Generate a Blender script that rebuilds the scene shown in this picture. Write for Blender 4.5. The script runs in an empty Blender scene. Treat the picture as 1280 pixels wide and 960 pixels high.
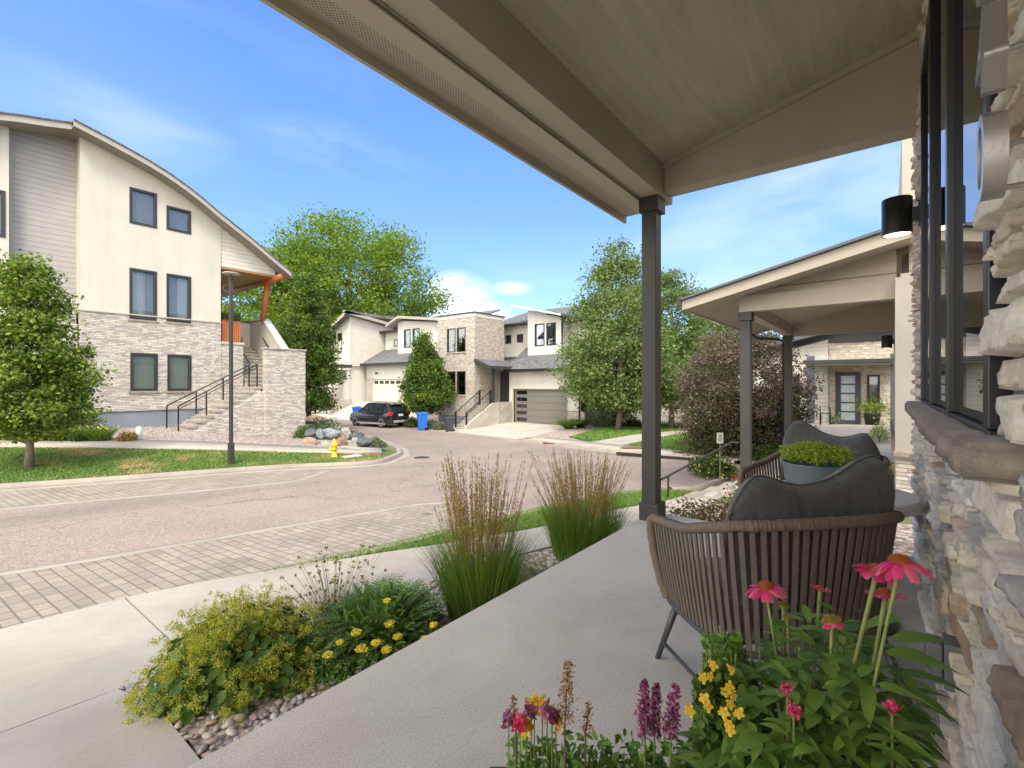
import bpy, bmesh, math, random
import numpy as np
from mathutils import Vector, Matrix
from mathutils.geometry import delaunay_2d_cdt
random.seed(7); rng = np.random.default_rng(7)
R = math.radians
# ------------------------------------------------------------------ camera, sky, sun, exposure
# world axes: +x runs along the porch away from the camera, +y towards the street, z=0 is the porch floor
scene = bpy.context.scene
cam_d = bpy.data.cameras.new('camera'); cam = bpy.data.objects.new('camera', cam_d)
scene.collection.objects.link(cam); scene.camera = cam
cam_d.sensor_width = 36; cam_d.lens = 16.6; cam_d.clip_start = .02; cam_d.clip_end = 6000
YAW = math.atan2(.6211, .7837)
cam.location = (0, 0, 1.3); cam.rotation_euler = (R(90), 0, YAW - R(90))
SUN_EL = R(52); SUN_AZ = YAW + R(180) + R(4)      # direction (from +x, counter-clockwise) in which the sun stands
sx, sy, sz = math.cos(SUN_AZ)*math.cos(SUN_EL), math.sin(SUN_AZ)*math.cos(SUN_EL), math.sin(SUN_EL)
sd = bpy.data.lights.new('sun', 'SUN'); sd.energy = 1.7; sd.angle = R(16); sd.color = (1, .935, .82)
sun = bpy.data.objects.new('sun', sd); scene.collection.objects.link(sun)
sun.rotation_euler = Vector((sx, sy, sz)).to_track_quat('Z', 'Y').to_euler()
scene.view_settings.view_transform = 'Standard'; scene.view_settings.look = 'None'
scene.view_settings.exposure = 1.10; scene.view_settings.gamma = 1
world = bpy.data.worlds.new('World'); scene.world = world; world.use_nodes = True
wn = world.node_tree; wn.nodes.clear(); WL = wn.links.new
def W(t, **k):
    n = wn.nodes.new(t)
    for a, b in k.items(): setattr(n, a, b)
    return n
sky = W('ShaderNodeTexSky'); sky.sky_type = 'NISHITA'; sky.sun_disc = False
sky.sun_elevation = SUN_EL; sky.sun_rotation = R(90) - SUN_AZ
sky.altitude = 1600; sky.air_density = 1.0; sky.dust_density = .6; sky.ozone_density = 2.2
tc = W('ShaderNodeTexCoord')
def vmath(op, a, b):
    n = W('ShaderNodeVectorMath', operation=op)
    for i, q in enumerate((a, b)):
        if isinstance(q, tuple): n.inputs[i].default_value = q
        else: WL(q, n.inputs[i])
    return n
def wm(op, a, b=0.0, clamp=False):
    n = W('ShaderNodeMath', operation=op); n.use_clamp = clamp
    for i, q in enumerate((a, b)):
        if isinstance(q, (int, float)): n.inputs[i].default_value = q
        else: WL(q, n.inputs[i])
    return n.outputs[0]
def wnoise(scale, detail, vec, rough=.6, dist=0):
    n = W('ShaderNodeTexNoise'); n.inputs['Scale'].default_value = scale; n.inputs['Detail'].default_value = detail
    n.inputs['Roughness'].default_value = rough; n.inputs['Distortion'].default_value = dist
    WL(vec, n.inputs['Vector']); return n.outputs['Fac']
stretch = vmath('MULTIPLY', tc.outputs['Generated'], (1, 1, 3.2)).outputs[0]
n1 = wnoise(2.2, 8, stretch, .58, .4); n2 = wnoise(7, 9, vmath('MULTIPLY', tc.outputs['Generated'], (1, 1, 1.5)).outputs[0], .62, .2)
def lobe(px, py, r, sqz=1.0):
    """soft patch of sky round a direction"""
    X, Y, Z = (px-640)/590, 1.0, (479.5-py)/590
    d = Vector((.6211*X+.7837*Y, -.7837*X+.6211*Y, Z)).normalized()
    v = vmath('SUBTRACT', tc.outputs['Generated'], tuple(d)).outputs[0]
    v = vmath('MULTIPLY', v, (1, 1, sqz)).outputs[0]
    ln = W('ShaderNodeVectorMath', operation='LENGTH'); WL(v, ln.inputs[0])
    return wm('SUBTRACT', 1.0, wm('DIVIDE', ln.outputs['Value'], r), True)
wisp = wm('MULTIPLY', wm('SUBTRACT', n1, .52), 2.6, True)
allc = wm('MULTIPLY', wisp, .10)
for (px, py, r, sq, st) in [(150, 155, .16, 2.4, .26), (400, 175, .14, 3.4, .5), (20, 110, .3, 1.3, .12), (1040, 255, .34, 3, .55), (880, 340, .2, 2, .5), (650, 360, .4, 3, .25), (470, 207, .12, 3.4, .4)]:
    allc = wm('ADD', allc, wm('MULTIPLY', wm('MULTIPLY', lobe(px, py, r, sq), st), wm('MULTIPLY', wm('SUBTRACT', n1, .34), 3.0, True)))
for (px, py, r, sq, st) in [(572, 378, .088, 1.25, 2.4), (1225, 265, .12, 1.2, 2.6), (600, 392, .08, 2.2, 1.6), (640, 360, .05, 3, 1.2)]:
    allc = wm('ADD', allc, wm('MULTIPLY', wm('MULTIPLY', lobe(px, py, r, sq), st), wm('MULTIPLY', wm('SUBTRACT', n2, .36), 4.0, True)))
# unseen bright overcast added behind the viewer as fill light, thinning towards the street
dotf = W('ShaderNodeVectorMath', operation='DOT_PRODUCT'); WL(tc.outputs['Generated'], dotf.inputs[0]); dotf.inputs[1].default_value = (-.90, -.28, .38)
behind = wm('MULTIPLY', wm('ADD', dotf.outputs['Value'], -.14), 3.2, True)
front = allc
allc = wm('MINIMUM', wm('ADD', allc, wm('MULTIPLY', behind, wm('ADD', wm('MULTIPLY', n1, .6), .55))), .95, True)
tint = W('ShaderNodeMix', data_type='RGBA', blend_type='MULTIPLY'); tint.inputs[0].default_value = 1
WL(sky.outputs[0], tint.inputs[6]); tint.inputs[7].default_value = (.78, .86, .95, 1)
sepz = W('ShaderNodeSeparateXYZ'); WL(tc.outputs['Generated'], sepz.inputs[0])
grad = W('ShaderNodeValToRGB'); WL(sepz.outputs[2], grad.inputs[0]); ge = grad.color_ramp.elements
ge[0].position = 0; ge[0].color = (2.3, 3.6, 5.2, 1); ge[1].position = .65; ge[1].color = (.42, 1.15, 3.3, 1)
e2 = ge.new(.25); e2.color = (1.0, 2.1, 4.4, 1)
smix = W('ShaderNodeMix', data_type='RGBA'); smix.inputs[0].default_value = .6; WL(tint.outputs[2], smix.inputs[6]); WL(grad.outputs[0], smix.inputs[7])
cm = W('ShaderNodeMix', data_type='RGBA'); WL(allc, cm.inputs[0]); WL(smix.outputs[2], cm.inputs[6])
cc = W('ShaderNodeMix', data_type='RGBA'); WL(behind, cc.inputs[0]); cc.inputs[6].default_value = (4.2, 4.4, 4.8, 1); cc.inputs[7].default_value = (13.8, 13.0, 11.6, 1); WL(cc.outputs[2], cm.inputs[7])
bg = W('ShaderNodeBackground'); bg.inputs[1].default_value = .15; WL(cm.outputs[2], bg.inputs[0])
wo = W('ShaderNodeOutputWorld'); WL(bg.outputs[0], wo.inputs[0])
scene.cycles.max_bounces = 7; scene.cycles.diffuse_bounces = 4; scene.cycles.transparent_max_bounces = 12
scene.cycles.use_denoising = True

# ------------------------------------------------------------------ materials
def s2l(c): return tuple(((x/255)/12.92 if x/255 <= .04045 else ((x/255+.055)/1.055)**2.4) for x in c)
class NT:
    def __init__(s, name):
        s.m = bpy.data.materials.new(name); s.m.use_nodes = True; s.t = s.m.node_tree; s.t.nodes.clear()
        s.out = s.n('ShaderNodeOutputMaterial'); s.b = s.n('ShaderNodeBsdfPrincipled'); s.l(s.b.outputs[0], s.out.inputs[0])
        s.tc = s.n('ShaderNodeTexCoord').outputs['Object']
    def n(s, t, **k):
        n = s.t.nodes.new(t)
        for a, b in k.items(): setattr(n, a, b)
        return n
    def l(s, a, b): s.t.links.new(a, b)
    def noise(s, scale, detail=4, vec=None, rough=.55, dist=0):
        n = s.n('ShaderNodeTexNoise'); s.l(vec if vec is not None else s.tc, n.inputs['Vector'])
        n.inputs['Scale'].default_value = scale; n.inputs['Detail'].default_value = detail; n.inputs['Roughness'].default_value = rough
        n.inputs['Distortion'].default_value = dist
        return n.outputs['Fac']
    def ramp(s, fac, stops, interp='LINEAR'):
        n = s.n('ShaderNodeValToRGB'); s.l(fac, n.inputs[0]); n.color_ramp.interpolation = interp
        e = n.color_ramp.elements
        while len(e) < len(stops): e.new(.5)
        for i, (p, c) in enumerate(stops): e[i].position = p; e[i].color = (*c, 1)
        return n.outputs[0]
    def mix(s, fac, a, b, mode='MIX'):
        n = s.n('ShaderNodeMix', data_type='RGBA', blend_type=mode)
        for i, q in ((0, fac), (6, a), (7, b)):
            if isinstance(q, (int, float)): n.inputs[i].default_value = q
            elif isinstance(q, tuple): n.inputs[i].default_value = (*q, 1)
            else: s.l(q, n.inputs[i])
        return n.outputs[2]
    def math(s, op, a, b=0.0, clamp=False):
        n = s.n('ShaderNodeMath', operation=op); n.use_clamp = clamp
        for i, q in enumerate((a, b)):
            if isinstance(q, (int, float)): n.inputs[i].default_value = q
            else: s.l(q, n.inputs[i])
        return n.outputs[0]
    def mapping(s, sc=(1, 1, 1), rot=(0, 0, 0), vec=None):
        n = s.n('ShaderNodeMapping'); s.l(vec if vec is not None else s.tc, n.inputs[0])
        n.inputs['Scale'].default_value = sc; n.inputs['Rotation'].default_value = rot
        return n.outputs[0]
    def bump(s, h, strength=.3, dist=.01, prev=None):
        n = s.n('ShaderNodeBump'); n.inputs['Strength'].default_value = strength; n.inputs['Distance'].default_value = dist
        s.l(h, n.inputs['Height'])
        if prev is not None: s.l(prev, n.inputs['Normal'])
        s.l(n.outputs[0], s.b.inputs['Normal']); return n.outputs[0]
    def island(s): return s.n('ShaderNodeNewGeometry').outputs['Random Per Island']
    def col(s, c):
        if isinstance(c, tuple): s.b.inputs['Base Color'].default_value = (*c, 1)
        else: s.l(c, s.b.inputs['Base Color'])
    def setp(s, **k):
        for a, b in k.items(): s.b.inputs[a.replace('_', ' ')].default_value = b
        return s
def var(c, f): return tuple(min(1, x*f) for x in c)
def plain(name, c, rough=.6, amount=.12, nscale=3, bump=.15, bscale=120, metal=0, bd=.002):
    m = NT(name); f = m.noise(nscale, 5)
    m.col(m.ramp(f, [(.25, var(c, 1-amount)), (.75, var(c, 1+amount))])); m.setp(Roughness=rough, Metallic=metal)
    if bump: m.bump(m.noise(bscale, 3), bump, bd)
    return m.m
def wallvec(m):
    """(x+y, z) so that masonry runs level on walls facing either axis"""
    sp = m.n('ShaderNodeSeparateXYZ'); m.l(m.tc, sp.inputs[0])
    cb = m.n('ShaderNodeCombineXYZ'); m.l(m.math('ADD', sp.outputs[0], sp.outputs[1]), cb.inputs[0]); m.l(sp.outputs[2], cb.inputs[1])
    return cb.outputs[0], sp
def ledgestone(name, cols, bw=.42, bh=.062, mortar=.006, seed=0.0, bstr=.9, dist=.02):
    m = NT(name); v, sp = wallvec(m)
    nz = m.n('ShaderNodeTexNoise'); m.l(v, nz.inputs['Vector']); nz.inputs['Scale'].default_value = 1.6; nz.inputs['Detail'].default_value = 2
    add = m.n('ShaderNodeVectorMath', operation='MULTIPLY_ADD'); m.l(nz.outputs['Color'], add.inputs[0]); add.inputs[1].default_value = (.35, .045, 0); m.l(v, add.inputs[2])
    def brick(w, h, off):
        b = m.n('ShaderNodeTexBrick'); m.l(add.outputs[0], b.inputs['Vector']); b.offset = off; b.squash = .7; b.squash_frequency = 3
        b.inputs['Color1'].default_value = (0, 0, 0, 1); b.inputs['Color2'].default_value = (1, 1, 1, 1); b.inputs['Mortar'].default_value = (.5, .5, .5, 1)
        b.inputs['Scale'].default_value = 1; b.inputs['Mortar Size'].default_value = mortar; b.inputs['Mortar Smooth'].default_value = .3
        b.inputs['Brick Width'].default_value = w; b.inputs['Row Height'].default_value = h; b.inputs['Bias'].default_value = 0
        return b
    b1 = brick(bw, bh, .37); b2 = brick(bw*.61, bh, .53)
    k = len(cols); stops = [((i+.0)/k, c) for i, c in enumerate(cols)]
    f = m.math('FRACT', m.math('ADD', m.math('MULTIPLY', b1.outputs['Color'], 3.7), m.math('MULTIPLY', b2.outputs['Color'], 1.3)))
    c = m.ramp(f, stops, 'CONSTANT')
    c = m.mix(.45, c, m.mix(m.noise(9, 6, m.mapping((1, 1, 3.5))), var(cols[0], .62), var(cols[0], 1.15)))
    mort = m.math('MULTIPLY', b1.outputs['Fac'], .75)
    c = m.mix(mort, c, var(cols[0], .30))
    m.col(c); m.setp(Roughness=.88)
    hgt = m.math('ADD', m.math('MULTIPLY', f, .8), m.math('MULTIPLY', m.noise(22, 5, m.mapping((1, 1, 2.5))), .5))
    hgt = m.math('SUBTRACT', hgt, m.math('MULTIPLY', b1.outputs['Fac'], 1.2))
    m.bump(hgt, bstr, dist)
    return m.m
def siding(name, c, pitch=.18, amount=.06):
    m = NT(name); sp = m.n('ShaderNodeSeparateXYZ'); m.l(m.tc, sp.inputs[0])
    fr = m.math('FRACT', m.math('DIVIDE', sp.outputs[2], pitch))
    base = m.ramp(m.noise(2.5, 5), [(.3, var(c, 1-amount)), (.7, var(c, 1+amount))])
    gap = m.math('LESS_THAN', fr, .055)
    m.col(m.mix(gap, base, var(c, .45))); m.setp(Roughness=.7)
    b = m.bump(m.math('SUBTRACT', 1.0, fr), .8, .018)
    m.bump(m.noise(60, 3, m.mapping((1, 1, 6))), .2, .003, b)
    return m.m
def shingle(name, c):
    m = NT(name); sp = m.n('ShaderNodeSeparateXYZ'); m.l(m.tc, sp.inputs[0])
    cb = m.n('ShaderNodeCombineXYZ'); m.l(sp.outputs[1], cb.inputs[0]); m.l(sp.outputs[0], cb.inputs[1])
    b = m.n('ShaderNodeTexBrick'); m.l(cb.outputs[0], b.inputs['Vector']); b.inputs['Scale'].default_value = 1
    b.inputs['Brick Width'].default_value = .22; b.inputs['Row Height'].default_value = .12; b.inputs['Mortar Size'].default_value = .006
    b.inputs['Color1'].default_value = (*var(c, .6), 1); b.inputs['Color2'].default_value = (*var(c, 1.5), 1); b.inputs['Mortar'].default_value = (*var(c, .3), 1)
    m.col(m.mix(.35, b.outputs['Color'], m.mix(m.noise(2.2, 6), var(c, .55), var(c, 1.5)))); m.setp(Roughness=.92)
    m.bump(m.math('SUBTRACT', m.noise(150, 2), m.math('MULTIPLY', b.outputs['Fac'], 1.0)), .6, .008)
    return m.m
def foliage(name, cols, rough=.55, trans=.35, spec=.3):
    """leaf material: every leaf picks its own tone"""
    m = NT(name); k = len(cols)
    big = m.noise(.9, 3); f = m.math('ADD', m.math('MULTIPLY', m.island(), .62), m.math('MULTIPLY', big, .42))
    c = m.ramp(f, [(.12+.76*i/(k-1), q) for i, q in enumerate(cols)])
    m.col(c); m.setp(Roughness=rough); m.b.inputs['Specular IOR Level'].default_value = spec
    tr = m.n('ShaderNodeBsdfTranslucent'); m.l(m.mix(1.0, c, (1.15, 1.25, .7), 'MULTIPLY'), tr.inputs[0])
    mx = m.n('ShaderNodeMixShader'); mx.inputs[0].default_value = trans
    m.l(m.b.outputs[0], mx.inputs[1]); m.l(tr.outputs[0], mx.inputs[2]); m.l(mx.outputs[0], m.out.inputs[0])
    return m.m
def glassmat(name, tint=(.02, .025, .03), clear=.5, rough=.02, f0=.12):
    """window glass: see-through share plus fresnel reflection"""
    m = NT(name); m.t.nodes.remove(m.b)
    tr = m.n('ShaderNodeBsdfTransparent'); tr.inputs[0].default_value = (clear, clear*1.02, clear*1.02, 1)
    gl = m.n('ShaderNodeBsdfGlossy'); gl.inputs['Roughness'].default_value = rough; gl.inputs[0].default_value = (.95, .97, 1, 1)
    lw = m.n('ShaderNodeLayerWeight'); lw.inputs[0].default_value = .42
    f = m.math('ADD', m.math('MULTIPLY', lw.outputs['Fresnel'], .8), f0, True)
    mx = m.n('ShaderNodeMixShader'); m.l(f, mx.inputs[0]); m.l(tr.outputs[0], mx.inputs[1]); m.l(gl.outputs[0], mx.inputs[2]); m.l(mx.outputs[0], m.out.inputs[0])
    return m.m
M = {}
def concrete(name, c, speck=.10, joint=False):
    m = NT(name)
    a = m.ramp(m.noise(1.1, 6, rough=.6), [(.28, var(c, .86)), (.72, var(c, 1.1))])
    b = m.ramp(m.noise(130, 3, rough=.8), [(.3, (1-speck*1.8,)*3), (.7, (1+speck,)*3)])
    st = m.ramp(m.noise(.55, 8, rough=.72, dist=.8), [(.42, (1.03, 1.03, 1.03)), (.56, (.93, .92, .90)), (.7, (.80, .78, .75))])
    m.col(m.mix(1.0, m.mix(1.0, a, b, 'MULTIPLY'), st, 'MULTIPLY')); m.setp(Roughness=.88)
    m.bump(m.noise(160, 3), .10, .002); return m.m
M['slab'] = concrete('porch concrete', (.53, .485, .415), .20); M['walk'] = concrete('walk concrete', (.375, .34, .295), .10)
M['kerb'] = concrete('kerb concrete', (.335, .295, .255), .12); M['drive'] = concrete('drive concrete', (.45, .42, .375), .08)
M['foundation'] = plain('foundation', (.20, .225, .26), .85, .18, .9)
def asphalt():
    m = NT('asphalt')
    v = m.n('ShaderNodeTexVoronoi'); m.l(m.tc, v.inputs['Vector']); v.inputs['Scale'].default_value = 55
    sp = m.ramp(v.outputs['Color'], [(.15, (.12, .098, .080)), (.5, (.255, .205, .175)), (.85, (.46, .375, .325))])
    lg = m.ramp(m.noise(.35, 7, rough=.65, dist=.5), [(.3, (.82, .82, .83)), (.7, (1.1, 1.08, 1.06))])
    sp = m.mix(.55, sp, (.248, .200, .172))
    tm = m.ramp(m.noise(1.0, 6, m.mapping((.10, .9, 1), (0, 0, R(14))), .6), [(.34, (.84, .84, .85)), (.5, (1, 1, 1)), (.7, (1.06, 1.05, 1.04))])
    wv = m.n('ShaderNodeTexVoronoi', feature='DISTANCE_TO_EDGE'); m.l(m.tc, wv.inputs['Vector']); wv.inputs['Scale'].default_value = .16
    nn = m.n('ShaderNodeTexNoise'); m.l(m.tc, nn.inputs['Vector']); nn.inputs['Scale'].default_value = 1.3; nn.inputs['Detail'].default_value = 6
    ad = m.n('ShaderNodeVectorMath', operation='MULTIPLY_ADD'); m.l(nn.outputs['Color'], ad.inputs[0]); ad.inputs[1].default_value = (1.6, 1.6, 0); m.l(m.tc, ad.inputs[2]); m.l(ad.outputs[0], wv.inputs['Vector'])
    ck = m.ramp(wv.outputs['Distance'], [(.0, (.62, .60, .58)), (.0022, (1, 1, 1))])
    m.col(m.mix(1.0, m.mix(1.0, m.mix(1.0, sp, lg, 'MULTIPLY'), tm, 'MULTIPLY'), ck, 'MULTIPLY')); m.setp(Roughness=.9); m.bump(v.outputs['Distance'], .5, .006)
    return m.m
M['asphalt'] = asphalt()
def pavers():
    m = NT('pavers'); b = m.n('ShaderNodeTexBrick'); m.l(m.mapping((1, 1, 1), (0, 0, R(86))), b.inputs['Vector']); b.offset = .5; b.squash = 1.35; b.squash_frequency = 2
    b.inputs['Scale'].default_value = 1; b.inputs['Brick Width'].default_value = .19; b.inputs['Row Height'].default_value = .12
    b.inputs['Mortar Size'].default_value = .0075; b.inputs['Mortar Smooth'].default_value = .2; b.inputs['Bias'].default_value = 0
    b.inputs['Color1'].default_value = (.245, .21, .17, 1); b.inputs['Color2'].default_value = (.305, .265, .215, 1); b.inputs['Mortar'].default_value = (.155, .13, .10, 1)
    c = m.mix(1.0, b.outputs['Color'], m.ramp(m.noise(1.3, 8, rough=.7), [(.3, (.78, .78, .78)), (.65, (1.1, 1.1, 1.1))]), 'MULTIPLY')
    st = m.ramp(m.noise(2.3, 3, dist=.8), [(.68, (1, 1, 1)), (.75, (.55, .53, .5))])
    m.col(m.mix(1.0, c, st, 'MULTIPLY')); m.setp(Roughness=.9)
    m.bump(m.math('SUBTRACT', m.math('MULTIPLY', m.noise(70, 3), .3), b.outputs['Fac']), .9, .012); return m.m
M['pavers'] = pavers()
def gravelmat(name, cols, scale=14, strength=1.0):
    m = NT(name); v = m.n('ShaderNodeTexVoronoi'); m.l(m.tc, v.inputs['Vector']); v.inputs['Scale'].default_value = scale
    sp = m.n('ShaderNodeSeparateColor'); m.l(v.outputs['Color'], sp.inputs[0])
    k = len(cols); c = m.ramp(sp.outputs[0], [(i/k, q) for i, q in enumerate(cols)], 'CONSTANT')
    c = m.mix(m.ramp(v.outputs['Distance'], [(.45, (0, 0, 0)), (.75, (1, 1, 1))]), c, (.09, .07, .06))
    m.col(m.mix(.25, c, m.mix(m.noise(.7, 5), (.2, .16, .14), (.5, .43, .38)))); m.setp(Roughness=.85)
    m.bump(m.math('SUBTRACT', 1.0, v.outputs['Distance']), strength, .03); return m.m
M['gravel'] = gravelmat('rock mulch', [(.44, .31, .26), (.52, .42, .37), (.36, .26, .22), (.30, .27, .26), (.58, .50, .45)])
def lawnmat(name, dry=.45):
    m = NT(name); f = m.noise(.8, 7, rough=.65)
    g = m.ramp(m.noise(30, 4), [(.3, (.035, .075, .012)), (.7, (.10, .19, .03))])
    m.col(m.mix(m.ramp(f, [(dry, (0, 0, 0)), (dry+.17, (1, 1, 1))]), g, (.27, .21, .085))); m.setp(Roughness=.95)
    m.bump(m.noise(90, 3), .8, .02); return m.m
M['lawn'] = lawnmat('lawn soil', .5); M['lawn2'] = lawnmat('green lawn', .66)
def groundmat():
    m = NT('open ground'); f = m.noise(.12, 8, rough=.65)
    m.col(m.mix(m.ramp(f, [(.42, (0, 0, 0)), (.6, (1, 1, 1))]), m.ramp(m.noise(6, 4), [(.3, (.05, .085, .02)), (.7, (.12, .16, .05))]), (.30, .24, .19))); m.setp(Roughness=.95)
    m.bump(m.noise(25, 4), .6, .03); return m.m
M['ground'] = groundmat()
ST1 = [(.52, .48, .42), (.70, .66, .60), (.36, .33, .30), (.76, .73, .69), (.50, .40, .33), (.30, .29, .29), (.62, .53, .46), (.72, .67, .60)]
M['ledge1'] = ledgestone('ledgestone', ST1, .46, .058)
M['ledge2'] = ledgestone('tower stone', [(.50, .44, .38), (.38, .33, .29), (.62, .57, .51), (.28, .26, .25), (.48, .40, .33), (.68, .63, .57)], .30, .085)
M['ledge4'] = ledgestone('cottage stone', [(.60, .52, .42), (.52, .42, .32), (.70, .64, .55), (.42, .36, .3)], .45, .11)
def stucco(name, c):
    m = NT(name); a = m.ramp(m.noise(.9, 7, rough=.65), [(.3, var(c, .95)), (.7, var(c, 1.05))]); b = m.ramp(m.noise(2.4, 5, m.mapping((1, 1, .10)), .6), [(.35, (.95, .945, .935)), (.6, (1.02, 1.02, 1.02))])
    m.col(m.mix(1.0, a, b, 'MULTIPLY')); m.setp(Roughness=.92); m.bump(m.noise(55, 6, rough=.7), .6, .006); return m.m
M['stucco'] = plain('cream stucco', (.53, .50, .43), .9, .035, .8, .35, 90, bd=.004)
M['stucco_w'] = plain('white stucco', (.60, .59, .55), .9, .03, .8, .3, 90, bd=.004)
M['stucco_s'] = plain('pale stucco', (.56, .54, .485), .9, .03, .8, .3, 90, bd=.004)
M['stucco'] = stucco('cream stucco render', (.53, .50, .43)); M['stucco_w'] = stucco('white stucco render', (.60, .59, .55))
M['siding_g'] = siding('grey lap siding', (.335, .32, .30)); M['siding_w'] = siding('white lap siding', (.56, .53, .47), .17)
M['siding_t'] = siding('board siding', (.40, .345, .275), .42, .08)
M['taupe'] = plain('taupe paint', (.44, .395, .31), .7, .07, 2, .3, 70)
M['taupe_l'] = plain('light taupe paint', (.38, .335, .275), .7, .06, 2, .3, 70)
M['soffit_g'] = plain('soffit grey', (.26, .24, .215), .8, .08)
M['fascia'] = plain('fascia grey', (.36, .33, .295), .6, .07)
M['charcoal'] = plain('charcoal paint', (.040, .038, .036), .55, .2, 3, .3, 60)
M['black'] = plain('black metal', (.014, .014, .015), .35, .2, 6, .05, 200)
M['frame'] = plain('dark window frame', (.028, .026, .025), .4, .15)
M['bluegrey'] = plain('slate blue paint', (.085, .092, .115), .5, .1)
M['shingle'] = shingle('asphalt shingles', (.115, .118, .128)); M['shingle_t'] = shingle('brown shingles', (.16, .145, .13))
M['glass'] = glassmat('window glass', clear=.86, f0=.0); M['glass_d'] = glassmat('dark window glass', clear=.45, f0=.10)
M['curtain'] = plain('white curtain', (.72, .73, .74), .9, .04); M['blind'] = plain('green grey blind', (.50, .58, .50), .8, .08)
M['skyblind'] = plain('pale blind', (.42, .46, .50), .7, .08); M['room'] = plain('dark interior', (.022, .024, .026), .9, .3, 1, 0)
M['garage_g'] = plain('grey garage door', (.165, .155, .14), .6, .05, 1, .1, 30); M['garage_w'] = plain('cream garage door', (.62, .57, .49), .7, .05)
M['bark'] = plain('bark', (.16, .115, .085), .95, .35, 6, .8, 30, bd=.02); M['bark_g'] = plain('pale bark', (.19, .145, .11), .9, .3, 6, .7, 30, bd=.01)
def woodmat(name, c, sc=(1, 1, 1)):
    m = NT(name); g = m.noise(4, 6, m.mapping(tuple(8/s if s else 1 for s in sc)), .6, 1.2)
    m.col(m.ramp(g, [(.3, var(c, .62)), (.7, var(c, 1.25))])); m.setp(Roughness=.5); m.bump(g, .2, .004); return m.m
M['cedar'] = woodmat('orange stained timber', (.42, .13, .035)); M['cedar_c'] = woodmat('stained board ceiling', (.40, .20, .07))

# ------------------------------------------------------------------ object helpers
C = scene.collection
def tag(o, label=None, cat=None, group=None, kind=None):
    if label: o['label'] = label
    if cat: o['category'] = cat
    if group: o['group'] = group
    if kind: o['kind'] = kind
    return o
def thing(name, label, cat, loc=(0, 0, 0), rz=0, group=None):
    o = bpy.data.objects.new(name, None); C.objects.link(o); o.location = loc; o.rotation_euler = (0, 0, rz); o.empty_display_size = .2
    return tag(o, label, cat, group)
def link(name, me, m, parent=None, smooth=False, bevel=0, seg=2):
    if isinstance(m, str): m = M[m]
    me.materials.append(m)
    if smooth: me.shade_smooth()
    o = bpy.data.objects.new(name, me); C.objects.link(o)
    if parent: o.parent = parent
    if bevel:
        b = o.modifiers.new('bevel', 'BEVEL'); b.width = bevel; b.segments = seg; b.limit_method = 'ANGLE'; b.angle_limit = R(40)
    return o
def copytree(o, parent=None):
    c = o.copy(); C.objects.link(c)
    if parent: c.parent = parent; c.matrix_parent_inverse = o.matrix_parent_inverse.copy()
    for ch in [q for q in bpy.data.objects if q.parent == o]: copytree(ch, c)
    return c
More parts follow.
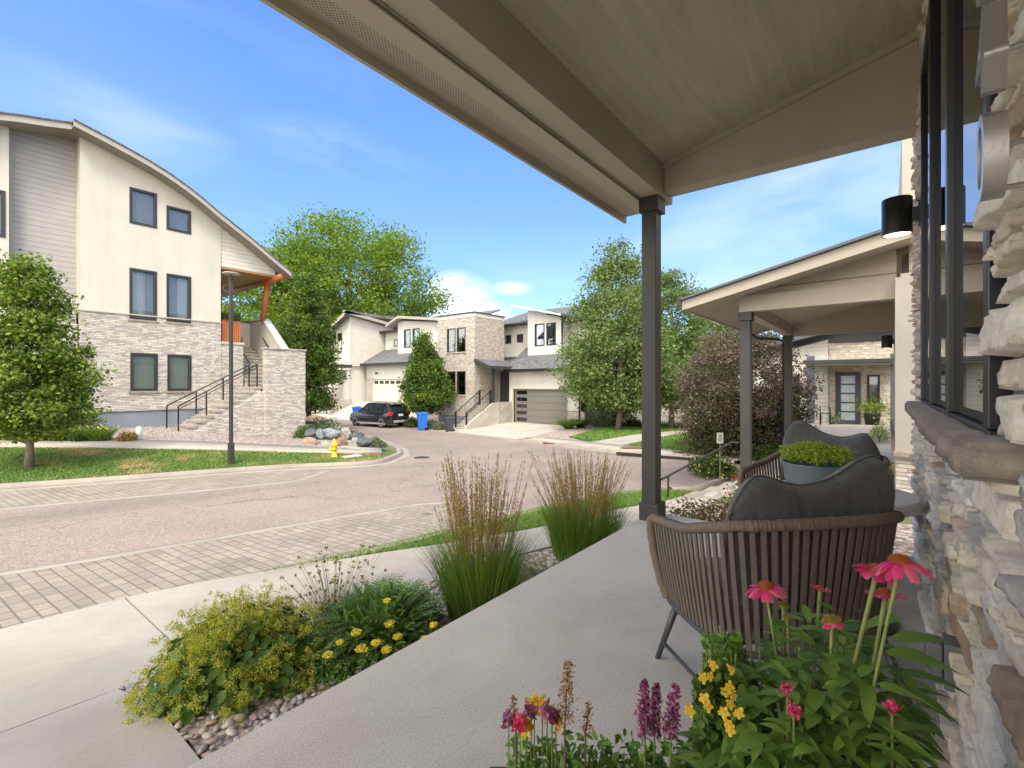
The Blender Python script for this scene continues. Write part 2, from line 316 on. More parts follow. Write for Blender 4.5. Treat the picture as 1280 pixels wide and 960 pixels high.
class MB:
    """collects simple solids into one mesh"""
    def __init__(s): s.v = []; s.f = []
    def add(s, v, f):
        n = len(s.v); s.v += [tuple(q) for q in v]; s.f += [tuple(i+n for i in q) for q in f]; return s
    def box(s, x0, x1, y0, y1, z0, z1):
        x0, x1 = sorted((x0, x1)); y0, y1 = sorted((y0, y1)); z0, z1 = sorted((z0, z1))
        v = [(x0, y0, z0), (x1, y0, z0), (x1, y1, z0), (x0, y1, z0), (x0, y0, z1), (x1, y0, z1), (x1, y1, z1), (x0, y1, z1)]
        return s.add(v, [(0, 3, 2, 1), (4, 5, 6, 7), (0, 1, 5, 4), (1, 2, 6, 5), (2, 3, 7, 6), (3, 0, 4, 7)])
    def hexa(s, b, t):
        return s.add(list(b)+list(t), [(0, 3, 2, 1), (4, 5, 6, 7), (0, 1, 5, 4), (1, 2, 6, 5), (2, 3, 7, 6), (3, 0, 4, 7)])
    def prism(s, poly, axis, a, b):
        """poly: (p,q) outline; axis 'x': p=y,q=z; 'y': p=x,q=z; 'z': p=x,q=y"""
        def pt(p, q, t): return (t, p, q) if axis == 'x' else (p, t, q) if axis == 'y' else (p, q, t)
        n = len(poly); v = [pt(p, q, a) for p, q in poly]+[pt(p, q, b) for p, q in poly]
        f = [tuple(range(n))[::-1], tuple(range(n, 2*n))]+[(i, (i+1) % n, (i+1) % n+n, i+n) for i in range(n)]
        return s.add(v, f)
    def tube(s, pts, r, n=8, closed=False, cap=True):
        pts = [Vector(p) for p in pts]; N = len(pts); rr = r if hasattr(r, '__len__') else [r]*N
        up = Vector((0, 0, 1)); rings = []; prev = None
        for i, p in enumerate(pts):
            if closed: d = pts[(i+1) % N]-pts[i-1]
            else: d = pts[min(i+1, N-1)]-pts[max(i-1, 0)]
            d.normalize()
            if prev is None: a = d.cross(up if abs(d.z) < .9 else Vector((1, 0, 0)))
            else: a = prev-d*prev.dot(d)
            a.normalize(); prev = a; b = d.cross(a)
            rings.append([p+(a*math.cos(2*math.pi*k/n)+b*math.sin(2*math.pi*k/n))*rr[i] for k in range(n)])
        v = [q for g in rings for q in g]; f = []
        for i in range(N if closed else N-1):
            j = (i+1) % N
            for k in range(n): f.append((i*n+k, i*n+(k+1) % n, j*n+(k+1) % n, j*n+k))
        if cap and not closed: f += [tuple(range(n))[::-1], tuple(range((N-1)*n, N*n))]
        return s.add(v, f)
    def lathe(s, prof, n=24, c=(0, 0, 0), ax='z'):
        v = []; f = []
        for r, z in prof:
            for k in range(n):
                a = 2*math.pi*k/n; p = (r*math.cos(a), r*math.sin(a), z)
                if ax == 'x': p = (p[2], p[0], p[1])
                if ax == 'y': p = (p[0], p[2], p[1])
                v.append((p[0]+c[0], p[1]+c[1], p[2]+c[2]))
        m = len(prof)
        for i in range(m-1):
            for k in range(n): f.append((i*n+k, i*n+(k+1) % n, (i+1)*n+(k+1) % n, (i+1)*n+k))
        f += [tuple(range(n))[::-1], tuple(range((m-1)*n, m*n))]
        return s.add(v, f)
    def build(s, name, m, parent=None, smooth=False, bevel=0, seg=2):
        me = bpy.data.meshes.new(name); me.from_pydata(s.v, [], s.f)
        bm = bmesh.new(); bm.from_mesh(me); bmesh.ops.recalc_face_normals(bm, faces=bm.faces)
        bm.to_mesh(me); bm.free()
        return link(name, me, m, parent, smooth, bevel, seg)
def npmesh(name, V, F, m, parent=None, smooth=False):
    """V (n,3) array, F (m,k) array"""
    me = bpy.data.meshes.new(name); k = F.shape[1]
    me.vertices.add(len(V)); me.vertices.foreach_set('co', np.asarray(V, dtype=np.float32).ravel())
    me.loops.add(F.size); me.loops.foreach_set('vertex_index', F.astype(np.int32).ravel())
    me.polygons.add(len(F)); me.polygons.foreach_set('loop_start', np.arange(0, F.size, k, dtype=np.int32))
    me.update(calc_edges=True); me.validate()
    return link(name, me, m, parent, smooth)
# ------------------------------------------------------------------ terrain
def sm(t): t = np.clip(t, 0, 1); return t*t*(3-2*t)
DL = np.array([(-30, 23.2), (-15, 19.5), (1.11, 14.75), (2.19, 14.35), (3.83, 13.85), (5.25, 13.45), (6.6, 12.9), (7.47, 12.3), (8.14, 11.95), (8.8, 11.95), (9.36, 12.3), (10.3, 13.0), (10.95, 13.8), (11.6, 14.7), (12.3, 16.0), (13.6, 18.6), (15.2, 23), (16.3, 28), (16.9, 34), (17, 50)])
EL = np.array([(15.1, 3.55), (15.5, 5), (15.8, 7.2), (16.3, 9.2), (17.1, 11.5), (17.8, 14), (19.0, 16.6), (19.8, 21), (20.9, 25.7), (21.2, 30), (21.3, 50)])
def seg_dist(x, y, P):
    best = np.full(np.shape(x), 1e9); side = np.zeros(np.shape(x))
    for (x0, y0), (x1, y1) in zip(P[:-1], P[1:]):
        dx, dy = x1-x0, y1-y0; L = dx*dx+dy*dy
        t = np.clip(((x-x0)*dx+(y-y0)*dy)/L, 0, 1)
        d = np.hypot(x-x0-t*dx, y-y0-t*dy); s = np.sign(dx*(y-y0)-dy*(x-x0))
        u = d < best; best = np.where(u, d, best); side = np.where(u, s, side)
    return best*side          # positive on the left of the line's direction
def H(x, y):
    x = np.asarray(x, dtype=float); y = np.asarray(y, dtype=float)
    Yd = .7837*x+.6211*y
    z = -.6-.035*(28*(1-np.exp(-np.clip(Yd, 0, 80)/28*1.0)) if False else np.minimum(np.clip(Yd, 0, 200), 28+.0*Yd))
    dD = seg_dist(x, y, DL)                       # positive beyond the far kerb
    k = .05+.047*(1-sm((x-5.5)/4.5))
    z = z+np.where(dD > 0, np.minimum(dD, 11)*k*sm(dD/2)+.0*dD, 0)
    # mound held by the boulders
    z = z+.75*np.exp(-(((x-14.3)/2.2)**2+((y-24.0)/3.6)**2))*(dD > 0)*sm(dD/1.6)
    dE = -seg_dist(x, y, EL)                      # positive beyond the east kerb
    z = z+np.where(dE > 0, .22*sm(dE/6), 0)*sm((y-2)/3)
    z = z+.85*sm((x-18.5)/3)*sm((7.5-y)/4)
    z = z+1.1*sm((x-20.9)/4.0)*sm((y-26)/4)
    z = z+.22*sm((4.0-y)/1.0)*sm((7.5-x)/3)*sm((y+20)/3)
    z = z+.25*sm((3.2-y)/1.5)*sm((x-6)/3)*(1-sm((x-18.5)/3))
    return z
def h(x, y): return float(H(x, y))
def gridmesh(name, xs, ys, off, m):
    X, Y = np.meshgrid(xs, ys, indexing='ij'); V = np.stack([X.ravel(), Y.ravel(), (H(X, Y)+off).ravel()], 1)
    nx, ny = len(xs), len(ys); i, j = np.meshgrid(np.arange(nx-1), np.arange(ny-1), indexing='ij'); a = (i*ny+j).ravel()
    return npmesh(name, V, np.stack([a, a+ny, a+ny+1, a+1], 1), m, smooth=True)
def axis(lo, hi, st): return np.arange(lo, hi+1e-6, st)
far = np.array([12, 25, 50, 100, 200, 400, 900, 2000.])
gx = np.concatenate([-20-far[::-1], axis(-20, 60, .5), 60+far]); gy = np.concatenate([-20-far[::-1], axis(-20, 60, .5), 60+far])
tag(gridmesh('ground', gx, gy, -.012, 'ground'), kind='structure')
def drape(name, poly, off, m, res=.5, skirt=.15, kind='structure', parent=None, drop=0):
    bm = bmesh.new(); n = len(poly)
    cv, _, cf_, *_r = delaunay_2d_cdt([Vector(p[:2]) for p in poly], [(i, (i+1) % n) for i in range(n)], [list(range(n))], 1, 1e-5)
    vs = [bm.verts.new((p[0], p[1], 0)) for p in cv]
    for q in cf_: bm.faces.new([vs[i] for i in q])
    xs = [p[0] for p in poly]; ys = [p[1] for p in poly]
    for lo, hi, no in ((min(xs), max(xs), (1, 0, 0)), (min(ys), max(ys), (0, 1, 0))):
        t = math.ceil(lo/res)*res
        while t < hi:
            if t > lo+1e-4: bmesh.ops.bisect_plane(bm, geom=bm.verts[:]+bm.edges[:]+bm.faces[:], plane_co=(t if no[0] else 0, t if no[1] else 0, 0), plane_no=no, dist=1e-5)
            t += res
    bmesh.ops.remove_doubles(bm, verts=bm.verts, dist=1e-4)
    bmesh.ops.recalc_face_normals(bm, faces=bm.faces)
    bm.normal_update(); bmesh.ops.reverse_faces(bm, faces=[q for q in bm.faces if q.normal.z < 0])
    be = [e for e in bm.edges if len(e.link_faces) == 1]
    co = np.array([v.co[:] for v in bm.verts]); z = H(co[:, 0], co[:, 1])+off
    for v, q in zip(bm.verts, z): v.co.z = q
    if skirt:
        r = bmesh.ops.extrude_edge_only(bm, edges=be)
        for v in [g for g in r['geom'] if isinstance(g, bmesh.types.BMVert)]: v.co.z -= skirt
    me = bpy.data.meshes.new(name); bm.to_mesh(me); bm.free()
    o = link(name, me, m, parent)
    if kind and not parent: o['kind'] = kind
    return o
def offs(P, d):
    """polyline moved sideways by d (left positive)"""
    P = [Vector(p[:2]) for p in P]; out = []
    for i, p in enumerate(P):
        t = (P[min(i+1, len(P)-1)]-P[max(i-1, 0)]).normalized(); out.append((p.x-t.y*d, p.y+t.x*d))
    return out
def ribbon(name, P, d0, d1, off, m, skirt=.15):
    """strip that follows a line, with a vertical face on both sides"""
    Q = [np.array(P[0][:2], float)]
    for a, b in zip(P[:-1], P[1:]):
        a, b = np.array(a[:2], float), np.array(b[:2], float); k = max(1, int(np.hypot(*(b-a))/.4)); Q += [a+(b-a)*(j+1)/k for j in range(k)]
    A = np.array(offs([tuple(q) for q in Q], d0)); B = np.array(offs([tuple(q) for q in Q], d1)); M_ = (A+B)/2; n = len(Q)
    zA, zM, zB = (H(q[:, 0], q[:, 1])+off for q in (A, M_, B))
    V = np.concatenate([np.column_stack([A, zA-skirt]), np.column_stack([A, zA]), np.column_stack([M_, zM]), np.column_stack([B, zB]), np.column_stack([B, zB-skirt])])
    i = np.arange(n-1); F = np.concatenate([np.stack([r*n+i, r*n+i+1, (r+1)*n+i+1, (r+1)*n+i], 1) for r in range(4)])
    return tag(npmesh(name, V, F, m), kind='structure')
def smooth_line(P, n=4):
    """Catmull-Rom through P"""
    P0 = [np.array(p, float) for p in P]; P = [P0[0]]
    for a, b in zip(P0[:-1], P0[1:]):
        k = max(1, int(np.hypot(*(b-a)[:2])/2.5)); P += [a+(b-a)*(j+1)/k for j in range(k)]
    Q = [2*P[0]-P[1]]+P+[2*P[-1]-P[-2]]; out = []
    for i in range(1, len(Q)-2):
        for t in np.linspace(0, 1, n, endpoint=False):
            a, b, c, d = Q[i-1:i+3]
            out.append(tuple(.5*((2*b)+(-a+c)*t+(2*a-5*b+4*c-d)*t*t+(-a+3*b-3*c+d)*t**3)))
    return out+[tuple(P[-1])]
A_ = [(-15, 5.95), (.43, 5.70), (1.24, 5.69), (1.82, 5.56), (2.38, 5.36)]
STOP = smooth_line([(2.38, 5.36), (2.96, 5.22), (4.82, 4.98), (6.03, 4.84), (6.86, 4.72), (7.62, 4.58), (8.8, 4.28), (9.5, 3.95), (9.95, 3.6)])
SLOW = smooth_line([(2.38, 5.33), (2.89, 5.12), (3.5, 4.9), (4.34, 4.52), (4.9, 4.34), (5.7, 4.03), (7.46, 3.66), (8.6, 3.25), (9.95, 3.1)])
B_ = [(-15, 8.9), (.56, 7.54), (1.22, 7.38), (2.66, 7.16), (4.19, 6.92), (5.64, 6.68), (6.15, 6.35), (6.2, 4.86)]
C_ = [(-15, 16.4), (.9, 12.05), (1.95, 11.77), (2.87, 11.46), (4.08, 11.13), (5.63, 10.79), (7.0, 11.8)]
DR = [tuple(p) for p in DL if p[0] > -16]; dl = smooth_line(DR, 3)
ELs = smooth_line([tuple(p) for p in EL], 3)
stop_r = [p for p in STOP if p[0] > 6.1]
road = B_[:-1]+[(6.2, 4.82)]+stop_r+[(10.1, 3.3), (12, 3.15), (15.1, 3.3)]+ELs+[p for p in dl[::-1] if p[0] > 7.2]+C_[::-1]
tag(drape('road', road, .012, 'asphalt', res=.5, skirt=0), kind='structure')
drape('near_pavers', A_+[p for p in STOP if p[0] < 6.15 and p[0] > 2.4]+[(6.15, 4.86), (6.1, 6.3)]+B_[:-2][::-1], .016, 'pavers', skirt=0)
dleft = [p for p in dl if p[0] < 7.2]
drape('far_pavers', C_+[(7.05, 12.3)]+dleft[::-1], .016, 'pavers', skirt=0)
for k, P in enumerate((B_, C_)): ribbon('paver_edging', P, -.08, .08, .022, 'kerb', skirt=.02)
ribbon('gutter', dl, -.36, .01, .022, 'kerb', skirt=.05)
ribbon('kerb', dl, 0, .17, .12, 'kerb', skirt=.14)
ribbon('kerb', STOP, -.13, 0.0, .035, 'kerb', skirt=.05)
ribbon('kerb', [(9.9, 3.62), (10.3, 3.25), (12, 3.05), (15.1, 3.2)], -.18, 0, .08, 'kerb', skirt=.1)
ribbon('gutter', ELs, -.02, .3, .022, 'kerb', skirt=.04)
ribbon('kerb', [p for p in ELs if p[1] < 13.5], -.16, -.02, .10, 'kerb', skirt=.12)
# near sidewalk in poured panels
WLOW = [(-3, 3.9), (.82, 3.9), (2.5, 3.62), (4.3, 3.02), (6, 2.6), (7.5, 2.35), (9.95, 2.25)]
WUP = [(-15, 5.93), (.43, 5.69), (1.24, 5.68), (1.82, 5.55)]+SLOW
def interp(P, x): return float(np.interp(x, [p[0] for p in P], [p[1] for p in P]))
xs = [-12.2, -9, -5.8, -2.6, -.6, 1.23, 3.05, 4.85, 6.65, 8.4, 9.95]
for a, b in zip(xs[:-1], xs[1:]):
    t = [a+.006]+[q for q in np.linspace(a, b, 7)[1:-1]]+[b-.006]
    drape('sidewalk', [(q, interp(WLOW, q)+.0) for q in t]+[(q, interp(WUP, q)-.012) for q in t[::-1]], .03, 'walk', skirt=.06)
drape('entry_walk', [(-1.4, 1.9), (.81, 1.9), (.81, 3.888), (-1.4, 3.888)], .03, 'walk', skirt=.06)
# far side: lawn, walk, gravel bank
FW = [(-15, 26), (1.2, 19.9), (3.0, 18.5), (6.3, 15.7), (8.3, 13.85), (9.7, 13.55), (10.3, 14.1), (11.2, 15.6), (12.6, 18.4), (14.2, 23)]
dk = [p for p in dl if p[0] < 9.5]
drape('far_lawn', offs(dk, .17)+[(9.6, 13.4)]+[(p[0], p[1]) for p in FW[::-1] if p[0] < 9.8], .10, 'lawn', skirt=.12)
ribbon('far_sidewalk', smooth_line(FW), 0, 1.35, .125, 'walk', skirt=.1)
gr = offs(smooth_line(FW), 1.35)
drape('gravel_bank', [p for p in gr if p[0] > -12]+[(15.8, 30), (3, 34), (-12, 30)], .105, 'gravel', skirt=.1)
# east side
drape('driveway', [(19.95, 21.6), (19.4, 18.6), (18.5, 15.6), (17.9, 13.9), (25.6, 14.9), (25.6, 20.3), (21.2, 20.5), (21.0, 21.5)], .04, 'drive', skirt=.06)
drape('driveway', [(21.0, 26.4), (21.25, 31), (21.3, 40), (25.7, 37.1), (25.7, 28.7)], .04, 'drive', skirt=.06)
ribbon('east_sidewalk', [p for p in ELs if p[1] < 14.0], -1.35, -.16, .105, 'walk', skirt=.1)
drape('garden_path', [(17.9, 9.9), (20, 9.5), (23.5, 8.75), (27.8, 7.5), (34, 4.5), (34, 3.4), (27.6, 6.4), (24.5, 7.4), (20.9, 7.75), (17.4, 8.2)], .11, 'walk', skirt=.1)
drape('east_lawn', [(19.3, 11.9), (24, 12.7), (29, 13.4), (33, 9), (34, 4.6), (27.8, 7.52), (23.5, 8.77), (20, 9.52), (18.3, 9.95)], .10, 'lawn2', skirt=.1)
drape('east_lawn', [(17.25, 8.15), (20.9, 7.72), (24.5, 7.37), (25.2, 7.1), (23.1, 6.2), (20, 5.6), (16.95, 5.2)], .10, 'lawn2', skirt=.1)
drape('gravel_bed', [(18.0, 10.1), (19.3, 11.9), (24, 12.75), (29, 13.45), (40, 20), (40, 24), (26, 14.8), (18.4, 13.8)], .09, 'gravel', skirt=.1)
drape('gravel_bed', [(20, 21.7), (21.0, 21.55), (25, 21.6), (25, 28.6), (21.1, 26.3)], .06, 'gravel', skirt=.1)
drape('grass_strip', STOP+SLOW[::-1], .02, 'lawn2', skirt=.03)
drape('planting_bed', [(.83, 1.9), (.83, 3.89), (2.5, 3.61), (4.3, 3.01), (6, 2.59), (7.5, 2.34), (8.3, 2.2), (8.3, -1), (4.9, -1), (4.9, 1.9)], .015, 'gravel', skirt=.03)
# ---- blades, leaves
def rand_dirs(n, up=0.0):
    d = rng.normal(size=(n, 3)); d[:, 2] += up; return d/np.linalg.norm(d, axis=1, keepdims=True)
def leaves(name, P, size, m, parent=None, up=.6, aspect=.5, var_=.35, out=None, outw=0.0, droop=0.0, six=False, fold=.22):
    """one small folded leaf per point; out = outward directions"""
    P = np.asarray(P, float); n = len(P); N = rand_dirs(n, up)
    A = rand_dirs(n); 
    if out is not None: A = A+out*outw
    A[:, 2] -= droop; A -= N*(A*N).sum(1, keepdims=True); A /= np.linalg.norm(A, axis=1, keepdims=True)
    B = np.cross(N, A); s = (size*(1+var_*rng.uniform(-1, 1, n)))[:, None]; w = s*aspect*.5
    if not six:
        V = np.stack([P-A*s*.5, P+B*w-A*s*.05+N*s*fold*.5, P+A*s*.5, P-B*w-A*s*.05+N*s*fold*.5], 1).reshape(-1, 3)
        i = np.arange(n)*4; F = np.concatenate([np.stack([i, i+1, i+2], 1), np.stack([i, i+2, i+3], 1)])
    else:
        V = np.stack([P-A*s*.5, P+B*w*.85-A*s*.22+N*s*fold*.4, P+B*w*.8+A*s*.2+N*s*fold*.3, P+A*s*.52-N*s*.08, P-B*w*.8+A*s*.2+N*s*fold*.3, P-B*w*.85-A*s*.22+N*s*fold*.4], 1).reshape(-1, 3)
        i = np.arange(n)*6; F = np.concatenate([np.stack([i, i+1, i+2, i+3], 1), np.stack([i, i+3, i+4, i+5], 1)])
    return npmesh(name, V, F, m, parent)
def blades(name, base, ln, width, m, parent=None, lean=None, bend=.5, seg=4, leanamt=.3, taper=1.0):
    """curved tapering strips growing from base points"""
    base = np.asarray(base, float); n = len(base); ln = np.broadcast_to(ln, n).astype(float)
    a = rng.uniform(0, 2*np.pi, n)
    D = np.stack([np.cos(a), np.sin(a), np.zeros(n)], 1) if lean is None else np.asarray(lean, float)
    amt = leanamt*rng.uniform(.2, 1, n)[:, None]; bd = bend*rng.uniform(.3, 1.1, n)[:, None]
    yaw = rng.uniform(0, 2*np.pi, n); S = np.stack([np.cos(yaw), np.sin(yaw), np.zeros(n)], 1)
    V = []
    for k in range(seg+1):
        t = k/seg; p = base+D*(amt*t+bd*t*t)*ln[:, None]; p[:, 2] += ln*(t-.35*bd[:, 0]*t*t)
        w = (width*(1-t**1.5*.93)*(.7+.3*min(1, t*4)))
        V += [p-S*w/2, p+S*w/2]
    V = np.stack(V, 1).reshape(-1, 3); i = np.arange(n)*2*(seg+1)
    F = np.concatenate([np.stack([i+2*k, i+2*k+1, i+2*k+3, i+2*k+2], 1) for k in range(seg)])
    return npmesh(name, V, F, m, parent)
def inpoly(P, poly):
    x, y = P[:, 0], P[:, 1]; c = np.zeros(len(P), bool); q = poly; j = len(q)-1
    for i in range(len(q)):
        xi, yi = q[i][:2]; xj, yj = q[j][:2]
        c ^= ((yi > y) != (yj > y)) & (x < (xj-xi)*(y-yi)/((yj-yi) or 1e-9)+xi); j = i
    return c
def scatter(poly, n):
    xs = [p[0] for p in poly]; ys = [p[1] for p in poly]; out = np.zeros((0, 2))
    while len(out) < n:
        q = np.stack([rng.uniform(min(xs), max(xs), n*2), rng.uniform(min(ys), max(ys), n*2)], 1); out = np.concatenate([out, q[inpoly(q, poly)]])
    return out[:n]
def grassmat(name, dry):
    m = NT(name); k = m.island(); g = m.ramp(k, [(0, (.05, .105, .014)), (.55, (.115, .215, .028)), (1, (.20, .30, .055))])
    f = m.math('ADD', m.noise(.8, 7, rough=.65), m.math('MULTIPLY', m.math('SUBTRACT', k, .5), .12))
    m.col(m.mix(m.ramp(f, [(dry, (0, 0, 0)), (dry+.12, (1, 1, 1))]), g, (.42, .32, .13))); m.setp(Roughness=.7)
    return m.m
M['blade'] = grassmat('green blades', .68); M['blade_dry'] = grassmat('patchy blades', .50)
def lawn(name, poly, n, ln, w, m, off):
    q = scatter(poly, n); z = H(q[:, 0], q[:, 1])+off
    o = blades(name, np.column_stack([q, z]), ln*rng.uniform(.5, 1.2, n), w, m, bend=.6, seg=2, leanamt=.5)
    return tag(o, kind='stuff', cat='grass')
tag(lawn('lawn_grass', STOP+SLOW[::-1], 42000, .055, .006, 'blade', .015), 'short green mown grass on the strip between kerb and near sidewalk')
tag(lawn('lawn_grass', [p for p in offs(dk, .2) if p[0] > .3]+[(9.5, 13.35)]+[(p[0], p[1]-.05) for p in FW[::-1] if 1 < p[0] < 9.5], 60000, .07, .014, 'blade_dry', .09), 'patchy green and straw coloured lawn around the lamp post and hydrant')
tag(lawn('lawn_grass', [(19.3, 11.8), (24, 12.6), (28, 13.0), (31, 9), (27.8, 7.6), (23.5, 8.85), (20, 9.6), (18.4, 10.05)], 30000, .08, .03, 'blade', .09), 'green lawn under the pale green trees beyond the street')
tag(lawn('lawn_grass', [(17.35, 8.05), (20.9, 7.65), (24.5, 7.3), (25, 7.1), (23.1, 6.3), (20, 5.7), (17.05, 5.3)], 20000, .08, .03, 'blade', .09), 'small triangle of green lawn below the garden path')
# ------------------------------------------------------------------ wall and window builders
def pt_on(ax, c, a, z): return (c, a, z) if ax == 'x' else (a, c, z)
def wallpanel(ax, c, t, a0, a1, zb, top, holes=(), cuts=()):
    """wall in the plane ax=c, going back by t (signed); top: z or [(a, z), ...]; holes (a0,a1,z0,z1)"""
    mb = MB(); prof = top if hasattr(top, '__len__') else [(a0, top), (a1, top)]
    T = lambda a: float(np.interp(a, [p[0] for p in prof], [p[1] for p in prof]))
    br = sorted({round(q, 4) for q in [a0, a1]+[p[0] for p in prof]+[v for H_ in holes for v in H_[:2]] if a0-1e-6 <= q <= a1+1e-6})
    for l, r in zip(br[:-1], br[1:]):
        mid = (l+r)/2; segs = []; z = zb
        for hh in sorted([q for q in holes if q[0] < mid < q[1]], key=lambda q: q[2]):
            if hh[2] > z+1e-5: segs.append(((z, z), (hh[2], hh[2])))
            z = hh[3]
        segs.append(((z, z), (T(l), T(r))))
        for (b0, b1), (t0, t1) in segs:
            if t0 <= b0+1e-4 and t1 <= b1+1e-4: continue
            P = [(l, b0), (r, b1), (r, t1), (l, t0)]
            mb.prism(P, 'x' if ax == 'x' else 'y', c, c+t)
    return mb
def window(parent, ax, c, face, a0, a1, z0, z1, back=None, fr=.07, sill=None, mull=(), glass='glass', name='window', depth=.09, trim=True, bars=()):
    """face = +1/-1: side the window looks to; frame 2.5 cm proud of the wall"""
    f = face; m = MB(); p = .025 if trim else -.02
    def bx(l, r, b, t, d0, d1, q=None):
        q = q or m
        return q.box(c+f*d0, c+f*d1, l, r, b, t) if ax == 'x' else q.box(l, r, c+f*d0, c+f*d1, b, t)
    bx(a0, a1, z1-fr, z1, -depth, p); bx(a0, a1, z0, z0+fr, -depth, p); bx(a0, a0+fr, z0+fr, z1-fr, -depth, p); bx(a1-fr, a1, z0+fr, z1-fr, -depth, p)
    for q in mull: bx(q-fr/2, q+fr/2, z0+fr, z1-fr, -depth, p-.01)
    for q in bars: bx(a0+fr, a1-fr, q-fr/2, q+fr/2, -depth, p-.01)
    w = m.build(name, 'frame', parent)
    g = MB(); bx(a0+fr*.6, a1-fr*.6, z0+fr*.6, z1-fr*.6, -.055, -.049, g); g.build('pane', glass, w)
    if back:
        b = MB(); d = -.35 if back == 'room' else -.12
        bx(a0-.02, a1+.02, z0-.02, z1+.02, d-.01, d, b); b.build('interior' if back == 'room' else 'blind', back, w)
    if back != 'room' and back:
        pass
    if sill:
        s = MB(); bx(a0-.06, a1+.06, z0-.075, z0-.004, -.02, .06, s); s.build('sill', sill, w)
    return w
def curtain(parent, ax, c, a0, a1, z0, z1, m='curtain'):
    V = []; n = 24
    for k in range(n+1):
        a = a0+(a1-a0)*k/n; d = .025*math.sin(k*1.7)+.01*math.sin(k*4.1)
        for z in (z0, z1): V.append((c+d, a, z) if ax == 'x' else (a, c+d, z))
    return MB().add(V, [(2*k, 2*k+2, 2*k+3, 2*k+1) for k in range(n)]).build('curtain', m, parent, smooth=True)
def text(body, size, loc, rot, m, parent, name, ext=.01):
    cu = bpy.data.curves.new(name, 'FONT'); cu.body = body; cu.size = size; cu.extrude = ext; cu.align_x = 'CENTER'; cu.align_y = 'CENTER'
    tmp = bpy.data.objects.new(name, cu); C.objects.link(tmp); dg = bpy.context.evaluated_depsgraph_get(); me = bpy.data.meshes.new_from_object(tmp.evaluated_get(dg)); bpy.data.objects.remove(tmp)
    me.materials.clear(); o = link(name, me, m, parent); o.location = loc; o.rotation_euler = rot
    return o

# ================================================================== the house we stand at
home = thing('porch_house', 'nearest house: rough cream stone wall and taupe porch roof on one charcoal post', 'house')
WV = -.175           # mean face of the stone
tag(MB().box(-3, 2.674, -.6, 1.86, -.62, 0).build('porch_floor', 'slab'), kind='structure')
tag(MB().box(2.685, 4.66, -.6, 1.86, -.62, 0).build('porch_floor', 'slab'), kind='structure')
tag(MB().box(2.66, 2.70, -.55, 1.85, -.6, -.012).build('joint_filler', 'room'), kind='structure')
# rough stone veneer, every stone modelled in one wall mesh
def stone_wall():
    V = []; F = []; z = -.02; row = 0; WIN = (1.42, 4.0, 1.12, 3.3)
    while z < 4.15:
        hh = rng.choice([.032, .045, .055, .07, .085, .10]); u = -1.6-rng.uniform(0, .3)
        while u < 5.32:
            L = rng.uniform(.12, .42)*(1.25 if hh > .08 else 1); u1 = min(u+L, 5.33)
            z0, z1 = z+rng.uniform(0, .006), z+hh-rng.uniform(.003, .009)
            zc = (z0+z1)/2
            if not (u1 > WIN[0] and u < WIN[1] and zc > WIN[2] and zc < WIN[3]):
                parts = [(u, u1)]
            else:
                parts = []
                if u < WIN[0]-.03: parts.append((u, WIN[0]))
                if u1 > WIN[1]+.03: parts.append((WIN[1], u1))
            for (a, b) in parts:
                if b-a < .02: continue
                near = a < 4.0 and z < 3.2 and b > .5
                nu, nz = (max(6, int((b-a)/.014)), max(6, int(hh/.0095))) if near else (4, 3)
                pr = rng.uniform(-.020, .017); tilt = rng.uniform(-.009, .009); tz = rng.uniform(-.006, .006); sk = rng.uniform(-.007, .007); ph = rng.uniform(0, 99)
                base = len(V)
                for i in range(nu+1):
                    for j in range(nz+1):
                        s, t = i/nu, j/nz
                        dd = min(min(s, 1-s)*(b-a), min(t, 1-t)*hh*1.0)+.0018*math.sin(50*s+ph); e = min(1, max(0, dd)/.0065)**.5 if 0 < i < nu and 0 < j < nz else 0
                        uu = a+(b-a)*s+.006*math.sin(ph+9*t); zz = z0+(z1-z0)*t+sk*(s-.5)*(0.6 if 0 < j < nz else .35)+.004*math.sin(ph*2+11*s+3*uu)
                        nse = max(-.010, min(.016, .55*(s-.5-.3*math.sin(ph))*.05*math.copysign(1, math.sin(ph*3)))) if s > .5+.3*math.sin(ph) else 0; nse += .0028*math.sin(27*uu+ph)*math.sin(45*zz+ph*1.3)+.0022*math.sin(83*uu+ph*2)*math.cos(97*zz+ph)+rng.normal()*.0014
                        V.append((uu, WV-.052+e*(.052+pr+tilt*(s-.5)*2+tz*(t-.5)*2+nse), zz))
                for i in range(nu):
                    for j in range(nz):
                        q = base+i*(nz+1)+j; F.append((q, q+1, q+nz+2, q+nz+1))
                # lip back to the mortar
            u = u1+rng.uniform(.003, .010)
        z += hh
    return np.array(V), np.array(F)
def stonemat():
    m = NT('rough cream stone'); k = m.island()
    c = m.ramp(k, [(0, (.76, .70, .59)), (.18, (.84, .79, .69)), (.34, (.64, .61, .56)), (.50, (.82, .75, .62)), (.64, (.70, .61, .48)), (.74, (.52, .50, .47)), (.83, (.86, .82, .73)), (.94, (.44, .33, .24))], 'CONSTANT')
    v = m.noise(14, 8, rough=.7, dist=.4)
    c = m.mix(.75, c, m.mix(m.ramp(v, [(.35, (0, 0, 0)), (.68, (1, 1, 1))]), (.62, .55, .47), (1.12, 1.1, 1.06)), 'MULTIPLY')
    c = m.mix(m.ramp(m.noise(5, 5), [(.55, (0, 0, 0)), (.75, (.35, .35, .35))]), c, (.50, .48, .46))
    m.col(c); m.setp(Roughness=.85)
    b = m.bump(m.noise(28, 9, rough=.75), .9, .010); m.bump(m.noise(160, 4), .5, .003, b); return m.m
M['stone'] = stonemat()
V_, F_ = stone_wall(); npmesh('stone_wall', V_, F_, 'stone', home, smooth=False)
core = MB()
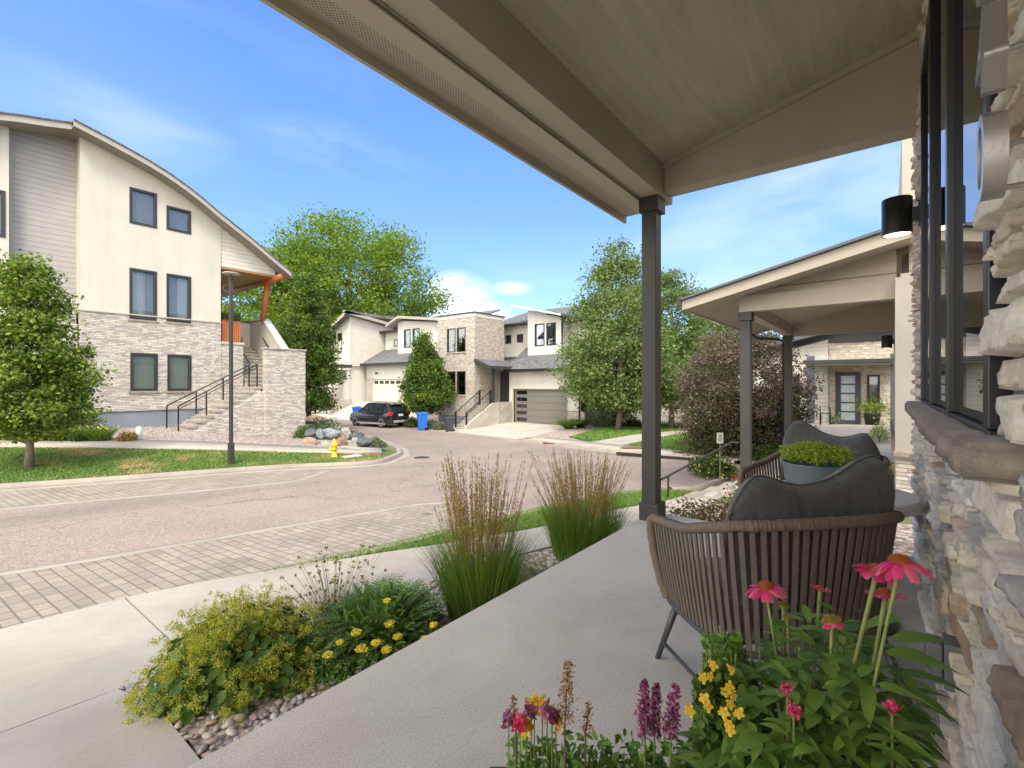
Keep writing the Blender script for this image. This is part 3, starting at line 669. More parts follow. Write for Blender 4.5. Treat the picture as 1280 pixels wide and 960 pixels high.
for a, b, z0, z1 in ((-2, 1.44, -.3, 4.2), (3.98, 5.3, -.3, 4.2), (1.44, 3.98, -.3, 1.13), (1.44, 3.98, 3.29, 4.2)): core.box(a, b, WV-.45, WV-.036, z0, z1)
core.build('mortar', plain('mortar', (.20, .17, .14), .95, .2, 8), home)
MB().box(5.3, 5.33, -8, WV-.02, -.5, 4.2).box(1.0, 5.3, -8, -7.9, -.5, 4.2).box(-2.2, -2, -8, -.63, -.3, 4.2).build('rear_walls', 'siding_t', home)
# the window, charcoal aluminium, three lights
wf = MB(); yo, yi = WV+.004, WV-.10
for a, b, z0, z1 in ((1.44, 3.98, 1.14, 1.20), (1.44, 3.98, 3.22, 3.28), (1.44, 1.50, 1.2, 3.22), (3.92, 3.98, 1.2, 3.22)): wf.box(a, b, yi, yo, z0, z1)
for q in (2.28, 3.12):
    wf.box(q-.035, q+.035, yi, yo+.004, 1.2, 3.22)
win = wf.build('window', 'black', home, bevel=.004)
sf = MB()
for a, b in ((1.50, 2.245), (2.315, 3.085), (3.155, 3.92)):
    sf.box(a+.002, b-.002, yi, yo-.02, 1.202, 1.25).box(a+.002, b-.002, yi, yo-.02, 3.17, 3.218).box(a+.002, a+.045, yi, yo-.02, 1.25, 3.17).box(b-.045, b-.002, yi, yo-.02, 1.25, 3.17)
sf.build('sash', 'black', win, bevel=.003)
gp = MB()
for a, b in ((1.53, 2.22), (2.34, 3.06), (3.18, 3.89)): gp.box(a, b, WV-.019, WV-.013, 1.23, 3.19)
M['glass_n'] = glassmat('porch window glass', clear=.35, rough=0, f0=.04); gp.build('pane', 'glass_n', win)
MB().box(1.45, 3.97, -2.6, -2.55, .8, 3.4).box(1.45, 3.97, -2.55, WV-.12, .78, .80).build('interior', 'room', win)
# sill of chiselled brown stone
def sill_mat():
    m = NT('brown sill stone'); m.col(m.ramp(m.noise(9, 7, rough=.7), [(.3, (.21, .165, .13)), (.7, (.36, .30, .245))])); m.setp(Roughness=.8); m.bump(m.noise(45, 6, rough=.7), .7, .01); return m.m
M['sillstone'] = sill_mat()
bm = bmesh.new(); bmesh.ops.create_cube(bm, size=1)
bmesh.ops.scale(bm, vec=(2.86, .20, .075), verts=bm.verts); bmesh.ops.translate(bm, vec=(2.70, WV-.03, 1.155-.005), verts=bm.verts)
bmesh.ops.bevel(bm, geom=bm.edges[:], offset=.012, segments=2, affect='EDGES')
bmesh.ops.subdivide_edges(bm, edges=[e for e in bm.edges if e.calc_length() > 1], cuts=60)
for v in bm.verts:
    if v.co.y > WV+.03: v.co.y += .007*math.sin(17*v.co.x)+.005*math.sin(41*v.co.x+2)+rng.normal()*.003
    v.co.z += .003*math.sin(13*v.co.x+1)+rng.normal()*.0012
me = bpy.data.meshes.new('window_sill'); bm.to_mesh(me); bm.free(); link('window_sill', me, 'sillstone', win, smooth=True)
# porch roof: sloping soffit ceiling, beams, eave
SL = (3.80-3.38)/(1.73+.16)
zc_ = lambda v: 3.38+(1.73-v)*SL
cl = MB(); cl.prism([(-.5, zc_(-.5)), (1.83, zc_(1.83)), (1.83, zc_(1.83)+.05), (-.5, zc_(-.5)+.05)], 'x', -2.5, 4.42)
def ceilmat():
    m = NT('painted ceiling panel'); gr_ = m.noise(3, 7, m.mapping((.5, 7, 7)), .65, .7); m.col(m.mix(1.0, m.ramp(m.noise(1.5, 5), [(.3, (.50, .46, .36)), (.7, (.57, .525, .41))]), m.ramp(gr_, [(.3, (.84, .84, .83)), (.7, (1.08, 1.08, 1.08))]), 'MULTIPLY')); m.setp(Roughness=.65)
    m.bump(m.noise(30, 5, m.mapping((1.4, 9, 9)), .6, .8), .4, .006); return m.m
M['ceil'] = ceilmat(); cl.build('porch_ceiling', 'ceil', home)
MB().box(-2.5, 4.66, 1.66, 1.84, 3.08, 3.42).build('front_beam', 'taupe', home, bevel=.004)
MB().prism([(-.2, 3.13), (1.655, 3.13), (1.655, zc_(1.66)-.003), (-.2, zc_(-.2)-.003)], 'x', 4.42, 4.60).build('end_beam', 'taupe', home, bevel=.003)
MB().prism([(-.3, zc_(-.3)-.055), (1.655, zc_(1.655)-.055), (1.655, zc_(1.655)-.002), (-.3, zc_(-.3)-.002)], 'x', 4.39, 4.418).build('ceiling_trim', 'taupe', home)
MB().box(-2.5, 4.62, 1.842, 1.90, 3.075, 3.10).build('eave_backing', 'taupe', home)
ns = MB().box(-2.5, 4.62, 1.853, 2.14, 3.05, 3.062)
def perf():
    m = NT('perforated soffit'); sp = m.n('ShaderNodeSeparateXYZ'); m.l(m.tc, sp.inputs[0])
    p = .022
    fx = m.math('SUBTRACT', m.math('FRACT', m.math('DIVIDE', m.math('ADD', sp.outputs[0], sp.outputs[1]), p)), .5); fy = m.math('SUBTRACT', m.math('FRACT', m.math('DIVIDE', m.math('SUBTRACT', sp.outputs[0], sp.outputs[1]), p)), .5)
    d = m.math('ADD', m.math('MULTIPLY', fx, fx), m.math('MULTIPLY', fy, fy))
    hole = m.math('MULTIPLY', m.math('LESS_THAN', d, .075), m.math('LESS_THAN', m.math('ABSOLUTE', m.math('SUBTRACT', sp.outputs[1], 2.035)), .047))
    m.col(m.mix(hole, (.47, .42, .34), (.10, .085, .07))); m.setp(Roughness=.6); return m.m
M['perf'] = perf(); ns.build('eave_soffit', 'perf', home)
MB().box(-2.5, 4.64, 2.14, 2.165, 2.99, 3.19).build('eave_fascia', 'taupe', home)
MB().prism([(2.168, 3.07), (2.26, 3.09), (2.28, 3.2), (2.168, 3.2)], 'x', -2.5, 4.66).build('gutter', 'charcoal', home, bevel=.004)
MB().prism([(-.8, zc_(-.8)+.34), (1.84, 3.54), (2.2, 3.21), (2.2, 3.25), (1.84, 3.60), (-.8, zc_(-.8)+.42)], 'x', -2.6, 4.68).build('porch_roof', 'shingle_t', home)
MB().prism([(-.2, zc_(-.2)+.052), (1.84, 3.42), (2.14, 3.06), (2.14, 3.19), (1.84, 3.54), (-.2, zc_(-.2)+.32)], 'x', 4.605, 4.64).build('rake_fascia', 'taupe', home)
pst = MB().box(4.335, 4.475, 1.705, 1.845, .16, 3.0).build('porch_post', 'charcoal', home, bevel=.005)
MB().box(4.30, 4.51, 1.672, 1.858, 0.001, .165).prism([(4.305, 0), (4.505, 0), (4.48, .02), (4.33, .02)], 'y', 1.70, 1.85).build('base', 'charcoal', pst, bevel=.006)
MB().box(4.305, 4.505, 1.675, 1.862, 2.94, 3.075).build('cap', 'charcoal', pst, bevel=.005)
# ================================================================== neighbour's porch, same builder's house one step down
nb = thing('neighbour_house', 'neighbouring taupe house with lower sloping porch roof on two charcoal posts', 'house')
tag(MB().box(8.6, 14.1, -.2, 2.05, -1.2, -.5).build('neighbour_porch_floor', 'slab', bevel=.01), kind='structure')
SN = .225
nz = lambda v: 2.64+(2.83-v)*SN      # underside of roof
MB().prism([(-.3, nz(-.3)-.06), (2.0, nz(2.0)-.10), (2.0, nz(2.0)-.05), (-.3, nz(-.3))], 'x', 9.2, 13.6).build('porch_ceiling', 'ceil', nb)
MB().box(8.98, 9.2, -.24, 2.03, 2.56, 2.84).build('front_beam', 'taupe_l', nb, bevel=.004)
MB().box(13.6, 13.8, -.24, 2.03, 2.50, 2.78).prism([(-.30, 2.78), (2.03, 2.78), (-.30, nz(-.30))], 'x', 13.6, 13.8).build('rear_beam', 'taupe', nb)
MB().box(9.2, 13.6, 1.84, 2.03, 2.52, 2.76).build('side_beam', 'taupe', nb)
MB().prism([(-.12, 2.843), (2.03, 2.843), (2.03, nz(2.03)), (-.12, nz(-.12))], 'x', 9.05, 9.17).build('gable_panel', 'siding_t', nb)
MB().prism([(-.5, nz(-.5)), (2.83, nz(2.83)), (2.83, nz(2.83)+.02), (-.5, nz(-.5)+.02)], 'x', 8.55, 14.2).build('eave_soffit', 'taupe_l', nb)
MB().prism([(-.32, nz(-.32)-.01), (2.86, nz(2.86)-.01), (2.86, nz(2.86)+.16), (-.32, nz(-.32)+.18)], 'x', 8.52, 8.548).build('rake_fascia', 'taupe_l', nb)
MB().box(8.5, 14.25, 2.832, 2.86, 2.62, 2.79).build('eave_fascia', 'taupe_l', nb)
gt = MB().prism([(2.862, 2.68), (2.93, 2.7), (2.96, 2.82), (2.862, 2.82)], 'x', 8.46, 14.3).build('gutter', 'black', nb, bevel=.004)
MB().tube([(13.9, 2.88, 2.68), (13.9, 2.7, 2.52), (13.9, 2.2, 2.46), (13.9, 2.08, 2.4), (13.9, 2.06, -.4)], .035, 8).build('downspout', 'black', nb, smooth=True)
MB().prism([(-.4, nz(-.4)+.185), (2.9, nz(2.9)+.165), (2.9, nz(2.9)+.2), (-.4, nz(-.4)+.23)], 'x', 8.46, 14.3).build('porch_roof', 'bluegrey', nb)
for x in (9.02, 13.62):
    p = MB().box(x, x+.16, 1.86, 2.02, -.34, 2.47).build('porch_post', 'charcoal', nb, bevel=.006)
    MB().box(x-.035, x+.195, 1.825, 2.055, -.499, -.335).build('base', 'charcoal', p, bevel=.006)
    MB().box(x-.03, x+.19, 1.83, 2.05, 2.41, 2.52 if x > 10 else 2.558).build('cap', 'charcoal', p, bevel=.005)
MB().box(8.85, 17, -7, -.16, -1.2, 2.9).build('wall', 'siding_t', nb)
MB().box(9.4, 17.5, -7, -.26, 2.9, 6.6).build('upper_wall', 'siding_w', nb)
MB().box(9.33, 9.40, -.40, -.19, 2.9, 6.6).box(9.4, 9.6, -.26, -.235, 2.9, 6.6).build('corner_trim', 'taupe_l', nb)
MB().box(8.80, 9.0, -.45, -.10, .33, 2.84).build('corner_board', 'fascia', nb, bevel=.004)
MB().box(8.74, 17.1, -.85, -.075, .25, .33).build('stone_cap', 'sillstone', nb, bevel=.01)
MB().box(8.80, 17, -.9, -.11, -1.2, .25).build('stone_base', 'ledge1', nb)
MB().box(9.9, 13.5, -.158, -.13, .33, 2.6).build('porch_stone', 'ledge1', nb)
MB().box(8.6, 8.9, -7, -.5, -1.2, .25).build('stone_return', 'ledge1', nb)
MB().prism([(-8, 5.6), (-.3, 6.6), (-.3, 6.85), (-8, 5.9)], 'x', 9.35, 18).build('upper_roof', 'shingle', nb)
hr = thing('stair_rail', 'thin black sloping handrail beside the steps of the neighbouring porch', 'handrail', (8.95, 2.0, 0))
MB().tube([(0, .0, .27), (0, .14, .27), (0, 1.35, -.51), (0, 1.48, -.58)], .019, 8).build('rail', 'black', hr, smooth=True)
MB().box(-.014, .014, 1.26, 1.288, -1.0, -.46).build('baluster', 'black', hr)
st = MB()
for i in range(3): st.box(9.1, 10.6, 2.052+.3*i, 2.352+.3*i, -1.2, -.5-.13*(i+1))
tag(st.build('porch_steps', 'slab', bevel=.008), 'three low concrete steps going down from the neighbouring porch', 'steps')
MB().box(9.0, 17, -.3, -.262, 2.85, 3.5).build('wall_top', 'siding_t', nb)
drape('entry_walk', [(14.3, -.6), (23, -.6), (23, 2.0), (14.3, 1.6)], .10, 'walk', skirt=.1)
drape('planting_bed', [(14.3, 1.62), (23.6, 2.02), (23.9, 6.2), (20, 5.5), (16.9, 5.0), (15.3, 3.0), (14.3, 2.6)], .095, 'gravel', skirt=.1)
# ================================================================== wall lamps, outlet, house numbers
def lamp_mat():
    m = NT('lit lamp lens'); m.setp(Roughness=.4); m.col((1, .8, .5)); m.b.inputs['Emission Color'].default_value = (1, .72, .38, 1); m.b.inputs['Emission Strength'].default_value = 2.5; return m.m
M['lit'] = lamp_mat()
def wall_lamp(x, y, z, s, label, arm):
    t = thing('wall_lamp', label, 'lamp', (x, y, z), 0, 'cylinder wall lamps')
    n = 40; r = .085*s; H2 = .125*s
    MB().lathe([(r*.97, H2), (r, H2-.004), (r, -H2), (r-.004, -H2), (r-.004, -H2+.02), (.01, -H2+.022)], n).build('lamp_shade', 'black', t, smooth=True).modifiers.new('e', 'EDGE_SPLIT').split_angle = R(35)
    MB().lathe([(r*.90, -H2+.014), (r*.88, -H2+.004), (.004, -H2+.002)], n).build('lens', 'lit', t, smooth=True)
    MB().box(-.03*s, .03*s, -arm, -r*.9, -.045*s, .045*s).build('arm', 'black', t, bevel=.003)
    MB().box(-.055*s, .055*s, -arm-.02, -arm+.004, -.075*s, .075*s).build('back_plate', 'black', t, bevel=.003)
wall_lamp(4.22, -.058, 2.455, 1.0, 'lit black cylinder wall lamp on the near stone wall beyond the window', .115)
wall_lamp(11.9, -.01, 2.13, 1.0, 'small black cylinder wall lamp inside the neighbouring porch', .115)
ob = thing('outlet_box', 'grey weatherproof outlet box on the near stone wall beside the coneflowers', 'outlet', (2.12, WV+.028, .38))
M['pgrey'] = plain('grey plastic', (.13, .14, .15), .5, .06, 5, .1)
MB().box(-.04, .04, 0, .045, -.065, .065).build('cover', 'pgrey', ob, bevel=.008, seg=3)
MB().box(-.047, .047, -.06, -.001, -.075, .075).build('back_box', 'pgrey', ob, bevel=.004)
M['steel'] = plain('brushed steel', (.45, .44, .42), .33, .1, 3, .1, 200, metal=.85)
hn = thing('house_numbers', 'brushed steel house numbers on pins stacked on the stone right of the window', 'house number', (.93, WV+.06, 1.6))
for i, (ch, z) in enumerate((('0', 0.01), ('4', .15), ('8', .29), ('1', .43))):
    o = text(ch, .17, (0, 0, z), (R(90), 0, R(180)), 'steel', hn, 'digit', .012)
for z in (.03, -.03, .16, .24, .33, .42): MB().tube([(0, -.075, z), (0, .0, z)], .004, 6).build('pin', 'steel', hn)
# ================================================================== house 1: arched-roof house on the left
h1 = thing('arched_roof_house', 'three storey cream stucco and stone house with long arched grey roof', 'house')
RT = [(-3.5, 7.2), (-1.5, 8.35), (.3, 9.25), (1.65, 9.8), (2.6, 10.03), (3.28, 10.2)]
RR = [(3.28, 10.2), (4.3, 9.92), (5.38, 9.58), (6.17, 9.25), (7.0, 8.8), (7.73, 8.32), (8.89, 7.62), (9.8, 7.02), (10.75, 6.42)]
RRs = smooth_line(RR, 4); RTs = smooth_line(RT, 4)
def dn(P, d): return [(p[0], p[1]-d) for p in P]
wins = [(4.91, 5.75, 7.28, 8.62), (6.06, 6.89, 7.33, 8.27), (4.91, 5.75, 3.72, 5.62), (6.06, 6.89, 3.74, 5.62), (4.93, 5.77, 1.04, 2.46), (6.08, 6.89, 1.03, 2.46)]
top1 = [p for p in dn(RRs, .22) if p[0] < 7.95]; top1 = [(3.54, top1[1][1])]+[p for p in top1 if p[0] > 3.56]+[(7.98, float(np.interp(7.98, [p[0] for p in RRs], [p[1]-.22 for p in RRs])))]
upw = [w for w in wins if w[2] > 3.2]; lww = [w for w in wins if w[2] < 3]
wallpanel('y', 22, .25, 3.54, 7.98, 3.90, top1, [(a, b, max(c, 3.9), d) for a, b, c, d in upw]).build('stucco_wall', 'stucco', h1)
wallpanel('y', 21.97, .28, 3.54, 7.98, .30, 3.86, lww+[(a, b, c, 3.86) for a, b, c, d in upw if c < 3.86]).build('stone_wall', 'ledge1', h1)
MB().box(3.50, 7.99, 21.93, 22.1, 3.86, 3.905).build('belt_trim', 'taupe', h1)
MB().box(3.6, 7.95, 22.02, 22.3, -1.0, .30).build('foundation', 'foundation', h1)
MB().box(3.54, 3.79, 22.26, 22.62, .3, 9.95).build('corner_return', 'stucco', h1)
MB().box(3.54, 3.8, 22.24, 30, -1, 3.85).build('stone_return', 'ledge1', h1)
for i, (a, b, c, d) in enumerate(wins):
    bk = 'skyblind' if i < 2 else ('room' if i < 4 else 'blind')
    w = window(h1, 'y', 22 if i < 4 else 21.97, -1, a, b, c, d, back=bk, fr=.085, sill='sillstone' if i > 1 else None, glass='glass')
    if 1 < i < 4:
        if i == 2: curtain(w, 'y', 22.16, a+.08, a+.50, c+.06, d-.08)
        else: curtain(w, 'y', 22.16, b-.42, b-.08, c+.06, d-.08)
        MB().box(a, b, 22.2, 22.21, c, d).build('shade', 'skyblind', w)
T2 = dn(RTs, .22)
wallpanel('y', 22.6, .2, 1.92, 3.54, .3, [p for p in T2 if p[0] > 1.8]+[(3.54, 9.95)]).build('siding_wall', 'siding_g', h1)
MB().box(1.86, 1.98, 22.56, 22.6, .3, float(np.interp(1.9, [p[0] for p in T2], [p[1] for p in T2]))).build('corner_board', 'taupe_l', h1)
wallpanel('y', 22.2, .3, -3.5, 1.86, .3, [p for p in T2 if p[0] < 1.8]+[(1.86, 9.6)], [(.9, 1.78, 6.0, 7.5)]).build('stucco_wall', 'stucco', h1)
window(h1, 'y', 22.2, -1, .9, 1.78, 6.0, 7.5, back='skyblind', fr=.09)
MB().box(-3.5, 3.6, 22.3, 23, -1, .3).build('foundation', 'foundation', h1)
MB().box(-3.5, 3.5, 22.16, 22.19, .3, 3.4).build('stone_wall', 'ledge1', h1)
def arc_slab(P, t, y0, y1): 
    mb = MB()
    for (a, za), (b, zb) in zip(P[:-1], P[1:]): mb.prism([(a, za-t), (b, zb-t), (b, zb), (a, za)], 'y', y0, y1)
    return mb
arc_slab(dn(RRs, .17), .06, 21.43, 30).build('soffit', 'soffit_g', h1)
arc_slab(dn(RTs, .17), .06, 21.75, 30).build('soffit', 'soffit_g', h1)
arc_slab(dn(RRs, .03), .20, 21.36, 21.40).build('rake_fascia', 'fascia', h1)
arc_slab(dn(RTs, .03), .22, 21.68, 21.72).build('rake_fascia', 'fascia', h1)
arc_slab(RRs, .045, 21.32, 30).build('roof', 'shingle', h1); arc_slab(RTs, .045, 21.64, 30).build('roof', 'shingle', h1)
MB().box(10.70, 10.74, 21.36, 30, 6.22, 6.40).build('eave_fascia', 'fascia', h1)
# recessed porch under the roof
gz = [(7.98, 8.02)]+[p for p in dn(RRs, .24) if 8.0 < p[0] < 10.3]+[(10.3, 6.5)]
wallpanel('y', 22.05, .1, 7.985, 10.25, 6.28, gz).build('gable_siding', 'siding_w', h1)
MB().box(10.25, 10.33, 22.02, 22.2, 6.2, 6.52).build('gable_trim', 'bluegrey', h1)
MB().box(7.985, 10.4, 22.05, 26.5, 6.20, 6.27).build('porch_ceiling', 'cedar_c', h1)
MB().tube([(10.32, 21.55, 6.18), (10.32, 26.5, 6.18)], .15, 12).build('log_beam', 'cedar', h1, smooth=True)
MB().tube([(10.30, 23.4, 4.30), (10.32, 22.9, 6.1)], [.115, .15], 12).build('leaning_post', 'cedar', h1, smooth=True)
MB().box(9.0, 9.2, 25.2, 25.4, 3.1, 6.2).build('timber_post', 'cedar', h1)
MB().box(7.9, 8.0, 22.3, 27, 3.1, 6.2).box(8.0, 8.9, 26.3, 26.5, 3.1, 6.2).build('porch_wall', 'siding_g', h1)
MB().box(8.2, 8.85, 26.22, 26.29, 3.15, 5.3).build('porch_door', 'frame', h1)
MB().box(7.985, 8.87, 22.0, 22.2, -.8, 3.0).box(7.985, 8.87, 22.2, 26, -.8, 3.0).box(8.87, 10.3, 24.75, 26, -.8, 3.0).build('porch_base', 'ledge1', h1)
MB().box(7.985, 8.9, 21.96, 26, 3.0, 3.1).box(8.9, 10.3, 24.7, 26, 3.0, 3.1).build('porch_deck', 'slab', h1)
MB().box(3.8, 7.9, 22.3, 30, -1, 6).build('house_core', 'stucco', h1)
MB().prism([(21.55, 2.80), (23.5, 4.35), (24.9, 4.35), (24.9, 0), (21.55, 0)], 'x', 10.36, 10.58).build('stair_parapet', 'stucco', h1)
MB().prism([(21.5, 2.82), (23.5, 4.39), (25.0, 4.39), (25.0, 4.46), (23.47, 4.46), (21.45, 2.87)], 'x', 10.30, 10.64).build('parapet_cap', 'stucco_s', h1)
MB().box(8.95, 10.3, 24.76, 24.9, 3.1, 4.32).build('deck_parapet', 'stucco', h1)
MB().box(8.92, 10.3, 24.70, 24.94, 4.32, 4.38).build('deck_rail', 'charcoal', h1)
MB().tube([(10.26, 21.8, 2.3), (10.26, 23.3, 3.5)], .025, 8).build('wall_handrail', 'black', h1, smooth=True)
# planters on the deck
for i, (x, y) in enumerate(((8.25, 22.3), (8.66, 22.35))):
    t = thing('deck_planter', ('left' if i == 0 else 'right')+' one of two tall slatted timber planters on the raised porch', 'planter', (x, y, 3.1), 0, 'timber planters on the raised porch')
    mb = MB()
    for k in range(4): mb.box(-.17+.09*k, -.10+.09*k, -.17, -.14, .03, .95)
    mb.box(-.16, .16, -.14, .16, .02, .93).build('box', 'cedar', t)
fs = thing('entry_stairs', 'long concrete outdoor staircase clad in stone with landing beside the arched roof house', 'staircase')
stp = MB(); n1_ = 10; x0 = 5.95; zb = -.62
rise = (1.18-zb)/n1_; run = (8.87-x0)/n1_
for i in range(n1_): stp.box(x0+run*i, x0+run*(i+1)+.02, 20.3, 21.45, zb+rise*(i+1)-.09, zb+rise*(i+1))
stp.box(8.87, 10.3, 20.3, 21.6, 1.09, 1.18)
n2_ = 11; r2 = (3.1-1.18)/n2_
for i in range(n2_): stp.box(8.93, 10.3, 21.6+.283*i, 21.6+.283*(i+1)+.02, 1.18+r2*(i+1)-.09, 1.18+r2*(i+1)-.002)
stp.build('treads', 'walk', fs, bevel=.008)
sb = MB()
for i in range(n1_): sb.box(x0+run*i+.02, x0+run*(i+1)+.02, 20.34, 21.9, -1.5, zb+rise*(i+1)-.092)
for i in range(n2_): sb.box(8.95, 10.28, 21.63+.283*i, 21.6+.283*(i+1)+.03, -1, 1.18+r2*(i+1)-.092)
sb.build('stair_base', 'ledge1', fs)
MB().box(8.95, 10.62, 20.0, 20.32, -1.12, 2.75).box(10.32, 10.62, 20.32, 21.56, -1.12, 2.75).prism([(6.15, zb-.1), (8.95, 1.0), (8.95, -1.12), (6.15, -.82)], 'y', 20.24, 20.335).build('cheek_wall', 'ledge1', fs)
MB().box(8.90, 10.67, 19.95, 20.37, 2.75, 2.80).build('wall_cap', 'ledge1', fs)
MB().prism([(6.6, -.72), (10.6, -1.1), (10.6, -1.9), (6.6, -1.4)], 'y', 19.98, 20.3).build('concrete_footing', 'foundation', fs)
def rail(name, label, pts, hh=.92, every=None):
    t = thing(name, label, 'handrail', (0, 0, 0)); pts = [Vector(p) for p in pts]
    MB().tube([p+Vector((0, 0, hh)) for p in pts], .024, 8).build('top_rail', 'black', t, smooth=True)
    m2 = MB()
    if every:
        for a, b in zip(pts[:-1], pts[1:]):
            m2.tube([a+Vector((0, 0, hh-.12)), b+Vector((0, 0, hh-.12))], .015, 6)
    if m2.v: m2.build('lower_rail', 'black', t, smooth=True)
    return t, pts
def posts(t, pts, hh=.92, s=.022):
    for p in pts: MB().box(p[0]-s, p[0]+s, p[1]-s, p[1]+s, p[2], p[2]+hh).build('post', 'black', t)
P1 = [(5.98, 20.38, zb+rise), (8.75, 20.38, 1.18)]
t, _ = rail('stair_handrail', 'front black handrail of the long stone clad staircase, nearest the street', P1, every=True)
posts(t, [tuple(np.array(P1[0])*(1-k)+np.array(P1[1])*k) for k in (0, .33, .66, 1)])
P2 = [(5.9, 21.38, zb+rise), (8.85, 21.38, 1.18), (8.98, 21.5, 1.2)]
t, _ = rail('stair_handrail', 'rear black handrail of the stone clad staircase, turning up the second flight', [P2[0], P2[1], (8.98, 21.62, 1.25), (8.98, 23.3, 2.55)])
posts(t, [tuple(np.array(P2[0])*(1-k)+np.array(P2[1])*k) for k in (0, .33, .66, 1)]+[(8.98, 23.3, 2.55)])
# ================================================================== house 2: brick tower house with grey garage
h2 = thing('stone_tower_house', 'two storey house with square tan stone tower and grey garage door facing the street bend', 'house')
tw = [(22.22, 23.04, 3.48, 5.13), (23.17, 24.0, 3.48, 5.13), (22.22, 23.04, .57, 2.17), (23.17, 24.0, .57, 2.17)]
wallpanel('x', 23.0, .3, 21.4, 24.95, -.87, 5.8, tw).build('tower_front', 'ledge2', h2)
for a, b, c, d in tw: window(h2, 'x', 23.0, -1, a, b, c, d, back='room', fr=.06, glass='glass_d', sill='taupe')
MB().box(23.3, 26.1, 21.4, 21.7, -.87, 5.8).build('tower_side', 'ledge2', h2)
MB().box(23.02, 26.1, 21.45, 24.9, -1.8, -.872).build('tower_foundation', 'foundation', h2)
MB().box(23.3, 26.1, 24.65, 24.95, -.87, 5.8).build('tower_far_side', 'ledge2', h2)
MB().box(22.98, 26.1, 21.38, 24.97, 5.8, 6.05).build('parapet', 'stucco_w', h2)
MB().box(22.91, 26.2, 21.31, 25.04, 6.05, 6.11).build('parapet_cap', 'charcoal', h2)
gd = (15.77, 20.05, -1.32, .95)
wallpanel('x', 25.5, .2, 14.6, 20.45, -1.5, 2.2, [gd]).build('garage_wall', 'stucco_w', h2)
MB().box(25.46, 25.72, 20.13, 20.47, -1.5, -.42).box(25.46, 25.5, 14.55, 15.74, -1.5, -.42).box(25.5, 26.9, 14.50, 14.6, -1.5, -.42).build('stone_wainscot', 'ledge2', h2)
MB().box(25.44, 25.5, 14.52, 15.76, -.42, -.37).box(25.44, 26.92, 14.48, 14.6, -.42, -.37).build('wainscot_cap', 'sillstone', h2)
g = MB()
for k in range(5):
    z0 = -1.32+k*2.27/5; g.box(25.60, 25.64, 15.77, 20.05, z0+.006, z0+2.27/5-.006)
gdo = g.build('garage_door', 'garage_g', h2, bevel=.004)
for k in range(5):
    zc = -1.32+(k+.5)*2.27/5; MB().box(25.585, 25.60, 19.0, 19.86, zc-.12, zc+.12).build('window_light', 'glass_d', gdo); 
MB().box(25.63, 25.66, 18.9, 19.95, -1.3, .93).build('backing', 'room', gdo)
fr_ = MB().box(25.46, 25.6, 15.70, 15.77, -1.4, 1.02).box(25.46, 25.6, 20.05, 20.12, -1.4, 1.02).box(25.46, 25.6, 15.77, 20.05, .95, 1.02).build('garage_frame', 'taupe', h2)
MB().box(25.5, 32, 14.6, 14.8, -1.5, 2.2).build('side_wall', 'stucco_s', h2)
wallpanel('y', 14.6, .2, 25.6, 30.5, 2.2, [(25.6, 2.2), (30.5, 5.45)]).build('side_gable', 'stucco_s', h2)
def roof_x(x0, z0, x1, z1, y0, y1, t=.12): return MB().prism([(x0, z0-t), (x1, z1-t), (x1, z1), (x0, z0)], 'y', y0, y1)
roof_x(24.95, 2.28, 30.5, 5.9, 14.1, 20.47).build('garage_roof', 'shingle', h2)
MB().box(24.88, 24.95, 14.1, 20.5, 2.10, 2.30).build('garage_gutter', 'black', h2)
MB().box(24.95, 25.5, 14.15, 20.4, 2.10, 2.14).build('soffit', 'taupe', h2)
MB().tube([(24.95, 14.95, 2.15), (25.2, 14.9, 1.95), (25.44, 14.85, 1.8), (25.42, 14.85, -1.2)], .045, 8).build('downspout', 'black', h2, smooth=True)
for ch, z in (('8', 1.06), ('0', .83), ('4', .60)): text(ch, .26, (25.485, 15.28, z), (R(90), 0, R(-90)), 'black', h2, 'house_number', .01)
dw = [(17.26, 18.03, 3.9, 5.42), (18.18, 19.0, 3.9, 5.42)]
wallpanel('x', 26.5, .2, 16.85, 19.6, 3.05, [(16.85, 5.72), (19.6, 6.42)], dw).build('dormer_front', 'stucco_w', h2)
for a, b, c, d in dw: window(h2, 'x', 26.5, -1, a, b, c, d, back='room', fr=.07)
MB().prism([(26.52, 3.1), (30.8, 5.9), (30.8, 5.72), (26.52, 5.72)], 'y', 16.85, 17.0).build('dormer_side', 'stucco_s', h2)
MB().prism([(26.52, 3.1), (30.8, 3.1), (30.8, 6.4), (26.52, 6.4)], 'y', 19.45, 19.6).build('dormer_side', 'stucco_w', h2)
MB().prism([(15.95, 5.58), (20.6, 6.77), (20.6, 6.93), (15.95, 5.74)], 'x', 25.9, 31).build('dormer_roof', 'charcoal', h2)
MB().prism([(16.5, 5.72), (19.7, 6.53), (19.7, 6.68), (16.5, 5.86)], 'x', 25.88, 25.9).prism([(20.62, 6.76), (20.62, 6.92), (19.7, 6.68), (19.7, 6.53)], 'x', 25.86, 25.9).build('dormer_fascia', 'stucco_s', h2)
sw = [(21.87, 22.41, 4.32, 4.95), (20.76, 21.32, 4.35, 4.95)]
wallpanel('x', 27.5, .2, 19.6, 22.9, 3.3, 5.6, sw).build('recess_wall', 'stucco_s', h2)
for a, b, c, d in sw: window(h2, 'x', 27.5, -1, a, b, c, d, back='room', fr=.06)
MB().box(26.9, 29, 19.62, 23.1, 5.6, 5.72).build('recess_roof', 'charcoal', h2)
roof_x(27.2, 5.72, 33, 7.6, 14.0, 24.2).build('main_roof', 'shingle', h2)
MB().box(27.7, 34, 15, 27, -1.5, 5.5).build('house_core', 'stucco_s', h2)
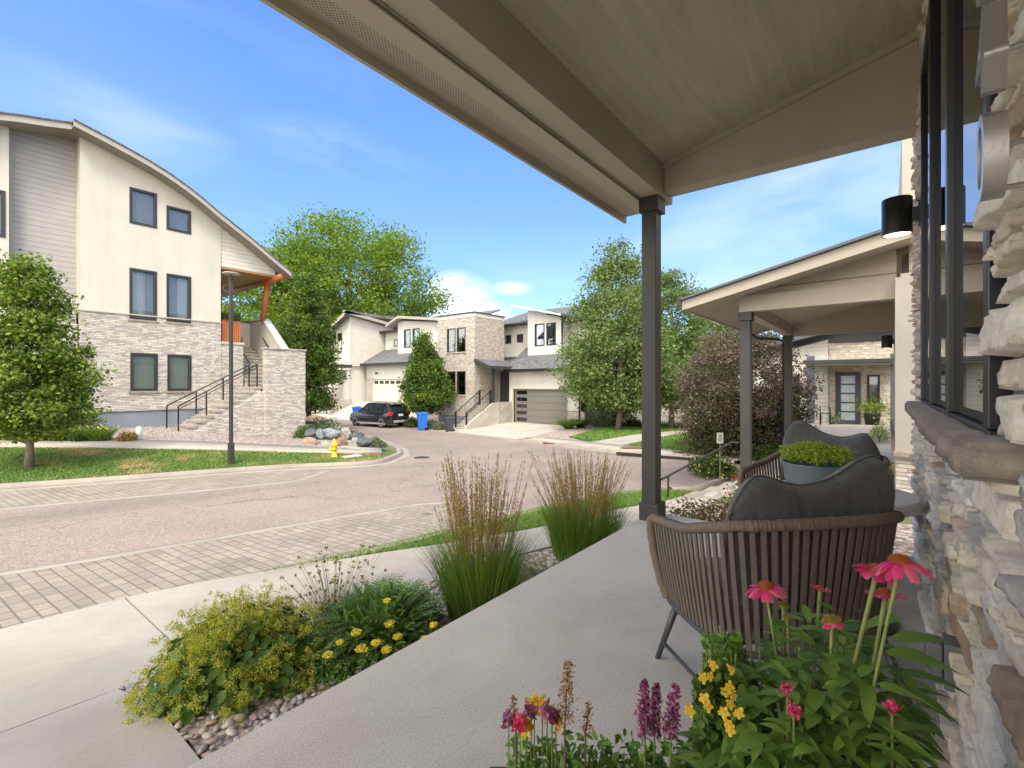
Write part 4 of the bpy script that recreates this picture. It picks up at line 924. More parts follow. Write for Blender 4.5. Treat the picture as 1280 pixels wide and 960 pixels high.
# lower left wing beside the tower
MB().box(24.6, 30, 24.97, 28.0, -1.4, 2.6).build('side_wing', 'ledge2', h2)
roof_x(24.3, 2.65, 30, 6.0, 24.98, 28.3).build('side_wing_roof', 'shingle', h2)
# entry: canopy, door, post
MB().prism([(21.38, 2.98), (20.05, 2.47), (20.05, 2.40), (21.38, 2.90)], 'x', 23.0, 26.8).build('entry_canopy', 'shingle', h2)
MB().prism([(21.38, 3.0), (20.0, 2.48), (20.0, 2.28), (21.38, 2.78)], 'x', 22.94, 23.0).box(22.94, 26.5, 19.95, 20.0, 2.28, 2.48).build('canopy_fascia', 'charcoal', h2)
MB().box(23.85, 24.0, 20.5, 20.65, -.1, 2.6).build('entry_post', 'charcoal', h2)
MB().box(25.52, 25.6, 20.5, 21.3, -.1, 2.2).build('entry_door', 'frame', h2)
MB().box(25.6, 25.9, 20.47, 21.4, -.1, 2.6).build('entry_wall', 'stucco_s', h2)
es = thing('entry_steps', 'concrete entry steps with stone cheek between the stone tower and the grey garage', 'steps')
mb = MB()
for i in range(8): mb.box(21.1+.3*i, 21.4+.3*i+(0 if i < 7 else 2.1), 20.42, 21.38, -1.75, -1.62+.19*(i+1))
mb.build('treads', 'walk', es, bevel=.01)
MB().prism([(21.0, -1.7), (21.0, -1.30), (23.5, .05), (24.0, .05), (24.0, -1.7)], 'y', 20.22, 20.41).build('cheek', 'drive', es)
MB().box(24.0, 25.44, 20.18, 20.41, -1.6, .08).build('stone_cheek', 'ledge2', es)
for k, (y, lab) in enumerate(((21.3, 'black picket handrail on the tower side of the entry steps'), (20.36, 'black picket handrail on the garage side of the entry steps'))):
    t = thing('step_rail', lab, 'handrail'); a = Vector((21.15, y, -1.45)); b = Vector((23.4, y, -.1))
    MB().tube([a+Vector((0, 0, .95)), b+Vector((0, 0, .95)), b+Vector((.5, 0, .95))], .03, 6).tube([a+Vector((0, 0, .15)), b+Vector((0, 0, .15))], .02, 6).build('rails', 'black', t)
    mb = MB()
    for i in range(15): p = a.lerp(b, i/14); mb.tube([p+Vector((0, 0, .15)), p+Vector((0, 0, .95))], .009, 4)
    mb.build('pickets', 'black', t)
    for p in (a, b): MB().box(p.x-.045, p.x+.045, p.y-.045, p.y+.045, p.z-.15, p.z+1.0).build('post', 'black', t)
# ================================================================== house 3, behind the parked car
h3 = thing('white_sided_house', 'white sided two storey house with cream garage door behind the parked car', 'house')
D3 = -.45
fw = [(38.35, 39.1, 4.2, 5.9), (39.3, 40.0, 4.2, 5.9)]
wallpanel('x', 23.8, .2, 37.2, 40.8, 2.9, [(37.2, 7.35), (40.8, 5.9)], fw).build('front_wall', 'siding_w', h3)
for a, b, c, d in fw: window(h3, 'x', 23.8, -1, a, b, c, d, back='room', fr=.09)
wallpanel('y', 37.2, .2, 24.0, 31, 2.9, [(24.0, 7.3), (31, 6.3)], []).build('side_wall', 'siding_w', h3)
MB().box(23.78, 23.9, 37.14, 37.2, 2.9, 7.3).build('corner_board', 'stucco_s', h3)
MB().prism([(36.7, 7.42), (41.7, 5.45), (41.7, 5.7), (36.7, 7.68)], 'x', 23.1, 31).build('front_roof', 'shingle_t', h3)
MB().prism([(36.9, 7.2), (41.7, 5.25), (41.7, 5.5), (36.8, 7.5)], 'x', 23.04, 23.1).build('front_fascia', 'fascia', h3)
MB().prism([(23.1, 7.45), (31.2, 6.35), (31.2, 6.6), (23.1, 7.72)], 'y', 36.7, 37.1).build('side_roof', 'fascia', h3)
MB().box(23.82, 30, 37.4, 41, D3-1, 5.2).build('house_core', 'stucco_s', h3)
wallpanel('x', 25.5, .2, 29.0, 37.15, D3-.6, 2.95, [(31.5, 36.2, D3, 1.75)]).build('garage_wall', 'stucco_w', h3)
g = MB()
for k in range(4): g.box(25.62, 25.66, 31.5, 36.2, D3+k*.55+.008, D3+(k+1)*.55-.008)
gdo = g.build('garage_door', 'garage_w', h3)
for k in range(6): MB().box(25.60, 25.62, 31.72+k*.76, 32.26+k*.76, D3+1.77, D3+2.02).build('window_light', 'frame', gdo)
MB().box(25.44, 25.5, 36.2, 37.15, D3-.6, 1.9).box(25.44, 25.5, 29, 31.5, D3-.6, .6).build('stone_wainscot', 'ledge2', h3)
text('804', .3, (25.48, 35.6, 2.25), (R(90), 0, R(-90)), 'black', h3, 'house_number', .01)
roof_x(24.9, 3.1, 30.5, 6.2, 28.6, 37.18).build('garage_roof', 'shingle', h3)
MB().box(24.83, 24.9, 28.6, 37.18, 2.92, 3.12).build('garage_gutter', 'black', h3)
dw = [(32.15, 33.05, 4.45, 6.05), (31.0, 31.9, 4.45, 6.05)]
wallpanel('x', 26.5, .2, 28.4, 33.9, 3.9, [(28.4, 6.35), (33.2, 6.85), (33.9, 6.75)], dw).build('dormer_front', 'stucco_w', h3)
for a, b, c, d in dw: window(h3, 'x', 26.5, -1, a, b, c, d, back='room', fr=.09)
MB().prism([(27.8, 6.35), (33.2, 7.0), (34.9, 6.35), (34.9, 6.55), (33.2, 7.22), (27.8, 6.57)], 'x', 25.9, 30).build('dormer_roof', 'fascia', h3)
MB().box(27.4, 27.6, 33.9, 36.9, 4.0, 6.1).build('recess_wall', 'stucco_s', h3)
window(h3, 'x', 27.4, -1, 35.0, 35.6, 4.75, 5.4, back='room', fr=.08)
MB().box(26.9, 28, 33.9, 37.2, 6.1, 6.25).build('recess_roof', 'charcoal', h3)
roof_x(27.8, 6.3, 33, 8.1, 27.5, 37.2).build('main_roof', 'shingle', h3)
MB().box(28, 33, 28.4, 37.2, D3, 6.2).build('rear_core', 'stucco_s', h3)
# porch on piers
MB().box(22.2, 24.0, 37.1, 41.5, 2.75, 3.0).build('porch_roof', 'charcoal', h3)
MB().box(22.3, 23.9, 37.15, 41.4, 2.55, 2.75).build('porch_beam', 'stucco_w', h3)
for y in (38.0, 40.4):
    MB().box(22.4, 22.95, y-.3, y+.3, 1.0, 2.55).build('pier', 'stucco_w', h3)
    MB().box(22.34, 23.01, y-.36, y+.36, D3-.8, .94).build('pier_stone', 'ledge2', h3); MB().box(22.3, 23.05, y-.4, y+.4, .94, 1.0).build('pier_cap', 'taupe', h3)
MB().box(23.72, 23.78, 38.8, 39.7, .0, 2.3).build('front_door', 'frame', h3)
MB().box(23.6, 23.8, 37.2, 41, D3-1, 2.9).build('porch_back_wall', 'stucco_s', h3)
MB().box(22.0, 24, 37.1, 42, D3-.8, -.05).build('porch_floor', 'ledge2', h3)
t = thing('porch_picket_rail', 'black picket railing between the stone piers of the white sided house', 'railing')
mb = MB().box(22.6, 22.65, 38.3, 40.1, .85, .9)
for i in range(16): mb.box(22.61, 22.64, 38.35+i*.115, 38.375+i*.115, 0, .85)
mb.build('pickets', 'black', t)
# ================================================================== house 4, far right under the neighbour's porch
h4 = thing('blue_door_house', 'small stone and white house with slate blue five panel front door', 'house')
wallpanel('x', 24.3, .2, .0, 1.95, -1, 3.05, [(.82, 1.70, -.42, 1.80), (.2, .62, .53, 1.68)]).build('stone_wall', 'ledge4', h4)
wallpanel('x', 24.2, .3, 1.95, 5.5, -1, [(1.95, 3.2), (5.5, 2.3)], [(3.0, 3.55, .05, 1.65)]).build('sided_wall', 'siding_w', h4)
MB().box(24.1, 24.2, 2.2, 5.5, -1, .05).build('stone_base', 'ledge1', h4)
window(h4, 'x', 24.2, -1, 3.0, 3.55, .05, 1.65, back='room', fr=.08); window(h4, 'x', 24.3, -1, .2, .62, .53, 1.68, back='room', fr=.08)
d4 = MB().box(24.36, 24.41, .87, 1.65, -.40, 1.75).build('front_door', 'bluegrey', h4)
M['frost'] = plain('frosted glass', (.50, .56, .58), .25, .15, 4, 0)
for k in range(5): MB().box(24.345, 24.36, 1.02, 1.50, -.22+.385*k, .10+.385*k).build('glass_panel', 'frost', d4)
MB().box(24.25, 24.36, .82, .87, -.42, 1.80).box(24.25, 24.36, 1.65, 1.70, -.42, 1.80).box(24.25, 24.36, .87, 1.65, 1.75, 1.80).build('door_frame', 'bluegrey', h4)
MB().tube([(24.30, .95, .45), (24.30, .95, .75)], .015, 6).build('handle', 'steel', d4)
for y in (-.25, 2.45): MB().box(22.9, 23.1, y-.13, y+.13, -.6, 2.45).build('porch_post', 'bluegrey', h4, bevel=.01)
MB().box(22.75, 24.3, -.5, 2.7, 2.17, 2.27).box(22.7, 22.75, -.5, 2.7, 2.12, 2.27).build('porch_roof', 'charcoal', h4)
MB().box(22.8, 24.28, -.45, 2.6, 2.06, 2.168).build('porch_beam', 'taupe_l', h4)
MB().box(24.25, 24.6, -1, 1.95, 3.05, 3.55).build('clerestory_band', 'frame', h4)
window(h4, 'x', 24.24, -1, .0, 1.1, 3.07, 3.5, back='room', fr=.05, glass='glass_d')
MB().prism([(1.2, 3.62), (6.2, 2.45), (6.2, 2.62), (1.2, 3.85)], 'x', 23.6, 30).build('lean_roof', 'bluegrey', h4)
MB().box(23.9, 31, -4, 1.6, 3.55, 3.7).build('roof', 'charcoal', h4)
MB().box(24.5, 30, -4, 5.4, -1, 2.3).build('house_core', 'stucco_s', h4)
MB().box(24.3, 24.5, -4, 0, -1, 3.55).build('stone_side', 'ledge4', h4)
MB().box(22.4, 24.3, -1, 2.9, -1.4, -.45).build('entry_stoop', 'walk', h4, bevel=.01)
# far white house glimpsed between trees
# ------------------------------------------------------------------ plants
def at(px, py, Y):
    """a spot seen in the photograph at depth Y metres, as world coordinates"""
    X = (px-640)/590*Y; return (.6211*X+.7837*Y, -.7837*X+.6211*Y, 1.3-(py-479.5)/590*Y)
M['lf_linden'] = foliage('linden leaves', [(.035, .065, .012), (.070, .12, .018), (.13, .20, .028), (.21, .28, .040), (.32, .36, .07)], trans=.42)
M['lf_cotton'] = foliage('cottonwood leaves', [(.060, .11, .012), (.115, .19, .020), (.19, .28, .03), (.27, .36, .05)], trans=.48)
M['lf_aspen'] = foliage('aspen leaves', [(.065, .10, .028), (.12, .175, .045), (.19, .26, .085), (.30, .36, .16)], trans=.45)
M['lf_dark'] = foliage('dark green leaves', [(.028, .055, .012), (.060, .11, .018), (.10, .17, .028), (.16, .24, .04)])
M['lf_tip'] = foliage('fresh leaves', [(.10, .17, .02), (.19, .27, .03), (.28, .34, .05)])
M['lf_plum'] = foliage('plum leaves', [(.06, .045, .038), (.12, .075, .070), (.18, .115, .10), (.11, .13, .06), (.26, .19, .16)], trans=.3)
M['lf_plumlow'] = foliage('plum green leaves', [(.028, .038, .016), (.065, .085, .030), (.11, .135, .05), (.10, .07, .05)], trans=.3)
M['lf_shrub'] = foliage('shrub leaves', [(.025, .055, .014), (.055, .10, .024), (.11, .17, .04)])
M['lf_sage'] = foliage('sage leaves', [(.08, .11, .06), (.15, .19, .11), (.24, .28, .18)])
M['lf_ochre'] = foliage('dry ochre leaves', [(.16, .09, .03), (.30, .20, .06), (.42, .34, .10)])
M['lf_red'] = foliage('red tinted leaves', [(.16, .03, .025), (.26, .10, .05), (.12, .15, .04), (.20, .24, .06)])
M['lf_mantle'] = foliage('lady mantle leaves', [(.045, .095, .018), (.085, .16, .028), (.15, .24, .045)], trans=.35)
M['fl_mantle'] = foliage('chartreuse froth', [(.28, .29, .03), (.42, .42, .05), (.58, .56, .10)], trans=.4)
M['lf_yarrow'] = foliage('yarrow leaves', [(.075, .14, .045), (.15, .25, .08), (.27, .38, .15)], trans=.35)
M['fl_yellow'] = foliage('yellow petals', [(.62, .45, .02), (.78, .62, .04), (.85, .74, .15)], trans=.25)
M['fl_pink'] = foliage('pink petals', [(.42, .02, .09), (.66, .04, .17), (.80, .10, .26), (.84, .22, .36)], trans=.4, rough=.6)
M['fl_purple'] = foliage('purple petals', [(.17, .03, .10), (.33, .08, .22), (.50, .20, .36), (.30, .20, .13)], trans=.25)
M['fl_mix'] = foliage('pansy petals', [(.80, .55, .02), (.85, .68, .08), (.82, .38, .05)], trans=.25)
M['fl_dry'] = foliage('dry florets', [(.20, .09, .035), (.34, .17, .07), (.46, .28, .13)], trans=.15)
M['lf_cone'] = foliage('coneflower leaves', [(.07, .14, .028), (.13, .24, .045), (.20, .33, .07), (.28, .42, .11)], trans=.42, rough=.5, spec=.3)
M['stem'] = plain('green stems', (.14, .20, .05), .6, .2, 20, .1); M['twig'] = plain('brown twigs', (.14, .09, .05), .8, .2, 20, .1)
M['gr_green'] = foliage('reed grass blades', [(.07, .13, .02), (.13, .21, .03), (.22, .31, .05)], trans=.4)
M['gr_tan'] = foliage('reed grass plumes', [(.28, .15, .05), (.42, .25, .09), (.58, .39, .17)], trans=.25)
M['gr_stem'] = foliage('reed stems', [(.22, .24, .06), (.38, .32, .11)], trans=.2)
def crown_points(shape, n_cl, per, base, cr, clump):
    """leaf positions in clumps; shape(t)->relative radius at relative height t, cr=(radius, height)"""
    P = []; O = []; cents = []
    for _ in range(n_cl):
        for tr in range(30):
            t = rng.uniform(0, 1); r = shape(t)
            if rng.uniform() < r: break
        a = rng.uniform(0, 2*np.pi); q = rng.uniform(.15, 1)**.5*r*cr[0]*rng.uniform(.86, 1.10)
        c = np.array([math.cos(a)*q, math.sin(a)*q, t*cr[1]]); cents.append(c)
        k = int(per*rng.uniform(.5, 1.5)); cs = clump*rng.uniform(.55, 1.35)
        d = np.clip(rng.normal(size=(k, 3)), -1.7, 1.7)*np.array([1, 1, .62])*cs*.5+c; P.append(d)
        o = np.tile(np.array([math.cos(a), math.sin(a), .1]), (k, 1)); O.append(o)
    return np.concatenate(P)+np.array(base), np.concatenate(O), np.array(cents)
def tree(name, label, cat, x, y, hgt, shape, R_, z_first, leafsz, n_cl, per, clump, leafm, barkm='bark', tr=.12, group=None, droop=.2, lean=(0, 0), fresh=None, stems=1, limb_n=26, z0=None):
    z = (h(x, y)+.05) if z0 is None else z0
    t = thing(name, label, cat, (x, y, z), 0, group)
    H2 = hgt-z_first; P, O, cents = crown_points(shape, n_cl, per, (0, 0, z_first), (R_, H2), clump)
    mb = MB()
    for s in range(stems):
        ox, oy = (0, 0) if stems == 1 else (rng.uniform(-.12, .12), rng.uniform(-.12, .12)); lx, ly = (lean if stems == 1 else (rng.uniform(-.2, .2)*R_, rng.uniform(-.2, .2)*R_))
        pts = [(ox+lx*k/8+.03*R_*math.sin(k*1.3+s)*(k > 0)*.6, oy+ly*k/8+.03*R_*math.cos(k*1.7+s)*(k > 0)*.6, -.08+(hgt*.93+.08)*k/8) for k in range(9)]
        mb.tube(pts, [tr*(1.25 if k == 0 else 1)*(1-.115*k) for k in range(9)], 10)
    idx = rng.choice(len(cents), min(limb_n, len(cents)), replace=False)
    for i in idx:
        c = cents[i]+np.array([0, 0, z_first]); rr = math.hypot(c[0], c[1]); zb_ = max(z_first*.8, c[2]-rr*rng.uniform(.6, 1.1)); s = zb_/hgt
        a = np.array([lean[0]*s, lean[1]*s, zb_]); mid = (a+c)/2+np.array([0, 0, -.08*rr])
        r0 = tr*(1-.9*s)*.5; mb.tube([a, mid, c], [r0, r0*.6, r0*.2], 6)
    mb.build('trunk', barkm, t, smooth=True)
    P[:, 0] += lean[0]*.6; P[:, 1] += lean[1]*.6
    leaves('crown', P, leafsz, leafm, t, out=O, outw=.5, droop=droop, aspect=.62)
    if fresh:
        top, _, _ = crown_points(shape, int(n_cl*.35), int(per*.5), (0, 0, z_first), (R_*1.02, H2*1.01), clump*.9)
        leaves('fresh_growth', top, leafsz, fresh, t, up=1.2, aspect=.6)
    return t
egg = lambda t: (math.sin(math.pi*min(1, max(0, t*.92+.08))**.8))**.65*(1 if t < .5 else 1-.25*(t-.5))
cone = lambda t: (1-t)**.75*(min(1, t/.16)**.6)+.05
broad = lambda t: math.sqrt(max(0, 1-(abs(t-.42)/.60)**2.3))
col = lambda t: (1-t)**.5*(.75+.25*min(1, t/.2))*.95+.04
lind = lambda t: min(1, (t/.12)**.5 if t > 0 else 0)*(1-max(0, t-.25)/.76)**.62
tree('young_linden', 'young linden with dense yellow green crown at the left edge of the far lawn', 'tree', 1.70, 16.35, 5.15, lind, 1.24, .78, .10, 230, 95, .40, 'lf_linden', 'bark_g', .085, droop=.5, fresh='lf_tip', z0=h(1.7, 16.35)+.08)
tree('cottonwood', 'huge bright green cottonwood towering behind the white sided house', 'tree', 31.5, 49.2, 20.2, broad, 9.9, 3.2, .30, 360, 165, 2.2, 'lf_cotton', 'bark', .6, limb_n=60, fresh='lf_cotton')
tree('cottonwood', 'broad green tree filling the gap behind the leaning timber post of the arched roof house', 'tree', 22.5, 47.5, 15.6, broad, 5.8, 2, .36, 190, 95, 1.6, 'lf_cotton', 'bark', .4, limb_n=40)
tree('upright_tree', 'slim upright green tree with pale new growth beside the stone cheek wall', 'tree', 13.5, 25.2, 8.1, col, 1.75, .7, .15, 190, 110, .6, 'lf_dark', 'bark', .12, stems=2, fresh='lf_tip')
tree('upright_tree', 'darker green tree behind the slim upright one, left of the white sided house', 'tree', 14.4, 30.5, 7.0, egg, 2.3, .8, .17, 150, 110, .8, 'lf_dark', 'bark', .13, stems=2)
tree('conical_tree', 'small cone shaped green tree in front of the stone tower house', 'tree', 21.0, 24.0, 6.1, cone, 1.75, .95, .15, 200, 120, .5, 'lf_dark', 'bark', .10, fresh='lf_tip')
tree('aspen', 'tall pale green aspen behind the porch post, hiding the side of the garage', 'tree', 23.3, 11.2, 9.9, lambda t: (1-t)**.62*min(1, .45+t*2.6)*.98+.05, 3.5, 1.3, .16, 330, 95, .9, 'lf_aspen', 'bark_g', .14, stems=2, limb_n=40, group=None)
tree('aspen', 'paler second aspen right of the porch post above the plum', 'tree', 26.3, 9.4, 8.9, lambda t: (1-t)**.55*min(1, .5+t*2.2)*.95+.05, 3.0, 1.4, .16, 230, 90, .85, 'lf_aspen', 'bark_g', .12, stems=2, limb_n=30)
tree('aspen', 'low aspen farther back with its top just over the purple plum', 'tree', 29.5, 8.0, 7.3, egg, 2.6, 1.6, .18, 130, 85, .8, 'lf_aspen', 'bark_g', .12, stems=2, limb_n=24)
tree('aspen', 'bushy low tree close against the far side of the garage house', 'tree', 26.2, 12.9, 6.0, egg, 2.2, .6, .17, 130, 85, .8, 'lf_aspen', 'bark', .1, stems=2, limb_n=24)
tp = tree('purple_plum', 'big purple leaved plum shrub with green lower leaves behind the neighbouring porch posts', 'tree', 17.0, 3.75, 4.05, lambda t: math.sqrt(max(0, 1-(abs(t-.42)/.62)**2.2)), 1.95, .15, .085, 260, 140, .5, 'lf_plum', 'bark', .07, stems=5, limb_n=70, droop=-.3)
Pq, Oq, _ = crown_points(lambda t: .95-.3*t, 190, 150, (0, 0, .1), (1.95, 1.9), .5); leaves('lower_leaves', Pq, .085, 'lf_plumlow', tp, out=Oq, outw=.5)
tree('sapling', 'thin staked sapling on the lawn just left of the plum', 'tree', *at(862, 548, 21)[:2], 1.9, egg, .35, .6, .10, 14, 20, .2, 'lf_aspen', 'bark_g', .025, limb_n=6)
# row of far trees closing the view
for i, (px, Y, H3, r) in enumerate([(830, 60, 8, 4), (875, 52, 6.5, 3.6), (915, 60, 7, 4), (960, 50, 6, 3.5), (400, 62, 12, 5), (300, 66, 13, 5.5), (1000, 58, 6.5, 4)]):
    w_ = at(px, 480, Y)
    tree('far_tree', ['round distant tree left of the gap beyond the aspens', 'low distant tree beyond the plum', 'distant tree behind the plum top', 'distant tree right of the plum', 'tall distant tree behind the driveway house', 'tall distant tree behind the timber porch', 'distant tree behind the blue door house'][i], 'tree', w_[0], w_[1], H3+1.5, broad, r, 1, .5, 55, 60, 1.6, 'lf_dark' if i % 2 else 'lf_cotton', 'bark', .25, group=None, limb_n=8)
def shrub(name, label, x, y, r, hh, leafm, n=1500, ls=.05, group=None, cat='shrub', z=None, flat=.8, extra=None):
    z = h(x, y)+.1 if z is None else z
    t = thing(name, label, cat, (x, y, z), rng.uniform(0, 6), group)
    d = rand_dirs(n, .3); d[:, 2] = np.abs(d[:, 2]); lump = 1+.16*np.sin(5*d[:, 0]+x)*np.cos(4*d[:, 1]+y)
    rad = (rng.uniform(.25, 1, n)**.5*lump)[:, None]
    P = d*rad*np.array([r, r, hh]); leaves('foliage', P, ls, leafm, t, out=d, outw=.8)
    mb = MB()
    for i in range(7): a = i*.9; mb.tube([(0, 0, -.1), (r*.3*math.cos(a), r*.3*math.sin(a), hh*.4), (r*.6*math.cos(a), r*.6*math.sin(a), hh*.7)], [.012, .008, .003], 5)
    mb.build('stems', 'twig', t)
    if extra: q = rng.choice(n, int(n*.12)); leaves('flowers', P[q]*1.05, ls*.8, extra, t)
    return t
def tuft(name, label, x, y, n, ln, w, m, r=.12, lean=.3, bend=.6, z=None, group=None, cat='ornamental grass', lab=None):
    z = h(x, y)+.05 if z is None else z
    t = thing(name, label, cat, (x, y, z), 0, group)
    a = rng.uniform(0, 6.283, n); q = r*np.sqrt(rng.uniform(0, 1, n)); D = np.stack([np.cos(a), np.sin(a), 0*a], 1)
    blades('foliage', np.stack([q*np.cos(a), q*np.sin(a), 0*a], 1), ln*rng.uniform(.6, 1.1, n), w, m, t, lean=D, bend=bend, leanamt=lean)
    return t
# planting along house 1
for i, (px, Y, r, hh, mm, lab) in enumerate([(5, 14.9, .6, .55, 'lf_shrub', 'low green shrub at the left picture edge under the siding wall'), (95, 15.7, .75, .85, 'lf_shrub', 'rounded green shrub against the blue grey foundation'), (62, 15.5, .55, .6, 'lf_dark', 'dark green shrub right behind the linden trunk')]):
    w_ = at(px, 500, Y); shrub('foundation_shrub', lab, w_[0], w_[1], r, hh, mm, 2600, .07)
for i, (px, Y, lab) in enumerate([(22, 14.5, 'clump of daylilies left of the linden trunk'), (52, 14.6, 'clump of daylilies just right of the linden trunk'), (75, 14.7, 'clump of daylilies third from the left edge of the bed'), (100, 14.8, 'clump of daylilies under the corner of the cream house'), (125, 15.0, 'last clump of daylilies nearest the brown plant')]):
    w_ = at(px, 500, Y); t = tuft('daylily', lab, w_[0], w_[1], 420, .55, .025, 'lf_mantle' if i % 2 else 'gr_green', .25, .35, .7, z=h(w_[0], w_[1])+.1, cat='plant', group='daylilies along the far walk')
    leaves('flowers', rng.normal(size=(30, 3))*np.array([.22, .22, .08])+np.array([0, 0, .42]), .07, 'fl_yellow', t)
w_ = at(160, 540, 15.2); shrub('dry_plant', 'round rust brown dried plant on the gravel left of the stairs', w_[0], w_[1], .32, .3, 'lf_ochre', 1400, .06, cat='plant')
M['paint_w'] = plain('white paint', (.75, .75, .73), .5, .04)
w_ = at(174, 540, 15.4); t = thing('bollard_light', 'short white garden post on the gravel beside the dried plant', 'garden post', (w_[0], w_[1], h(*w_[:2])+.1))
MB().lathe([(.09, 0), (.09, .34), (.07, .42), (.02, .45)], 12).build('post', 'paint_w', t, smooth=True)
w_ = at(16, 540, 15.2); t = thing('utility_pedestal', 'white utility post among the daylilies at the left edge', 'utility post', (w_[0], w_[1], h(*w_[:2])+.1))
MB().box(-.07, .07, -.07, .07, 0, .62).build('post', 'paint_w', t, bevel=.02); MB().box(-.085, .085, -.085, .085, .62, .68).build('cap', 'paint_w', t, bevel=.02)
# ---- lamp post
w_ = at(289, 578, 13.05); lz = h(w_[0], w_[1])+.1
t = thing('street_lamp', 'tall slim dark grey lamp post with flat disc head on the far lawn', 'street lamp', (w_[0], w_[1], lz))
LH = 1.3+(479.5-341)/590*13.05-lz
MB().box(-.043, .043, -.043, .043, 0, LH-.16).build('pole', 'charcoal', t, bevel=.01)
MB().box(-.068, .068, -.068, .068, 0, .60).box(-.12, .12, -.12, .12, -.05, .02).build('base', 'charcoal', t, bevel=.008)
MB().lathe([(.045, LH-.20), (.06, LH-.14), (.04, LH-.07), (.04, LH-.04)], 16).build('neck', 'charcoal', t, smooth=True)
MB().lathe([(.06, LH-.055), (.21, LH-.03), (.22, LH-.01), (.19, LH+.005), (.05, LH+.03), (.01, LH+.032)], 28).build('disc_head', 'fascia', t, smooth=True)
# ---- hydrant
M['hyd'] = plain('yellow enamel', (.80, .50, .02), .35, .08, 6, .1)
w_ = at(418, 574, 14.6); hz = h(w_[0], w_[1])+.1; t = thing('fire_hydrant', 'yellow fire hydrant on the lawn in front of the boulders', 'fire hydrant', (w_[0], w_[1], hz), R(-30))
S = .80
MB().lathe([(.14*S, 0), (.14*S, .03), (.095*S, .035), (.09*S, .42*S), (.125*S, .43*S), (.125*S, .47*S), (.12*S, .48*S), (.10*S, .56*S), (.06*S, .62*S), (.03*S, .64*S), (.03*S, .70*S), (.01, .70*S)], 20).build('body', 'hyd', t, smooth=True)
for s_ in (-1, 1): MB().lathe([(.055*S, .07*S), (.06*S, .15*S), (.035*S, .155*S), (.03*S, .19*S), (.01, .19*S)], 12, (0, 0, .32*S), 'y').v and MB().lathe([(.055*S, s_*.07*S), (.06*S, s_*.15*S), (.035*S, s_*.155*S), (.03*S, s_*.19*S), (.01, s_*.19*S)], 12, (0, 0, .32*S), 'y').build('side_cap', 'hyd', t, smooth=True)
MB().lathe([(.07*S, -.07*S), (.075*S, -.16*S), (.04*S, -.165*S), (.035*S, -.2*S), (.01, -.2*S)], 14, (0, 0, .30*S), 'x').build('front_cap', 'hyd', t, smooth=True)
w_ = at(440, 576, 14.7); t = tag(MB().box(-.28, .28, -.18, .18, -.05, .03).build('valve_cover', 'drive', bevel=.02), 'small flat concrete utility cover in the grass right of the hydrant', 'utility cover'); t.location = (w_[0], w_[1], h(*w_[:2])+.12)
# ---- boulders
def boulder(x, y, z, sx_, sy_, sz_, m, label, seed):
    bm = bmesh.new(); bmesh.ops.create_icosphere(bm, subdivisions=4, radius=1); r = np.random.default_rng(seed)
    pl = [Vector(q).normalized() for q in r.normal(size=(11, 3))]; dd = r.uniform(.55, .92, 11)
    for v in bm.verts:
        for n_, d_ in zip(pl, dd):
            q = v.co.dot(n_)-d_
            if q > 0: v.co -= n_*q*.92
        v.co += v.normal*.03*math.sin(7*v.co.x+seed)*math.cos(8*v.co.z+seed*2)
        v.co = Vector((v.co.x*sx_, v.co.y*sy_, v.co.z*sz_))
    me = bpy.data.meshes.new('boulder'); bm.to_mesh(me); bm.free(); o = link('boulder', me, m, smooth=False)
    o.location = (x, y, z); o.rotation_euler = (0, 0, R(r.uniform(-25, 25))-R(52)); tag(o, label, 'boulder', 'boulders of the low retaining wall'); return o
def rock(name, c):
    m = NT(name); m.col(m.ramp(m.noise(3.5, 9, rough=.72, dist=.8), [(.3, var(c, .5)), (.5, c), (.72, var(c, 1.5))])); m.setp(Roughness=.9); m.bump(m.noise(9, 9, rough=.7), .9, .05); return m.m
M['rk_b'] = rock('blue grey granite', (.23, .26, .29)); M['rk_d'] = rock('dark slate rock', (.09, .095, .11)); M['rk_t'] = rock('tan sandstone', (.33, .24, .17)); M['rk_r'] = rock('brown rock', (.24, .16, .11)); M['rk_g'] = rock('pale grey rock', (.29, .28, .255))
for i, (px, py, w, hh, mm, lab) in enumerate([(386, 552, 20, 13, 'rk_t', 'tan boulder lowest at the left, touching the stone stair wall'), (408, 554, 18, 11, 'rk_g', 'pale grey boulder directly behind the hydrant'), (427, 553, 14, 15, 'rk_r', 'brown boulder right of the hydrant'), (443, 553, 17, 15, 'rk_g', 'light grey angular boulder in the lower row, right of the brown one'), (389, 540, 14, 12, 'rk_d', 'dark boulder upper left in the retaining wall'), (400, 541, 12, 12, 'rk_b', 'small grey boulder between the dark and the long blue grey one'), (415, 540, 26, 13, 'rk_b', 'long blue grey boulder in the middle of the upper row'), (434, 540, 16, 14, 'rk_g', 'pale blue white boulder in the upper row'), (448, 543, 18, 9, 'rk_d', 'flat dark boulder at the upper right'), (455, 550, 20, 12, 'rk_d', 'dark grey boulder at the lower right end')]):
    Y = 17.6 if py > 545 else 18.4; w_ = at(px, py, Y); k = Y/590
    boulder(w_[0], w_[1], w_[2]-.04, w*k*.54, w*k*.45, hh*k*.58, mm, lab, i+5)
